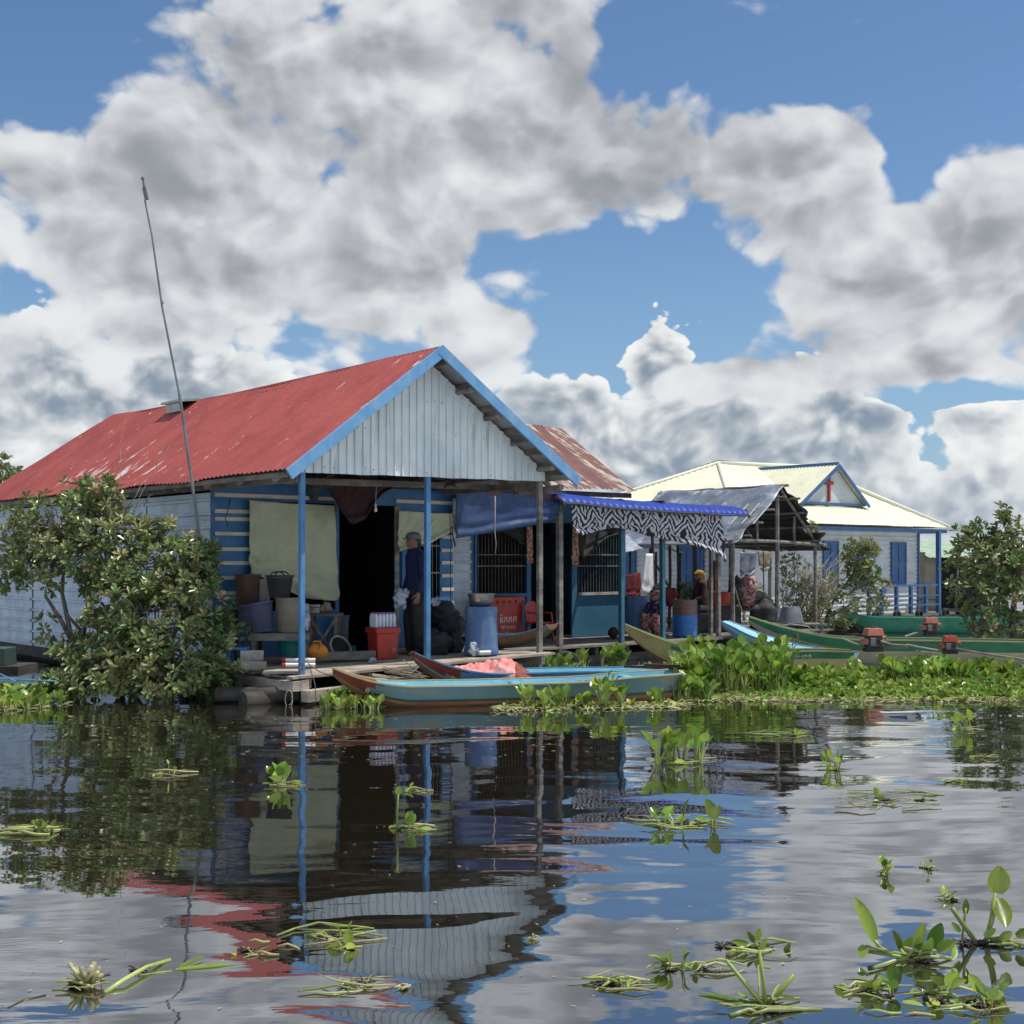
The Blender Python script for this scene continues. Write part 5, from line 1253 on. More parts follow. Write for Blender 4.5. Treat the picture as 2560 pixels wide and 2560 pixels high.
    for k in range(thw):
        a = .14+.66*k/max(1, thw-1)*1.0; x, wt, wb, zb, zt = prof(a)
        mb = MB(T); mb.box(x-.06, x+.06, -wt+.024, wt-.024, zt-.05, zt-.025); link('thwart', mb, M[inner], th)
    if eye:
        x, wt, wb, zb, zt = prof(1-bow_len*.42)
        for s in (-1, 1):
            y = s*(wb+(wt-wb)*.6+.012)
            mb = MB(T @ Matrix.Translation((x, y, zb+(zt-zb)*.52)) @ Matrix.Rotation(pi/2, 4, 'X')); mb.k = 0
            mb.lathe((0, 0, -.006), [(.001, 0), (.022, 0), (.022, .012), (.001, .012)], 14); mb.k = 1; mb.lathe((0, 0, -.009), [(.001, 0), (.009, 0), (.009, .018), (.001, .018)], 10)
            link('painted_eye', mb, [M['b_cream'], M['black']], th)
    return th, T, prof, L
def gp(u, v): return G(u, v, 0)
# nearest boat, bow to the left
bA, TA_, pA, LA = boat('wooden_boat', 'nearest faded teal wooden boat with cream rail and orange waterline stripe', (1.95, 15.25, 0), (-2.02, 14.42, 0), .70, .235,
     ['b_brown', 'b_orange', 'b_low', 'b_teal', 'b_teal', 'b_teal'], bow_h=.20, bow_len=.22, bow_mat='b_red', bands=(0, .30, .40, .50, .70, .9, 1.0), draft=.07, thw=3, stern_w=.8, bow_tip=.05, stern_h=.085)
mb = MB(TA_); x = .03
mb.add([(x-.03, -.27, .0), (x-.06, -.27, 0), (x-.03, -.29, .22), (x-.07, -.29, .22)], [(0, 1, 3, 2)])
c = TA_ @ Vector((.62, .31, .19))
txm = TA_ @ Matrix.Translation((.85, -.285, .165)) @ Matrix.Rotation(pi, 4, 'Z') @ Matrix.Rotation(pi/2, 4, 'X')
bl2 = TA_ @ Matrix.Translation((.95, .325, .17)) @ Matrix.Rotation(pi, 4, 'Z') @ Matrix.Rotation(pi/2, 4, 'X')
x_, wt_, wb_, zb_, zt_ = pA(.2)
bl3 = TA_ @ Matrix.Translation((1.05, -(wt_-.035), .19)) @ Matrix.Rotation(pi, 4, 'Z') @ Matrix.Rotation(pi/2, 4, 'X')
text('អក៤ ៣៧៥', .05, bl3 @ Matrix.Translation((0, 0, 0)), 'white', bA, ext=.006)
mb = MB(TA_)                                        # orange painted corner stripe at the stern
for s in (1,):
    for k in range(6):
        a = k/6; z0 = -.02+a*.23; mb.bar((.10-a*.06+.10*(1-a), s*(.205+.045*a), z0), (.10-(a+.17)*.06+.10*(1-a-.17), s*(.205+.045*(a+.17)), z0+.04), .012, .03)
link('painted_stripe', mb, M['b_orange'], bA)
# second blue boat behind it
bB, TB_, pB, LB = boat('wooden_boat', 'blue wooden boat with raised red bow moored between the deck and the nearest boat', (2.50, 16.45, 0), (-1.18, 15.32, 0), .66, .28,
     ['b_brown', 'b_teal', 'b_teal', 'b_in_dk', 'b_in_dk'], bow_h=.26, bow_len=.27, bow_mat='b_red', bands=(0, .3, .45, .6, .9, 1.0), draft=.06, thw=2, stern_w=.85, inner='b_in', rail='b_rim', bow_tip=.09)
mb = MB(); mb.bar(P(1610, 1665, 15.9), P(1700, 1668, 15.9), .05, .06); mb.bar(P(1560, 1666, 15.9), P(1725, 1672, 15.9), .03, .03)
tag(link('rusty_bracket', mb, M['brown_paint']), 'rusty iron engine bracket lying across the stern of the blue boat', 'bracket')
# pink net heap
def pinkf(a, b):
    t = a; u = 1105+225*t; Y = 15.30+.48*b
    h = (.06+.17*sin(pi*min(1, a*1.0))**.6+.10*math.exp(-((a-.72)/.13)**2))*(sin(pi*b)**.55)
    q = Vector((a*7, b*5, 2)); h *= 1.25+.55*noise.noise(q)+.35*noise.noise(q*2.6)
    x = P(u, 0, 15.5).x
    return Vector((x+.02*noise.noise(q*2), Y+.02*noise.noise(q*1.7), .20+max(0, h)*.62))
mb = MB(); mb.grid(pinkf, 90, 30, thick=.02)
for i, f in enumerate(mb.f):
    c = sum((mb.v[q] for q in f), Vector())/4; mb.mi[i] = 1 if c.x > P(1288, 0, 15.5).x else 0
tag(link('pink_net', mb, [M['pink'], M['pink_rust']], smooth=True), 'crumpled heap of bright pink netting piled in the blue boat', 'net')
# third bow, behind the grey post
bC, TC_, pC, LC = boat('wooden_boat', 'small brown boat with a heart patch lying on the deck behind the grey post', (-.55, 18.15, 0), (.56, 17.68, 0), .44, .60,
     ['b_low', 'b_brown', 'b_brown', 'b_brown', 'b_brown'], bow_h=.17, bow_len=.55, bow_mat='b_brown', bands=(0, .3, .45, .6, .9, 1.0), draft=-.42, thw=1, inner='b_in_dk', rail='b_rim', bow_tip=.20, eye=False)
x, wt, wb, zb, zt = pC(.80)
hp = [(0, -.05), (.045, 0), (.05, .03), (.03, .045), (0, .028), (-.03, .045), (-.05, .03), (-.045, 0)]
for s in (-1,):
    mb = MB(TC_ @ Matrix.Translation((x, wb+(wt-wb)*.62+.015, zb+(zt-zb)*.6)) @ Matrix.Rotation(pi, 4, 'Z') @ Matrix.Rotation(pi/2, 4, 'X')); mb.prism([(a, b, 0) for a, b in hp], (0, 0, .01)); link('heart_patch', mb, M['b_cream'], bC)
# green boats on the right
bD, TD_, pD, LD = boat('longtail_boat', 'green and yellow boat nearest the floating plants with its bow under the zebra curtain', (4.95, 18.6, 0), (1.68, 19.0, 0), .62, .33,
     ['b_brown', 'b_yel', 'b_yel', 'b_yel', 'b_green', 'b_green'], bow_h=.36, bow_len=.42, bow_mat='b_yel', bands=(0, .15, .35, .70, .745, .9, 1.0), draft=.08, thw=3, inner='b_green', rail='b_yel', bow_tip=.07, deck='b_green')
bE, TE_, pE, LE = boat('canoe', 'rounded pale blue canoe between the two green boats', (5.2, 19.5, 0), (3.43, 20.6, 0), .86, .22,
     ['b_rim', 'b_rim', 'b_sky', 'b_sky'], bow_h=.44, bow_len=.9, bow_mat=None, bands=(0, .3, .6, .9, 1.0), draft=.05, thw=0, inner='b_sky', rail='b_rim', bow_tip=.16, eye=False)
bF, TF_, pF, LF = boat('longtail_boat', 'long dark green boat with yellow stripe and white lettering at the right edge', (9.3, 20.0, 0), (3.88, 21.0, 0), .70, .37,
     ['b_grey', 'b_grey', 'b_yel', 'b_green', 'b_green', 'b_green'], bow_h=.36, bow_len=.34, bow_mat='b_green', bands=(0, .30, .56, .62, .80, .93, 1.0), draft=.08, thw=3, inner='b_green', rail='b_yel', bow_tip=.13)
bG, TG_, pG, LG = boat('flat_boat', 'flat light blue boat moored behind the long dark green boat', (7.35, 22.4, 0), (5.4, 22.3, 0), .6, .24,
     ['b_rim', 'b_rim', 'b_in', 'b_in'], bow_h=.03, bow_len=.2, bow_mat='b_in', bands=(0, .3, .6, .9, 1.0), draft=.05, thw=1, inner='b_in', rail='b_rim', bow_tip=.2, eye=False)
bH, TH_2, pH, LH = boat('rowing_boat', 'smooth jade green boat moored in front of the church porch', (11.7, 29.0, 0), (7.6, 29.4, 0), .9, .34,
     ['b_low', 'b_jade', 'b_jade', 'b_jade', 'b_jade'], bow_h=.16, bow_len=.2, bow_mat='b_jade', bands=(0, .25, .5, .75, .9, 1.0), draft=.1, thw=2, inner='b_jade', rail='b_jade', bow_tip=.1, eye=False, stern_h=.05)
bI, TI_, pI, LI = boat('rowing_boat', 'second green boat beyond the bushy tree at the right edge', (14.3, 31.0, 0), (11.9, 30.6, 0), .8, .34,
     ['b_low', 'b_jade', 'b_green', 'b_green', 'b_green'], bow_h=.1, bow_len=.3, bow_mat='b_green', bands=(0, .25, .5, .75, .9, 1.0), draft=.1, thw=1, inner='b_green', rail='b_yel', bow_tip=.1, eye=False)
def side_text(body, size, Tb, pf, a, f, par, m='white'):
    x, wt, wb, zb, zt = pf(a); y = wb+(wt-wb)*f**.75+.008
    lean = math.atan2((wt-wb), (zt-zb))
    T = Tb @ Matrix.Translation((x, y, zb+(zt-zb)*f)) @ Matrix.Rotation(pi, 4, 'Z') @ Matrix.Rotation(pi/2+lean, 4, 'X')
    text(body, size, T, m, par, ext=.003)
side_text('ក·៣២៥ - 0966142919', .06, TD_, pD, .27, .81, bD); side_text('ECMC GTIPIB', .075, TF_, pF, .16, .86, bF); 
side_text('3', .16, TF_, pF, .86, .62, bF, 'b_yel')
# long-tail engines
def engine(label, u, v, Y, s, m, rz, rod, heavy=1):
    c = P(u, v, Y); k = s/F*Y                    # s: cap width in px
    T = Matrix.Translation(c) @ Matrix.Rotation(rz, 4, 'Z')
    e = thing('longtail_engine', label, 'boat engine', c, rz, 'long-tail engines on the moored boats')
    mb = MB(T); mb.box(-k*.42, k*.42, -k*.36, k*.36, k*.05, k*.62); mb.lathe((k*.1, -k*.40, k*.35), [(.001, 0), (k*.2, 0)], 10); link('engine_block', mb, M['eng_dark'], e, bevel=.01)
    mb = MB(T); mb.box(-k*.36, -k*.02, -k*.42, -k*.37, k*.1, k*.55); mb.box(k*.1, k*.52, -k*.2, k*.2, k*.0, k*.34); link('housing', mb, M['metal_grey'], e, bevel=.012)
    mb = MB(T)
    mb.add([(-k*.5, -k*.36, k*.74), (k*.5, -k*.36, k*.74), (k*.5, k*.36, k*.74), (-k*.5, k*.36, k*.74), (-k*.42, -k*.3, k*1.08), (k*.42, -k*.3, k*1.08), (k*.42, k*.3, k*1.08), (-k*.42, k*.3, k*1.08)], [(0,3,2,1),(4,5,6,7),(0,1,5,4),(1,2,6,5),(2,3,7,6),(3,0,4,7)])
    mb.box(-k*.53, k*.53, -k*.39, k*.39, k*.68, k*.735); link('fuel_tank', mb, M[m], e, bevel=.012)
    mb = MB(T); mb.lathe((0, 0, k*1.08), [(k*.13, 0), (k*.13, k*.08), (k*.05, k*.1)], 12); link('filler_cap', mb, M['eng_dark'], e)
    mb = MB(T); mb.lathe((-k*.52, -k*.05, k*.2), [(.001, 0), (k*.26, .0), (k*.26, k*.3), (.001, k*.3)], 16); mb.tube([(k*.5, -k*.1, k*.55), (k*.72, -k*.1, k*.6), (k*.74, -k*.1, k*.4)], k*.07, 7); link('flywheel', mb, M[m], e, smooth=40)
    for q in rod:
        mb = MB(); mb.tube([P(*x) for x in q[0]], q[1], 8); link('drive_shaft' if q[1] > .012 else 'tiller', mb, M['bamboo'], e, smooth=50)
    mb = MB(T); mb.box(-k*.5, k*.5, -k*.3, k*.3, -k*.25, k*.05); link('mount', mb, M['wood_dark'], e)
    return e
engine('faded pinkish engine on the green boat nearest the plants', 2183, 1618, 18.9, 44, 'eng_pink', .2, [([(2200, 1604, 18.85), (2230, 1614, 18.7), (2268, 1616, 18.6)], .03), ([(2172, 1622, 18.9), (2130, 1606, 18.9), (2102, 1595, 18.9)], .014)])
engine('bright orange-red engine at the stern of the long dark green boat', 2375, 1626, 19.6, 34, 'eng_red', -.1, [([(2390, 1622, 19.5), (2450, 1633, 19.2), (2580, 1652, 18.8)], .018), ([(2358, 1628, 19.6), (2310, 1620, 19.5), (2266, 1611, 19.4)], .014), ([(2290, 1627, 19.5), (2345, 1634, 19.4)], .012)])
engine('dusty orange engine on a bare post behind the long green boat', 2326, 1580, 21.8, 34, 'eng_pink', .1, [([(2310, 1582, 21.8), (2285, 1584, 21.8), (2262, 1592, 21.7)], .022)])
engine('small distant orange engine half hidden by the right-hand tree', 2474, 1532, 29.6, 19, 'eng_red', .1, [([(2485, 1526, 29.6), (2510, 1536, 29.6)], .02)])
mb = MB(); mb.tube([P(2326, 1582, 21.8), P(2328, 1640, 21.8)], .035, 7); mb.tube([P(2334, 1585, 21.8), P(2345, 1620, 21.7)], .02, 6); tag(link('wooden_post', mb, M['bamboo']), 'short wooden post carrying the dusty orange engine', 'post')
# ================================================================ PEOPLE
def fused(name, parts, vox, m, parent, smooth_it=6):
    """parts: list of ('t', pts, radii) tapered tubes or ('b', c, (rx,ry,rz), R) ellipsoids, fused into one skin"""
    mb = MB()
    for p in parts:
        if p[0] == 't':
            pts = [Vector(q) for q in p[1]]; rr = p[2]; fine = []; fr_ = []
            for i in range(len(pts)-1):
                for k in range(5): f = k/5; fine.append(pts[i].lerp(pts[i+1], f)); fr_.append(rr[i]*(1-f)+rr[i+1]*f)
            fine.append(pts[-1]); fr_.append(rr[-1])
            mb.tube(fine, fr_, 14); mb.ball(fine[0], fr_[0], fr_[0], fr_[0], 14, 10); mb.ball(fine[-1], fr_[-1], fr_[-1], fr_[-1], 14, 10)
        else: mb.ball(p[1], *p[2], 20, 14, rot=p[3] if len(p) > 3 else None)
    me = bpy.data.meshes.new('tmp'); me.from_pydata([tuple(v) for v in mb.v], [], mb.f)
    o = bpy.data.objects.new('tmp', me); COL.objects.link(o)
    r = o.modifiers.new('r', 'REMESH'); r.mode = 'VOXEL'; r.voxel_size = vox
    s = o.modifiers.new('s', 'SMOOTH'); s.iterations = smooth_it; s.factor = .5
    bpy.context.view_layer.update()
    m2 = bpy.data.meshes.new_from_object(o.evaluated_get(bpy.context.evaluated_depsgraph_get()))
    out = MB(); out.add([v.co.copy() for v in m2.vertices], [tuple(p.vertices) for p in m2.polygons])
    bpy.data.objects.remove(o)
    return link(name, out, M[m], parent, smooth=True) if parent is not None else out
# standing man, seen from behind his left shoulder, looking down to the left
mc = P(1037, 1632, 17.3); mc.z = deckz(2.0)+.0; Hm = P(0, 1330, 17.3).z-mc.z
MM = Matrix.Translation(mc) @ Matrix.Rotation(radians(28), 4, 'Z') @ Matrix.Scale(Hm/1.70, 4)   # faces -x (left), turned a little away
man = thing('person', 'man in navy shirt, dark trousers and grey cap standing beside the middle porch post', 'person', mc, radians(28))
def q(x, y, z): return MM @ Vector((x, y, z))
def sc(*r): return [a*Hm/1.70 for a in r]
def hand(wr, dr, down, side, s=1):
    """palm + 5 fingers; dr hand direction, side: thumb side"""
    P_ = []; w = Vector(wr); d = Vector(dr).normalized(); sd = Vector(side).normalized(); nn = d.cross(sd)
    P_.append(('t', [q(*w), q(*(w+d*.045)), q(*(w+d*.085))], sc(.024, .030, .028)))
    P_.append(('t', [q(*(w+d*.04+sd*.018)), q(*(w+d*.085+sd*.014))], sc(.017, .015))); P_.append(('t', [q(*(w+d*.04-sd*.018)), q(*(w+d*.085-sd*.018))], sc(.017, .015)))
    for k, (o_, l) in enumerate(((.030, .068), (.011, .078), (-.009, .072), (-.028, .056))):
        b = w+d*.09+sd*o_; m1 = b+d*l*.5+sd*o_*.25+nn*.012*down; e = m1+d*l*.45+nn*.03*down
        P_.append(('t', [q(*b), q(*m1), q(*e)], sc(.0095, .0088, .0075)))
    b = w+d*.035+sd*.032; m1 = b+d*.03+sd*.03; e = m1+d*.03+sd*.008+nn*.01
    P_.append(('t', [q(*b), q(*m1), q(*e)], sc(.012, .010, .0085)))
    return P_
hd = (-.03, 0, 1.565)
body = [('b', q(*hd), sc(.092, .076, .108)), ('b', q(-.055, 0, 1.525), sc(.055, .052, .068)),       # skull, jaw
    ('b', q(-.125, 0, 1.545), sc(.016, .013, .022)), ('t', [q(-.100, 0, 1.575), q(-.128, 0, 1.550)], sc(.011, .013)),   # nose
    ('b', q(-.104, 0, 1.505), sc(.016, .024, .008)), ('b', q(-.085, 0, 1.478), sc(.026, .026, .02)),
    ('b', q(-.098, -.032, 1.572), sc(.014, .016, .010)), ('b', q(-.098, .032, 1.572), sc(.014, .016, .010)),
    ('b', q(-.015, -.078, 1.548), sc(.020, .010, .030)), ('b', q(-.015, .078, 1.548), sc(.020, .010, .030)),
    ('t', [q(-.01, 0, 1.50), q(.012, 0, 1.40)], sc(.052, .058)),
    ('t', [q(.012, 0, 1.36), q(.02, 0, 1.15), q(.0, 0, .98), q(.01, 0, .90)], sc(.10, .12, .11, .12)),
    ('t', [q(.01, -.17, 1.36), q(.01, .17, 1.36)], sc(.055, .055)),
    ('t', [q(.01, -.195, 1.35), q(.035, -.235, 1.08), q(-.045, -.225, .86)], sc(.048, .040, .026)),
    ('t', [q(.01, .195, 1.35), q(.03, .235, 1.08), q(-.06, .235, .86)], sc(.048, .040, .026)),
    ('t', [q(.01, -.09, .90), q(.0, -.10, .50), q(.03, -.11, .09)], sc(.085, .056, .042)), ('t', [q(.01, .09, .90), q(-.03, .10, .50), q(.0, .12, .09)], sc(.085, .056, .042)),
    ('t', [q(.05, -.11, .035), q(-.06, -.12, .03), q(-.13, -.12, .025)], sc(.036, .036, .026)), ('t', [q(.02, .12, .035), q(-.09, .13, .03), q(-.16, .13, .025)], sc(.036, .036, .026))]
body += hand((-.045, -.225, .86), (-.25, -.12, -1), 1, (-1, .1, .2)); body += hand((-.06, .235, .86), (-.2, 0, -1), -1, (-1, 0, .2))
fused('body', body, .0075, 'skin', man, 3)
fused('shirt', [('t', [q(.012, 0, 1.37), q(.025, 0, 1.15), q(.01, 0, .96), q(.015, 0, .80)], sc(.128, .145, .142, .152)), ('t', [q(.012, -.175, 1.365), q(.012, .175, 1.365)], sc(.066, .066)),
    ('t', [q(.02, -.07, 1.3), q(.03, -.085, .84)], sc(.11, .125)), ('t', [q(.02, .07, 1.3), q(.03, .085, .84)], sc(.11, .125)),
    ('t', [q(.01, -.195, 1.35), q(.035, -.240, 1.08), q(-.03, -.232, .90)], sc(.066, .062, .048)), ('t', [q(.01, .195, 1.35), q(.03, .24, 1.08), q(-.045, .24, .90)], sc(.066, .062, .048)),
    ('t', [q(.01, -.05, 1.40), q(.01, .05, 1.40)], sc(.07, .07))], .012, 'navy', man)
fused('trousers', [('t', [q(.01, -.085, .88), q(.0, -.10, .50), q(.03, -.11, .08)], sc(.115, .098, .085)), ('t', [q(.01, .085, .88), q(-.03, .10, .50), q(.0, .12, .08)], sc(.115, .098, .085)), ('b', q(.02, 0, .86), sc(.145, .18, .11))], .012, 'trouser', man)
fused('hair', [('b', q(.0, 0, 1.575), sc(.092, .082, .092)), ('t', [q(.055, -.03, 1.53), q(.055, .03, 1.53)], sc(.035, .035))], .008, 'hair', man)
fused('cap', [('b', q(-.02, 0, 1.640), sc(.108, .092, .062)), ('b', q(-.02, 0, 1.615), sc(.110, .094, .03)), ('b', q(-.125, 0, 1.607), sc(.058, .070, .012)), ('b', q(-.02, 0, 1.70), sc(.012, .012, .008))], .007, 'capgrey', man, 2)
lump('plastic_bag', 'thin white and blue plastic bag hanging beside the standing man', 'bag', 1000, 1494, 36, 46, 17.1, 'bag_white', .6, .8, 51)
# person crouching on the porch
wc = P(1640, 1590, 22.0); wc.z = .31
MM = Matrix.Translation(wc) @ Matrix.Rotation(radians(50), 4, 'Z') @ Matrix.Scale(.90, 4); Hm = 1.70*.90
wo_ = thing('person', 'person in dark floral top, pale hat and pinkish trousers crouching by the steel drum', 'person', wc, radians(50))
bd = [('b', q(-.05, 0, .80), sc(.085, .075, .10)), ('b', q(-.10, 0, .765), sc(.045, .045, .055)), ('b', q(-.145, 0, .785), sc(.015, .013, .02)), ('b', q(-.04, .075, .79), sc(.016, .009, .025)), ('b', q(-.04, -.075, .79), sc(.016, .009, .025)),
    ('t', [q(-.03, 0, .73), q(.0, 0, .66)], sc(.05, .055)), ('t', [q(.02, 0, .62), q(.08, 0, .42), q(.08, 0, .26)], sc(.11, .12, .13)), ('t', [q(.01, -.15, .62), q(.01, .15, .62)], sc(.05, .05)),
    ('t', [q(.01, -.17, .61), q(-.12, -.20, .42), q(-.26, -.10, .40)], sc(.045, .036, .026)), ('t', [q(.01, .17, .61), q(-.12, .20, .42), q(-.26, .10, .38)], sc(.045, .036, .026)),
    ('t', [q(.06, -.10, .24), q(-.22, -.13, .42), q(-.12, -.13, .06)], sc(.08, .058, .038)), ('t', [q(.06, .10, .24), q(-.22, .13, .42), q(-.12, .13, .06)], sc(.08, .058, .038)),
    ('t', [q(-.10, -.13, .03), q(-.24, -.13, .022)], sc(.034, .026)), ('t', [q(-.10, .13, .03), q(-.24, .13, .022)], sc(.034, .026))]
bd += hand((-.26, -.10, .40), (-1, .4, -.5), 1, (0, 1, .3)); bd += hand((-.26, .10, .38), (-1, -.4, -.4), 1, (0, -1, .3))
fused('body', bd, .008, 'skin', wo_, 3)
fused('top', [('t', [q(.02, 0, .63), q(.085, 0, .42), q(.09, 0, .27)], sc(.128, .145, .155)), ('t', [q(.01, -.15, .63), q(.01, .15, .63)], sc(.064, .064)), ('t', [q(.01, -.17, .61), q(-.11, -.20, .43), q(-.2, -.145, .41)], sc(.062, .055, .044)), ('t', [q(.01, .17, .61), q(-.11, .20, .43), q(-.2, .145, .40)], sc(.062, .055, .044))], .012, 'floral_navy', wo_)
fused('trousers', [('t', [q(.06, -.10, .24), q(-.22, -.13, .42), q(-.12, -.13, .10)], sc(.105, .085, .065)), ('t', [q(.06, .10, .24), q(-.22, .13, .42), q(-.12, .13, .10)], sc(.105, .085, .065)), ('b', q(.08, 0, .2), sc(.14, .17, .12))], .012, 'floral_pink', wo_)
fused('hat', [('b', q(-.04, 0, .865), sc(.105, .10, .07)), ('b', q(-.04, 0, .845), sc(.15, .14, .018)), ('t', [q(.04, -.05, .80), q(.05, .05, .80)], sc(.06, .06))], .009, 'floral_pink', wo_, 3)
# person with a yellow head cloth in the deep shade
wc = P(1752, 1560, 23.6); wc.z = .31
MM = Matrix.Translation(wc) @ Matrix.Rotation(radians(20), 4, 'Z') @ Matrix.Scale(.86, 4); Hm = 1.70*.86
w2 = thing('person', 'person with a yellow head cloth sitting in the deep shade near the right porch posts', 'person', wc, radians(20))
seat_ = .42
fused('body', [('b', q(-.05, 0, 1.22), sc(.085, .075, .10)), ('b', q(-.10, 0, 1.185), sc(.045, .045, .055)), ('b', q(-.143, 0, 1.205), sc(.015, .013, .02)), ('b', q(-.04, .075, 1.21), sc(.016, .009, .025)), ('b', q(-.04, -.075, 1.21), sc(.016, .009, .025)),
    ('t', [q(-.03, 0, 1.15), q(-.01, 0, 1.08)], sc(.05, .055)), ('t', [q(.0, 0, 1.03), q(.04, 0, .78), q(.04, 0, .54)], sc(.11, .12, .13)), ('t', [q(.0, -.16, 1.03), q(.0, .16, 1.03)], sc(.05, .05)),
    ('t', [q(.0, -.18, 1.02), q(-.06, -.21, .76), q(-.26, -.12, .68)], sc(.045, .036, .026)), ('t', [q(.0, .18, 1.02), q(-.06, .21, .76), q(-.26, .12, .68)], sc(.045, .036, .026)),
    ('t', [q(.03, -.10, .50), q(-.38, -.12, .50), q(-.36, -.12, .06)], sc(.08, .058, .038)), ('t', [q(.03, .10, .50), q(-.38, .12, .50), q(-.36, .12, .06)], sc(.08, .058, .038)),
    ('t', [q(-.34, -.12, .03), q(-.48, -.12, .022)], sc(.034, .026)), ('t', [q(-.34, .12, .03), q(-.48, .12, .022)], sc(.034, .026))]
    + hand((-.26, -.12, .68), (-1, .3, -.3), 1, (0, 1, .3)) + hand((-.26, .12, .68), (-1, -.3, -.3), 1, (0, -1, .3)), .009, 'skin', w2, 3)
fused('shirt', [('t', [q(.0, 0, 1.04), q(.045, 0, .78), q(.045, 0, .52)], sc(.128, .14, .15)), ('t', [q(.0, -.16, 1.04), q(.0, .16, 1.04)], sc(.064, .064)), ('t', [q(.0, -.18, 1.02), q(-.06, -.21, .76), q(-.17, -.165, .72)], sc(.062, .052, .042)), ('t', [q(.0, .18, 1.02), q(-.06, .21, .76), q(-.17, .165, .72)], sc(.062, .052, .042))], .013, 'maroon', w2)
fused('trousers', [('t', [q(.03, -.10, .50), q(-.38, -.12, .50), q(-.36, -.12, .12)], sc(.10, .078, .06)), ('t', [q(.03, .10, .50), q(-.38, .12, .50), q(-.36, .12, .12)], sc(.10, .078, .06)), ('b', q(.04, 0, .5), sc(.14, .17, .10))], .013, 'trouser', w2)
fused('head_cloth', [('b', q(-.03, 0, 1.28), sc(.105, .095, .07)), ('b', q(-.10, 0, 1.27), sc(.06, .07, .014)), ('t', [q(.04, 0, 1.24), q(.06, 0, 1.15)], sc(.07, .05))], .009, 'yellow_cloth', w2, 3)
mb = MB(); c = W(*MH.inverted().__matmul__(wc).xy, .31); mb.box(wc.x-.2, wc.x+.22, wc.y-.2, wc.y+.2, .31, .31+.36); tag(link('wooden_box_seat', mb, M['wood_dark'], bevel=.006), 'dark wooden box the person with the yellow head cloth sits on', 'box')
# ================================================================ PLANTS
random.seed(11)
def rdir():
    z = R(-1, 1); a = R(0, 2*pi); r = sqrt(1-z*z); return Vector((cos(a)*r, sin(a)*r, z))
def leaf2(mb, b, d, up, L, w, fold=.25, droop=.15):
    s = d.cross(up)
    if s.length < 1e-4: s = d.orthogonal()
    s.normalize(); n = s.cross(d).normalized()
    t = b+d*L-n*L*droop; a1 = b+d*L*.42; a2 = b+d*L*.76-n*L*droop*.5
    mb.add([b, t, a1+s*w*.62+n*w*fold, a2+s*w*.95+n*w*fold, a2-s*w*.95+n*w*fold, a1-s*w*.62+n*w*fold], [(0, 2, 3, 1), (0, 1, 4, 5)])
def bush(name, label, base, lobes, trunks, L=.105, w=.021, mats=('leaf_bush', 'leaf_dry'), dry=.08, twig=.35, bark='bark', per=(7, 10), shell=.45, cat='bush'):
    th = thing(name, label, cat, base)
    A, B, T = MB(), MB(), MB()
    for (u, v, ru, rv, Y, dp, n) in lobes:
        c = P(u, v, Y); rx, rz = ru/F*Y, rv/F*Y
        for k in range(int(n*.86+.9)):
            d = rdir(); rad = (shell+(1-shell)*random.random()**.5)*R(.9, 1.1)
            rad *= 1+.28*noise.noise(d*2.3+Vector((u*.01, v*.01, 0)))
            p = c+Vector((d.x*rx, d.y*dp, d.z*rz))*rad
            if p.z < .04: continue
            out = (Vector((d.x, d.y, d.z))+Vector((0, 0, .75))+rdir()*.35).normalized()
            m = B if random.random() < dry else A
            for q in range(random.randint(*per)):
                a = q*2.4+R(-.3, .3); e = R(.15, 1.15)
                s1 = out.orthogonal().normalized(); s2 = out.cross(s1)
                dd = (out*sin(e)+(s1*cos(a)+s2*sin(a))*cos(e)).normalized()
                leaf2(m, p+dd*.006, dd, out, L*R(.6, 1.15), w*R(.8, 1.2), R(.1, .4), R(.02, .3))
            if random.random() < twig:
                b = c+(p-c)*R(.15, .45)+Vector((0, 0, -R(.0, .12)))
                if b.z > 0: T.tube([b, (b+p)/2+rdir()*.04, p], [.008, .006, .003], 4, cap=False)
    for pts, r0, r1 in trunks:
        q = [P(*x) for x in pts]; T.tube(q, [r0+(r1-r0)*i/(len(q)-1) for i in range(len(q))], 8, jit=.15)
    link('trunk', T, M[bark], th, smooth=True)
    link('crown', A, M[mats[0]], th, smooth='leaf' and False)
    if B.v: link('dry_leaves', B, M[mats[1]], th)
    return th
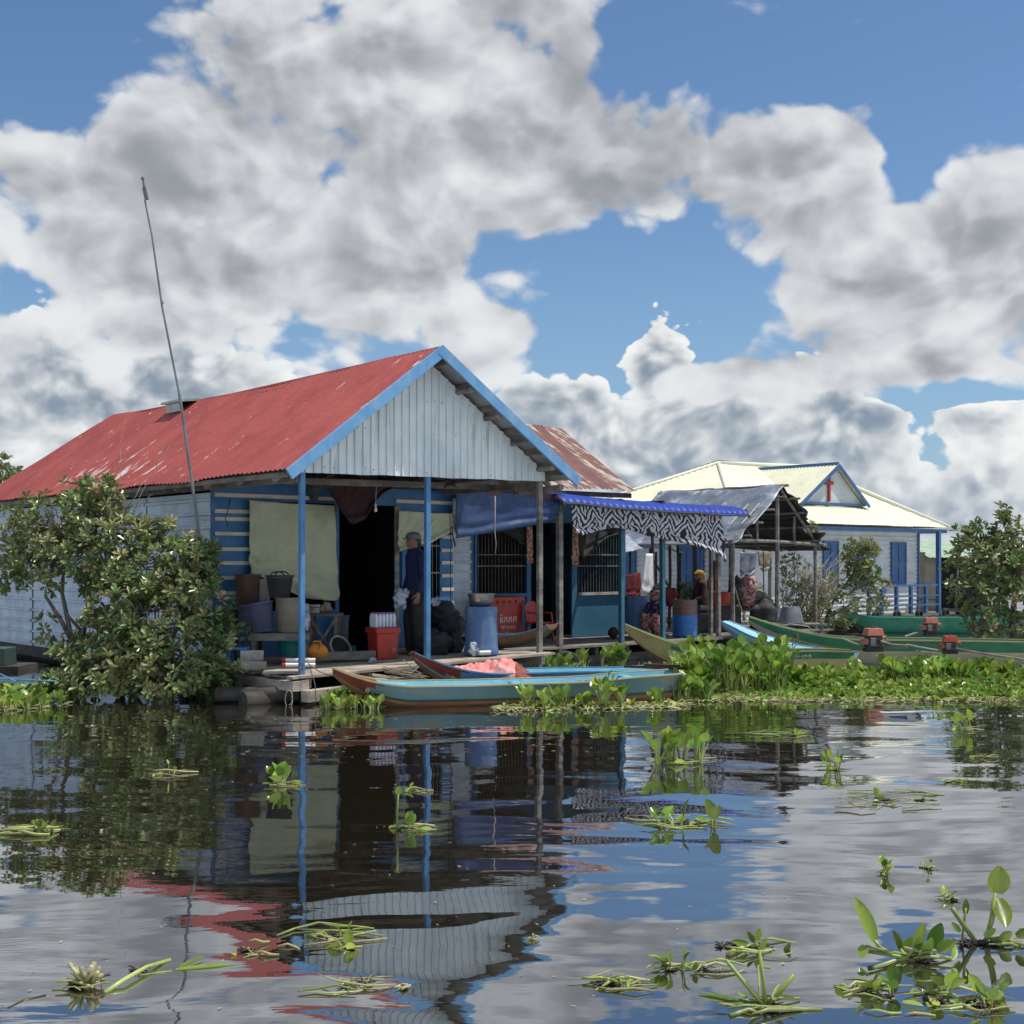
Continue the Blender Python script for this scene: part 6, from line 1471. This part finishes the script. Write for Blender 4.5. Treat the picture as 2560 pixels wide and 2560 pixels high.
bush('riverside_bush', 'big leafy bush growing out of the water in front of the pale tin side wall', G(250, 1770, 0),
 [(150, 1300, 135, 90, 16.1, .5, 150), (235, 1255, 80, 62, 16.2, .4, 75), (70, 1370, 70, 70, 16.1, .35, 50), (170, 1400, 150, 80, 16.0, .5, 120), (250, 1380, 90, 120, 16.0, .5, 100),
  (345, 1400, 105, 130, 15.8, .5, 150), (400, 1340, 50, 50, 15.8, .3, 26), (450, 1440, 95, 120, 15.6, .5, 130), (500, 1400, 40, 60, 15.5, .25, 28), (510, 1520, 62, 120, 15.5, .4, 80),
  (390, 1560, 150, 120, 15.4, .5, 190), (545, 1590, 40, 70, 15.4, .3, 28), (300, 1530, 80, 130, 15.6, .5, 110), (430, 1690, 150, 75, 15.1, .5, 190), (260, 1690, 100, 70, 15.1, .4, 110), (190, 1650, 60, 50, 15.3, .3, 30), (520, 1690, 50, 60, 15.0, .3, 40), (345, 1640, 90, 80, 15.2, .4, 80), (120, 1570, 22, 42, 16.0, .12, 6), (150, 1715, 60, 40, 15.2, .3, 50), (215, 1600, 50, 60, 15.9, .3, 30), (30, 1420, 40, 60, 16.1, .3, 30)],
 [([(215, 1775, 15.6), (200, 1680, 15.7), (180, 1600, 15.8), (155, 1480, 15.9), (90, 1420, 16.0), (45, 1380, 16.0)], .045, .012), ([(185, 1610, 15.8), (150, 1545, 15.8), (112, 1488, 15.8)], .034, .020),
  ([(195, 1660, 15.7), (215, 1540, 15.8), (240, 1400, 16.0), (240, 1280, 16.1)], .04, .01), ([(300, 1770, 15.5), (330, 1600, 15.6), (350, 1450, 15.8)], .04, .012), ([(320, 1770, 15.4), (420, 1620, 15.5), (480, 1480, 15.6)], .04, .012),
  ([(215, 1590, 15.8), (170, 1540, 15.8), (160, 1520, 15.8)], .022, .012), ([(155, 1480, 15.9), (160, 1400, 15.9), (130, 1320, 16.0)], .026, .008), ([(160, 1630, 15.6), (190, 1575, 15.5), (220, 1545, 15.5)], .010, .006)], L=.12, w=.023, dry=.16)
bush('bare_creeper', 'bare dry creeper stems climbing from the bush over the red roof edge', P(300, 1330, 16.0), [(275, 1245, 22, 18, 16.2, .1, 5)],
 [([(330, 1330, 16.1), (310, 1260, 16.2), (300, 1200, 16.5), (302, 1100, 17.3), (318, 1035, 18.2)], .006, .003), ([(320, 1320, 16.1), (350, 1240, 16.3), (400, 1150, 16.8), (430, 1105, 17.2)], .006, .003), ([(310, 1330, 16.0), (330, 1280, 16.1), (380, 1235, 16.3), (360, 1250, 16.3)], .005, .003), ([(300, 1290, 16.1), (340, 1240, 16.2), (355, 1205, 16.4)], .006, .003)], dry=.6, cat='creeper')
bush('broadleaf_tree', 'bushy dark green tree with an upright top shoot at the right edge', P(2490, 1600, 23), [
 (2505, 1430, 85, 85, 23.2, .7, 105), (2440, 1385, 55, 50, 23.2, .5, 60), (2420, 1345, 30, 30, 23.2, .3, 14), (2550, 1380, 70, 90, 23.4, .7, 75), (2505, 1330, 26, 50, 23.2, .3, 26), (2505, 1285, 14, 26, 23.2, .12, 9), (2450, 1330, 22, 40, 23.2, .2, 14), (2540, 1490, 80, 75, 23, .6, 60), (2425, 1480, 40, 60, 23, .4, 36), (2590, 1440, 60, 130, 23.4, .7, 60), (2380, 1420, 22, 40, 23, .2, 10), (2460, 1560, 60, 40, 22.8, .4, 26), (2560, 1570, 60, 40, 22.8, .5, 40)],
 [([(2462, 1625, 23), (2440, 1570, 23), (2420, 1500, 23.1), (2440, 1420, 23.2)], .06, .02), ([(2535, 1630, 23), (2530, 1540, 23), (2545, 1440, 23.2), (2505, 1290, 23.2)], .07, .012), ([(2440, 1580, 23), (2475, 1490, 23), (2500, 1400, 23)], .03, .01), ([(2455, 1600, 23), (2420, 1560, 23), (2385, 1510, 23)], .03, .01)], L=.15, w=.030, dry=.12, cat='tree')
bush('round_shrub', 'yellow green shrub with a rounded crown in front of the blue church doors', P(2100, 1570, 27), [
 (2150, 1390, 52, 46, 27, .5, 110), (2160, 1430, 50, 30, 27, .4, 50), (2195, 1480, 36, 50, 27, .4, 36), (2110, 1500, 60, 50, 26.8, .5, 46), (2060, 1470, 40, 60, 26.8, .4, 30), (2090, 1560, 30, 26, 26.6, .3, 16), (2030, 1330, 14, 22, 27.5, .15, 12)],
 [([(2050, 1580, 26.8), (2085, 1500, 26.9), (2130, 1440, 27), (2150, 1390, 27)], .035, .012), ([(2080, 1540, 26.8), (2150, 1495, 26.9), (2195, 1490, 27)], .025, .01), ([(2195, 1430, 27), (2215, 1480, 27), (2200, 1512, 27), (2175, 1508, 27), (2165, 1495, 27)], .012, .008)], L=.12, w=.026, dry=.15, cat='shrub')
bush('dry_thicket', 'half dead thicket of pale twigs and thin green leaves beside the open shed', P(2010, 1580, 26), [(1985, 1440, 45, 70, 26.3, .4, 70), (2030, 1500, 60, 70, 26, .4, 60), (1995, 1540, 50, 30, 26, .4, 26), (1890, 1490, 24, 40, 27.5, .3, 30)],
 [([(2000+R(-50, 60), 1585, 26+R(-.3, .3)), (2000+R(-60, 80), 1500, 26+R(-.4, .4)), (2010+R(-80, 110), 1400+R(-20, 60), 26+R(-.5, .5))], .012, .003) for k in range(60)], L=.10, w=.016, dry=.55, bark='dead', cat='thicket')
bush('porch_plant', 'small light green potted plant glimpsed behind the steel drum', P(1706, 1500, 26), [(1706, 1478, 20, 22, 26, .2, 20)], [([(1706, 1520, 26), (1706, 1480, 26)], .015, .008)], L=.12, w=.028, dry=0, cat='plant')
bush('deck_plant', 'dark green weeds growing up the left end of the deck behind the blue stool', P(590, 1640, 15.9), [(600, 1590, 24, 60, 15.9, .15, 16)], [([(598, 1650, 15.9), (600, 1590, 15.9)], .01, .005)], L=.07, w=.014, dry=.05, cat='plant')
bush('distant_tree', 'sparse tree top showing above the red roof at the left edge', P(5, 1400, 34), [(2, 1165, 14, 26, 34, .3, 12), (32, 1185, 8, 28, 34, .2, 8), (-40, 1210, 50, 40, 34, .6, 30), (10, 1240, 40, 30, 34, .5, 20)], [([(-20, 1540, 34), (-5, 1300, 34), (5, 1160, 34)], .12, .02)], L=.22, w=.045, dry=.1, cat='tree')
# far wooded shore all round the lake
random.seed(5)
mb = MB()
for k in range(1500):
    a = R(-1.2, 1.2)+ (pi if k % 4 == 0 else 0); d = R(230, 290); x, y = sin(a)*d, cos(a)*d
    h = R(2.0, 4.2)+1.2*noise.noise(Vector((a*14, 0, 0)))
    mb.ball((x, y, h*.45), R(2.5, 5), R(2, 4), h*.55, 7, 5, lump=.5, seed=k % 17)
tag(link('wooded_shore', mb, mat('far_foliage', (.055,.085,.035), .95, 0, (.035,.055,.025), nscale=.2, island=.3)), 'low distant belt of trees along the far shore', 'treeline', kind='stuff')
# ---------------------------------------------------------------- water hyacinth
def blade(mb, b, d, face, L, w, cup=.3, bend=.25, nu=4, nv=5, prof=(.28, .80, 1.0, .92, .62, .10)):
    """rounded spoon leaf from b along d; face = side the cup opens to"""
    s = d.cross(face)
    if s.length < 1e-4: s = d.orthogonal()
    s.normalize(); n = s.cross(d).normalized(); vs = []
    for j in range(nv+1):
        f = j/nv; c = b+d*L*f*(1-.12*f*bend)-n*L*bend*f*f*.6; ww = w*prof[min(j, 5)] if nv == 5 else w*(sin(pi*min(1, f*.86+.12))**.7)
        for i in range(nu+1):
            g = i/nu*2-1; vs.append(c+s*ww*g*(1-.12*cup*g*g)+n*ww*cup*g*g)
    W_ = nu+1
    mb.add(vs, [(j*W_+i, j*W_+i+1, (j+1)*W_+i+1, (j+1)*W_+i) for j in range(nv) for i in range(nu)])
def hy_plant(Lf, St, p, h, n, size, lean=.55, fine=False):
    for k in range(n):
        a = R(0, 2*pi); o = Vector((cos(a), sin(a), 0)); ln = R(.1, lean)*(1.2 if h < .15 else 1)
        hh = h*R(.55, 1.12); d1 = (o*ln*.7+Vector((0, 0, 1))).normalized(); b = p+o*R(0, .03)
        m = b+d1*hh*.55; d2 = (d1+o*ln*.5).normalized(); t = m+d2*hh*.45
        St.tube([b-Vector((0, 0, .02)), m, t], [size*.13, size*.10, size*.06], 5 if fine else 4, cap=False)
        dd = (d2+o*R(-.3, .5)+Vector((0, 0, R(-.1, .5)))).normalized(); f = (o*-1*R(.4, 1)+rdir()*.5+Vector((0, 0, .5)))
        sz = size*R(.75, 1.25); blade(Lf, t, dd, f, sz*1.25, sz*.56, R(.15, .5), R(-.1, .5), *((6, 8) if fine else (3, 4)), prof=(.3, .85, 1, .75, .15, .1)) if fine else blade(Lf, t, dd, f, sz*1.25, sz*.56, R(.15, .5), R(-.1, .5), 3, 5)
def stalks(St, p, n, L, r, spread=.2, up=.15, th=None):
    for k in range(n):
        a = R(0, 2*pi) if th is None else th+R(-.5, .5)+(pi if random.random() < .5 else 0)
        d = Vector((cos(a), sin(a)*.9, R(-.02, up))); c = p+Vector((R(-spread, spread), R(-spread, spread), R(.0, .02)))
        l = L*R(.35, 1.25); sd = Vector((-d.y, d.x, 0))*R(-.22, .22)*l; r_ = r*R(.5, 1.25)
        St.tube([c-d*l*.5-sd*.4, c-d*l*.2+sd*.5, c+d*l*.15+sd*.6+Vector((0, 0, R(0, .012))), c+d*l*.5-sd*.5], [r_*R(.5, 1), r_*R(.8, 1.3), r_, r_*R(.25, .8)], 5)
random.seed(23)
Lf, Ld, St, Sd = MB(), MB(), MB(), MB()
def region(n, ux0, ux1, y0, y1, h, size, nl=(4, 7), dens=None, dark=.25, sdry=.6, lean=.55):
    for k in range(n):
        Y = R(y0, y1); u = R(ux0, ux1); p = Vector(((u-1280)/F*Y, Y, 0))
        w = noise.noise(Vector((p.x*1.3, p.y*1.3, 4)))
        if dens is not None and w < dens: continue
        hh = h*(1+.5*w)*R(.75, 1.15)
        hy_plant(Ld if random.random() < dark else Lf, St, p, hh, random.randint(*nl), size*R(.8, 1.15), lean)
        if random.random() < sdry: stalks(Sd if random.random() < .6 else St, p, 2, size*2.2, size*.10, .12)
region(150, 1730, 1960, 15.7, 18.0, .39, .095, (5, 8), None, .15)
region(60, 1700, 1800, 15.6, 17.2, .36, .10, (5, 7))
region(330, 1930, 2700, 15.2, 16.2, .03, .060, (3, 6), -.45, .15, 1., 1.1)
region(330, 1930, 2700, 16.0, 17.0, .06, .068, (4, 7), -.4, .2, 1., .9)
region(230, 2000, 2700, 16.8, 17.8, .10, .075, (4, 7), -.3, .2, .6)
region(90, 2120, 2700, 16.9, 17.9, .20, .09, (5, 7), 0)
region(30, 2240, 2420, 16.8, 17.7, .21, .09, (5, 7), None)
region(26, 1960, 2080, 16.2, 17.4, .16, .08, (5, 7), 0)
region(40, 1575, 1730, 16.8, 18.0, .13, .08, (4, 6), -.3)
region(46, 1445, 1560, 18.6, 20.2, .24, .10, (4, 6), -.2)
region(26, 1350, 1450, 17.6, 18.6, .20, .085, (4, 6), -.1)
region(55, 1690, 1790, 14.9, 16.3, .16, .085, (4, 6))
# low floating edge: mostly fallen stalks
for k in range(620):
    u = R(1260, 2660); Y = R(14.0, 14.9) if u < 1700 else R(14.9, 15.9)
    if u < 1700: Y = 15280/(R(0, 1)*0+1000)*0+R(13.95, 14.35)+(u-1260)/440*.35
    p = Vector(((u-1280)/F*Y, Y, 0)); stalks(Sd if random.random() < .6 else St, p, 4, .15, .009, .12, .3, None)
    if random.random() < (.25 if u < 1700 else .55): hy_plant(Lf, St, p, R(.015, .06), random.randint(2, 4), .045, 1.2)
for u, Y, h in ((1310, 14.2, .2), (1400, 14.2, .16), (1510, 14.3, .22), (1550, 14.35, .17), (1640, 14.5, .12), (1360, 14.15, .12), (1460, 14.25, .12), (1505, 14.2, .33)):
    for k in range(3): hy_plant(Lf, St, Vector(((u-1280)/F*Y+R(-.06, .06), Y+R(-.05, .05), 0)), h, 4, .08)
hm = thing('hyacinth_mat', 'bright green mat of floating water plants along the moored boats on the right', 'water plants', G(2100, 1720)); hm['kind'] = 'stuff'
for nm, m_, k in (('leaves', Lf, 'hy'), ('dark_leaves', Ld, 'hy_dark'), ('stalks', St, 'stalk'), ('fallen_stalks', Sd, 'stalk_dry')): link(nm, m_, M[k], hm, smooth='leaf')['kind'] = 'stuff'
def patch(name, label, fn, cat='water plants', kind=None, loc=None):
    global Lf, St, Sd, Rt
    Lf, St, Sd, Rt = MB(), MB(), MB(), MB(); fn()
    th = thing(name, label, cat, loc)
    for nm, m_, k in (('leaves', Lf, 'hy'), ('stalks', St, 'stalk'), ('dry_stalks', Sd, 'stalk_dry'), ('roots', Rt, 'root')):
        if m_.v: o = link(nm, m_, M[k], th, smooth='leaf')
    return th
Rt = MB()
def many(n, u0, u1, y0, y1, h, size, nl=(4, 6), sd=.5):
    def f():
        for k in range(n):
            Y = R(y0, y1); p = Vector(((R(u0, u1)-1280)/F*Y, Y, 0)); hy_plant(Lf, St, p, h*R(.6, 1.15), random.randint(*nl), size*R(.8, 1.15))
            if random.random() < sd: stalks(Sd, p, 2, size*2, size*.1, .1)
    return f
patch('hyacinth_patch', 'dense patch of water plants under the bow of the nearest boat', many(70, 805, 945, 14.1, 15.0, .09, .070), loc=G(870, 1765))
patch('hyacinth_patch', 'sunlit patch of water plants at the left edge below the bush', many(90, -60, 175, 14.0, 15.6, .10, .078), loc=G(60, 1770))
# single floating plants in the open water
def roots(Rt, p, n, L, r=.003):
    for k in range(n):
        a = R(0, 2*pi); d = Vector((cos(a), sin(a), R(-.15, .35))); Rt.tube([p, p+d*L*.5+rdir()*L*.12, p+d*L*R(.7, 1.2)], [r*1.4, r, r*.5], 4, cap=False)
def px(u, v, p, dy=0):                      # a point seen at pixel u,v at the distance of p
    return P(u, v, p.y+dy)
def hero(b, t, w, face=(0, -1, .3), cup=.25, bend=.15):
    d = (t-b); L = d.length; blade(Lf, b, d.normalized(), Vector(face), L*1.02, w, cup, bend, 8, 10, None)
def stem(pts, r0, r1, m=None): (St if m is None else m).tube(pts, [r0+(r1-r0)*i/(len(pts)-1) for i in range(len(pts))], 7)
def cl(u, v, label, fn, name='floating_hyacinth'):
    g = G(u, v)
    def f(): fn(g)
    return patch(name, label, f, 'water plant', loc=g)
def fA(g):
    k = g.y/F
    a, b = px(2488, 2232, g), px(2500, 2166, g); stem([g+Vector((0, 0, -.01)), px(2477, 2300, g), a], .0105, .0065); hero(a, b, 32*k, (.2, -1, .4), .3, .1)
    a = px(2492, 2246, g, .04); stem([g, px(2482, 2300, g, .02), a], .009, .006); hero(a, px(2512, 2318, g, -.06), 26*k, (.1, -1, .5), .35, -.1)
    stem([px(2475, 2352, g), px(2520, 2350, g, -.02), px(2575, 2366, g, -.05)], .011, .007); stem([px(2380, 2270, g), px(2400, 2300, g), px(2440, 2356, g)], .010, .011)
    stem([px(2405, 2350, g, .05), px(2412, 2290, g, .05), px(2415, 2270, g, .05)], .006, .005); hero(px(2413, 2285, g, .05), px(2416, 2248, g, .05), 9*k)
    for x, y, x2, y2, w in ((2500, 2350, 2530, 2330, 12), (2540, 2340, 2575, 2325, 12), (2460, 2340, 2490, 2322, 9), (2400, 2330, 2380, 2306, 8)): hero(px(x, y, g, -.03), px(x2, y2, g, -.03), w*k)
    for q in range(3): roots(Rt, g+Vector((R(-.1, .03), R(-.03, .03), .005)), 22, .05)
    stalks(St, g+Vector((.1, 0, 0)), 5, .16, .006, .05, .1, 0)
cl(2462, 2360, 'floating plant with two big round glossy leaves at the right edge', fA)
def fB(g):
    k = g.y/F; c = g
    a = px(2186, 2352, g); stem([px(2230, 2385, g), px(2200, 2368, g), a], .009, .006); hero(a, px(2143, 2243, g, .02), 22*k, (.5, -1, .3), .3, .18)
    for x, y, x2, y2, w in ((2290, 2370, 2310, 2305, 15), (2330, 2370, 2352, 2310, 20), (2345, 2375, 2388, 2352, 16), (2250, 2372, 2238, 2330, 12), (2255, 2378, 2280, 2345, 14), (2290, 2385, 2300, 2345, 14), (2310, 2385, 2330, 2350, 13), (2380, 2395, 2392, 2365, 10), (2165, 2365, 2150, 2392, 14)):
        b0 = px(x, y, g, R(-.05, .05)); stem([g+Vector((R(-.06, .12), R(-.03, .03), 0)), (g+b0)/2+Vector((0, 0, .01)), b0], .009, .006); hero(b0, px(x2, y2, g, R(-.08, .05)), w*k, (R(-.5, .5), -1, R(.2, .9)), .35, .2)
    stem([px(2170, 2378, g), px(2240, 2390, g), px(2330, 2406, g), px(2400, 2412, g)], .009, .006); stem([px(2185, 2420, g, -.1), px(2240, 2400, g), px(2290, 2396, g)], .008, .006); stem([px(2260, 2370, g), px(2330, 2385, g), px(2395, 2405, g)], .008, .005, Sd)
    for q in range(5): roots(Rt, g+Vector((R(.02, .26), R(-.03, .02), .004)), 14, .045)
cl(2262, 2400, 'wide floating clump with a tall single leaf on its left side', fB)
def fC(g):
    k = g.y/F
    for x, y, x1, y1, r in ((1903, 2305, 1870, 2400, 0), (1900, 2340, 1912, 2440, .0), (1985, 2440, 1930, 2500, 0)): pass
    stem([g, px(1908, 2450, g), px(1898, 2375, g)], .009, .006); hero(px(1898, 2375, g), px(1918, 2345, g), 7*k)
    stem([g, px(1880, 2480, g), px(1815, 2400, g)], .010, .007); stem([g, px(1950, 2480, g), px(1985, 2437, g)], .009, .010)
    stem([px(1925, 2420, g, .3), px(1895, 2415, g, .3), px(1900, 2500, g)], .006, .004)
    for x, y, x2, y2, w in ((1860, 2510, 1740, 2490, 10), (1900, 2515, 1750, 2480, 9), (1935, 2500, 1950, 2462, 10), (1990, 2500, 1940, 2485, 8), (1870, 2500, 1845, 2480, 7)): hero(px(x, y, g, -.02), px(x2, y2, g, .05), w*k, (0, -.3, 1), .2, 0)
    for q in range(3): roots(Rt, g+Vector((R(-.03, .05), R(-.03, .03), .004)), 20, .06)
    stem([px(1800, 2515, g, .05), px(1860, 2528, g)], .018, .013, Sd); stem([px(1900, 2560, g, -.05), px(1960, 2545, g), px(2030, 2540, g)], .008, .007); stalks(St, g, 6, .22, .007, .1, .1, 0)
cl(1915, 2520, 'floating plant with bare upright stalks and dark roots near the bottom', fC)
def fC2(g):
    k = g.y/F
    for x, y, x2, y2, w in ((1890, 2350, 1900, 2322, 9), (1960, 2385, 1975, 2358, 8), (1885, 2355, 1870, 2330, 7), (1870, 2360, 1830, 2352, 8)): hero(px(x, y, g), px(x2, y2, g, -.02), w*k)
    stem([px(1820, 2385, g, -.1), px(1860, 2368, g), px(1895, 2362, g)], .012, .008); stem([px(1900, 2372, g), px(1960, 2378, g), px(2015, 2388, g)], .008, .008)
    for q in range(5): roots(Rt, g+Vector((R(-.2, .15), R(-.02, .06), .004)), 12, .035)
    stalks(St, g, 4, .2, .006, .12, .1, 0)
cl(1915, 2372, 'low floating clump of leaves and dark roots behind the bare stalks', fC2)
def limp(n, g, spread, size):
    for k in range(n):
        a = R(0, 2*pi); d = Vector((cos(a), sin(a), R(-.02, .12))); p = g+Vector((R(-spread, spread), R(-spread, spread)*.6, .006))
        blade(Lf, p, d.normalized(), Vector((R(-.4, .4), R(-.4, .4), 1)), size*R(.7, 1.4), size*R(.18, .45), R(.2, .8), R(-.3, .5), 4, 6, None)
def simple(h, n, size, ns, sl, spread=.12, nr=14, dry=.4, th=0, rr=.006):
    ns = int(ns*.75)+1; rr = rr*.82
    def f(g):
        limp(int(ns*.6)+1, g, spread, size*1.1+.01); roots(Rt, g+Vector((R(-spread, spread)*.6, R(-.03, .03), .004)), nr, sl*.16, .0022)
        for q in range(2): stalks(St if q else Sd, g+Vector((R(-spread, spread), 0, 0)), 2, sl*.45, rr*.6, spread*.4, .3, None)
        for k in range(max(1, n//3)): hy_plant(Lf, St, g+Vector((R(-spread, spread), R(-spread, spread)*.5, 0)), h, min(3, n), size, .9, True) if n else None
        stalks(St, g, int(ns*(1-dry)+.5), sl, rr, spread, .08, th); stalks(Sd, g, int(ns*dry+.5), sl, rr, spread, .08, th)
        roots(Rt, g+Vector((R(-spread, spread)*.5, 0, .004)), nr, sl*.22)
    return f
random.seed(77)
cl(2208, 2185, 'tiny upright rosette floating alone in the grey reflection', simple(.05, 9, .035, 0, .1, .02, 6))
cl(2375, 2250, 'dark root tuft with two pale cut stalks left of the big round leaves', simple(.03, 2, .03, 5, .10, .03, 34, .5, .3))
cl(2320, 2172, 'tiny curled shoot floating above the big round leaves', simple(.04, 3, .02, 0, .1, .01, 4))
cl(1700, 1905, 'leafy floating clump standing in the reflections below the mat', simple(.20, 24, .085, 10, .30, .20, 20))
cl(1710, 2062, 'flat floating clump with tangled stalks over the zebra reflection', simple(.07, 9, .075, 16, .36, .22, 20))
cl(2082, 1925, 'little floating clump with pale leaves near the shed reflection', simple(.09, 9, .055, 5, .16, .08, 10))
cl(1960, 1838, 'thin flat tangle of pale stalks just below the plant mat', simple(.02, 3, .04, 14, .30, .25, 4))
cl(2225, 2002, 'long raft of broken brown and green stalks in the grey reflection', simple(.02, 3, .035, 20, .26, .34, 26, .5))
cl(2415, 1825, 'single curled plant with one dark leaf near the right edge', simple(.12, 6, .08, 5, .25, .10, 8))
cl(2380, 1955, 'small spiky root tuft floating near the right tree reflection', simple(.02, 2, .03, 6, .16, .10, 26, .4))
cl(2450, 1893, 'flat green stalk drifting by the right edge', simple(.02, 1, .03, 4, .22, .10, 6))
cl(705, 1962, 'small bright leafy plant floating over the cloth reflection', simple(.075, 9, .075, 6, .22, .10, 10, .2))
cl(425, 1938, 'thin looping stalk drifting in the dark bush reflection', simple(.09, 2, .03, 4, .34, .14, 3, .7))
cl(1015, 2075, 'floating plant with one tall upright stalk in the dark doorway reflection', lambda g: (simple(.05, 6, .05, 7, .22, .10, 22)(g), stem([px(993, 2075, g), px(994, 2010, g), px(996, 1985, g)], .008, .005), hero(px(996, 1985, g), px(998, 1966, g), 9*g.y/F)))
cl(1045, 1977, 'flat pale stalk with a small leaf above the tall upright stalk', simple(.02, 2, .035, 4, .24, .08, 4))
cl(80, 2080, 'pale green tangle of thick stalks at the left edge', simple(.05, 6, .045, 16, .30, .16, 16, .3, 0, .010))
cl(215, 2465, 'spiky dead root tuft with yellow tips at the bottom left', lambda g: (simple(.02, 1, .02, 5, .2, .06, 60)(g), [stem([g+Vector((R(-.03, .03), 0, .0)), g+Vector((R(-.07, .07), R(-.05, .03), R(.04, .09)))], .006, .009, Sd) for k in range(16)]))
def fN(g):
    k = g.y/F
    stem([px(515, 2425, g, .12), px(560, 2400, g, .15)], .006, .004); stem([G(262, 2482), G(310, 2462)+Vector((0, 0, .02)), G(365, 2430)+Vector((0, 0, .02)), G(425, 2400)], .009, .008)
    stem([G(345, 2440), G(400, 2432), G(430, 2428)], .006, .005); hero(G(440, 2425), G(590, 2412), 11*k, (0, -.2, 1), .3, 0); hero(G(450, 2420), G(512, 2398)+Vector((0, 0, .02)), 9*k, (0, -.5, 1))
    hero(G(250, 2400), G(300, 2390), 5*k, (0, 0, 1)); roots(Rt, G(345, 2425), 16, .05); roots(Rt, G(255, 2440), 12, .03); stem([G(20, 2520), G(60, 2500), G(115, 2488)], .004, .004, Rt); hero(G(60, 2503), G(112, 2486), 5*k, (0, -.3, 1))
cl(380, 2430, 'long thick pale green stalk with a broad limp leaf at the bottom left', fN)
cl(820, 2340, 'pair of long pale stalks lying over the red roof reflection', simple(.02, 2, .04, 8, .30, .10, 16, .3, .2, .007))
cl(870, 2372, 'small forked pale stalk with a flat leaf below the pair of stalks', simple(.015, 2, .04, 3, .16, .04, 4, .2, .3))
cl(650, 2378, 'dark thin root strand drifting beside the red roof reflection', simple(.01, 0, .02, 4, .16, .12, 18, .8))
cl(880, 2462, 'long flat brown and green stalk over the gable reflection', simple(.015, 1, .03, 6, .30, .10, 6, .4, 0))
cl(1010, 2472, 'small split dry pod floating right of the long flat stalk', simple(.01, 0, .02, 3, .07, .015, 2, .7, .8, .008))
cl(1530, 2460, 'bundle of short pale stalks floating left of the bare upright stalks', simple(.015, 2, .03, 10, .20, .10, 14, .4, .2, .008))
cl(1665, 2425, 'small leafy tuft with trailing stalk near the bottom middle', simple(.045, 6, .04, 5, .14, .05, 12))
cl(1780, 2425, 'thin drifting stalk between the small tuft and the root clump', simple(.01, 1, .03, 4, .18, .08, 6))
cl(2290, 2500, 'ragged raft of leaves and dark roots below the tall single leaf', simple(.05, 6, .045, 14, .20, .18, 30))
cl(2420, 2510, 'curled leafy stalks trailing at the bottom right corner', simple(.06, 6, .045, 10, .20, .12, 18))
cl(2150, 2475, 'flat limp leaf and a forked stalk left of the ragged raft', simple(.015, 2, .05, 4, .18, .06, 4, .4))
cl(1335, 2350, 'pinkish dry scrap floating in the blue reflection', simple(.005, 0, .02, 2, .06, .01, 0, 1.))
# scattered leaf scraps on the water
random.seed(9)
mb = MB()
for k in range(170):
    v = 1790+R(0, 1)**1.3*760; u = R(0, 2560); g = G(u, v); a = R(0, 2*pi); d = Vector((cos(a), sin(a), 0)); L = R(.008, .032)*(1 if v > 2000 else 1.4)
    leaf2(mb, g+Vector((0, 0, .004)), d, Vector((0, 0, 1)), L, L*R(.10, .26), R(-.2, .3), 0)
for k in range(150):
    v = R(1785, 1900); u = R(200, 1500); g = G(u, v); a = R(-.4, .4); d = Vector((cos(a), sin(a), 0)); L = R(.02, .05)
    leaf2(mb, g+Vector((0, 0, .004)), d, Vector((0, 0, 1)), L, L*.2, .1, 0)
tag(link('leaf_scraps', mb, M['stalk_dry']), 'small leaf scraps scattered over the open water', 'leaf litter', kind='stuff')
# things at the lower left edge
mb = MB(); mb.box(*sorted((P(-60, 0, 17).x, P(20, 0, 17).x)), 16.9, 17.3, .25, P(0, 1620, 17).z, .004); tag(link('green_crate', mb, M['b_low'], bevel=.01), 'dark green crate cut off by the left edge', 'crate')
mb = MB(); mb.box(*sorted((P(-80, 0, 17).x, P(60, 0, 17).x)), 16.8, 17.5, .12, .25, .004); tag(link('raft_beam', mb, M['wood_dark']), 'dark timber raft under the green crate at the left edge', 'raft')
for lab, a, b, r, m_ in (('pale blue pole lying level above the plants at the left edge', (-10, 1696), (142, 1703), .009, 'b_rim'), ('dark blue pole slanting through the plants at the left edge', (22, 1768), (78, 1708), .016, 'church_blue'), ('second pale pole crossing behind the level pole', (-10, 1680), (40, 1704), .008, 'b_rim'), ('grey stick leaning low behind the plants at the left edge', (-10, 1738), (60, 1718), .012, 'bamboo')):
    mb = MB(); mb.tube([P(*a, 14.9), P(*b, 14.8)], r, 7); tag(link('thin_pole', mb, M[m_], smooth=50), lab, 'pole')
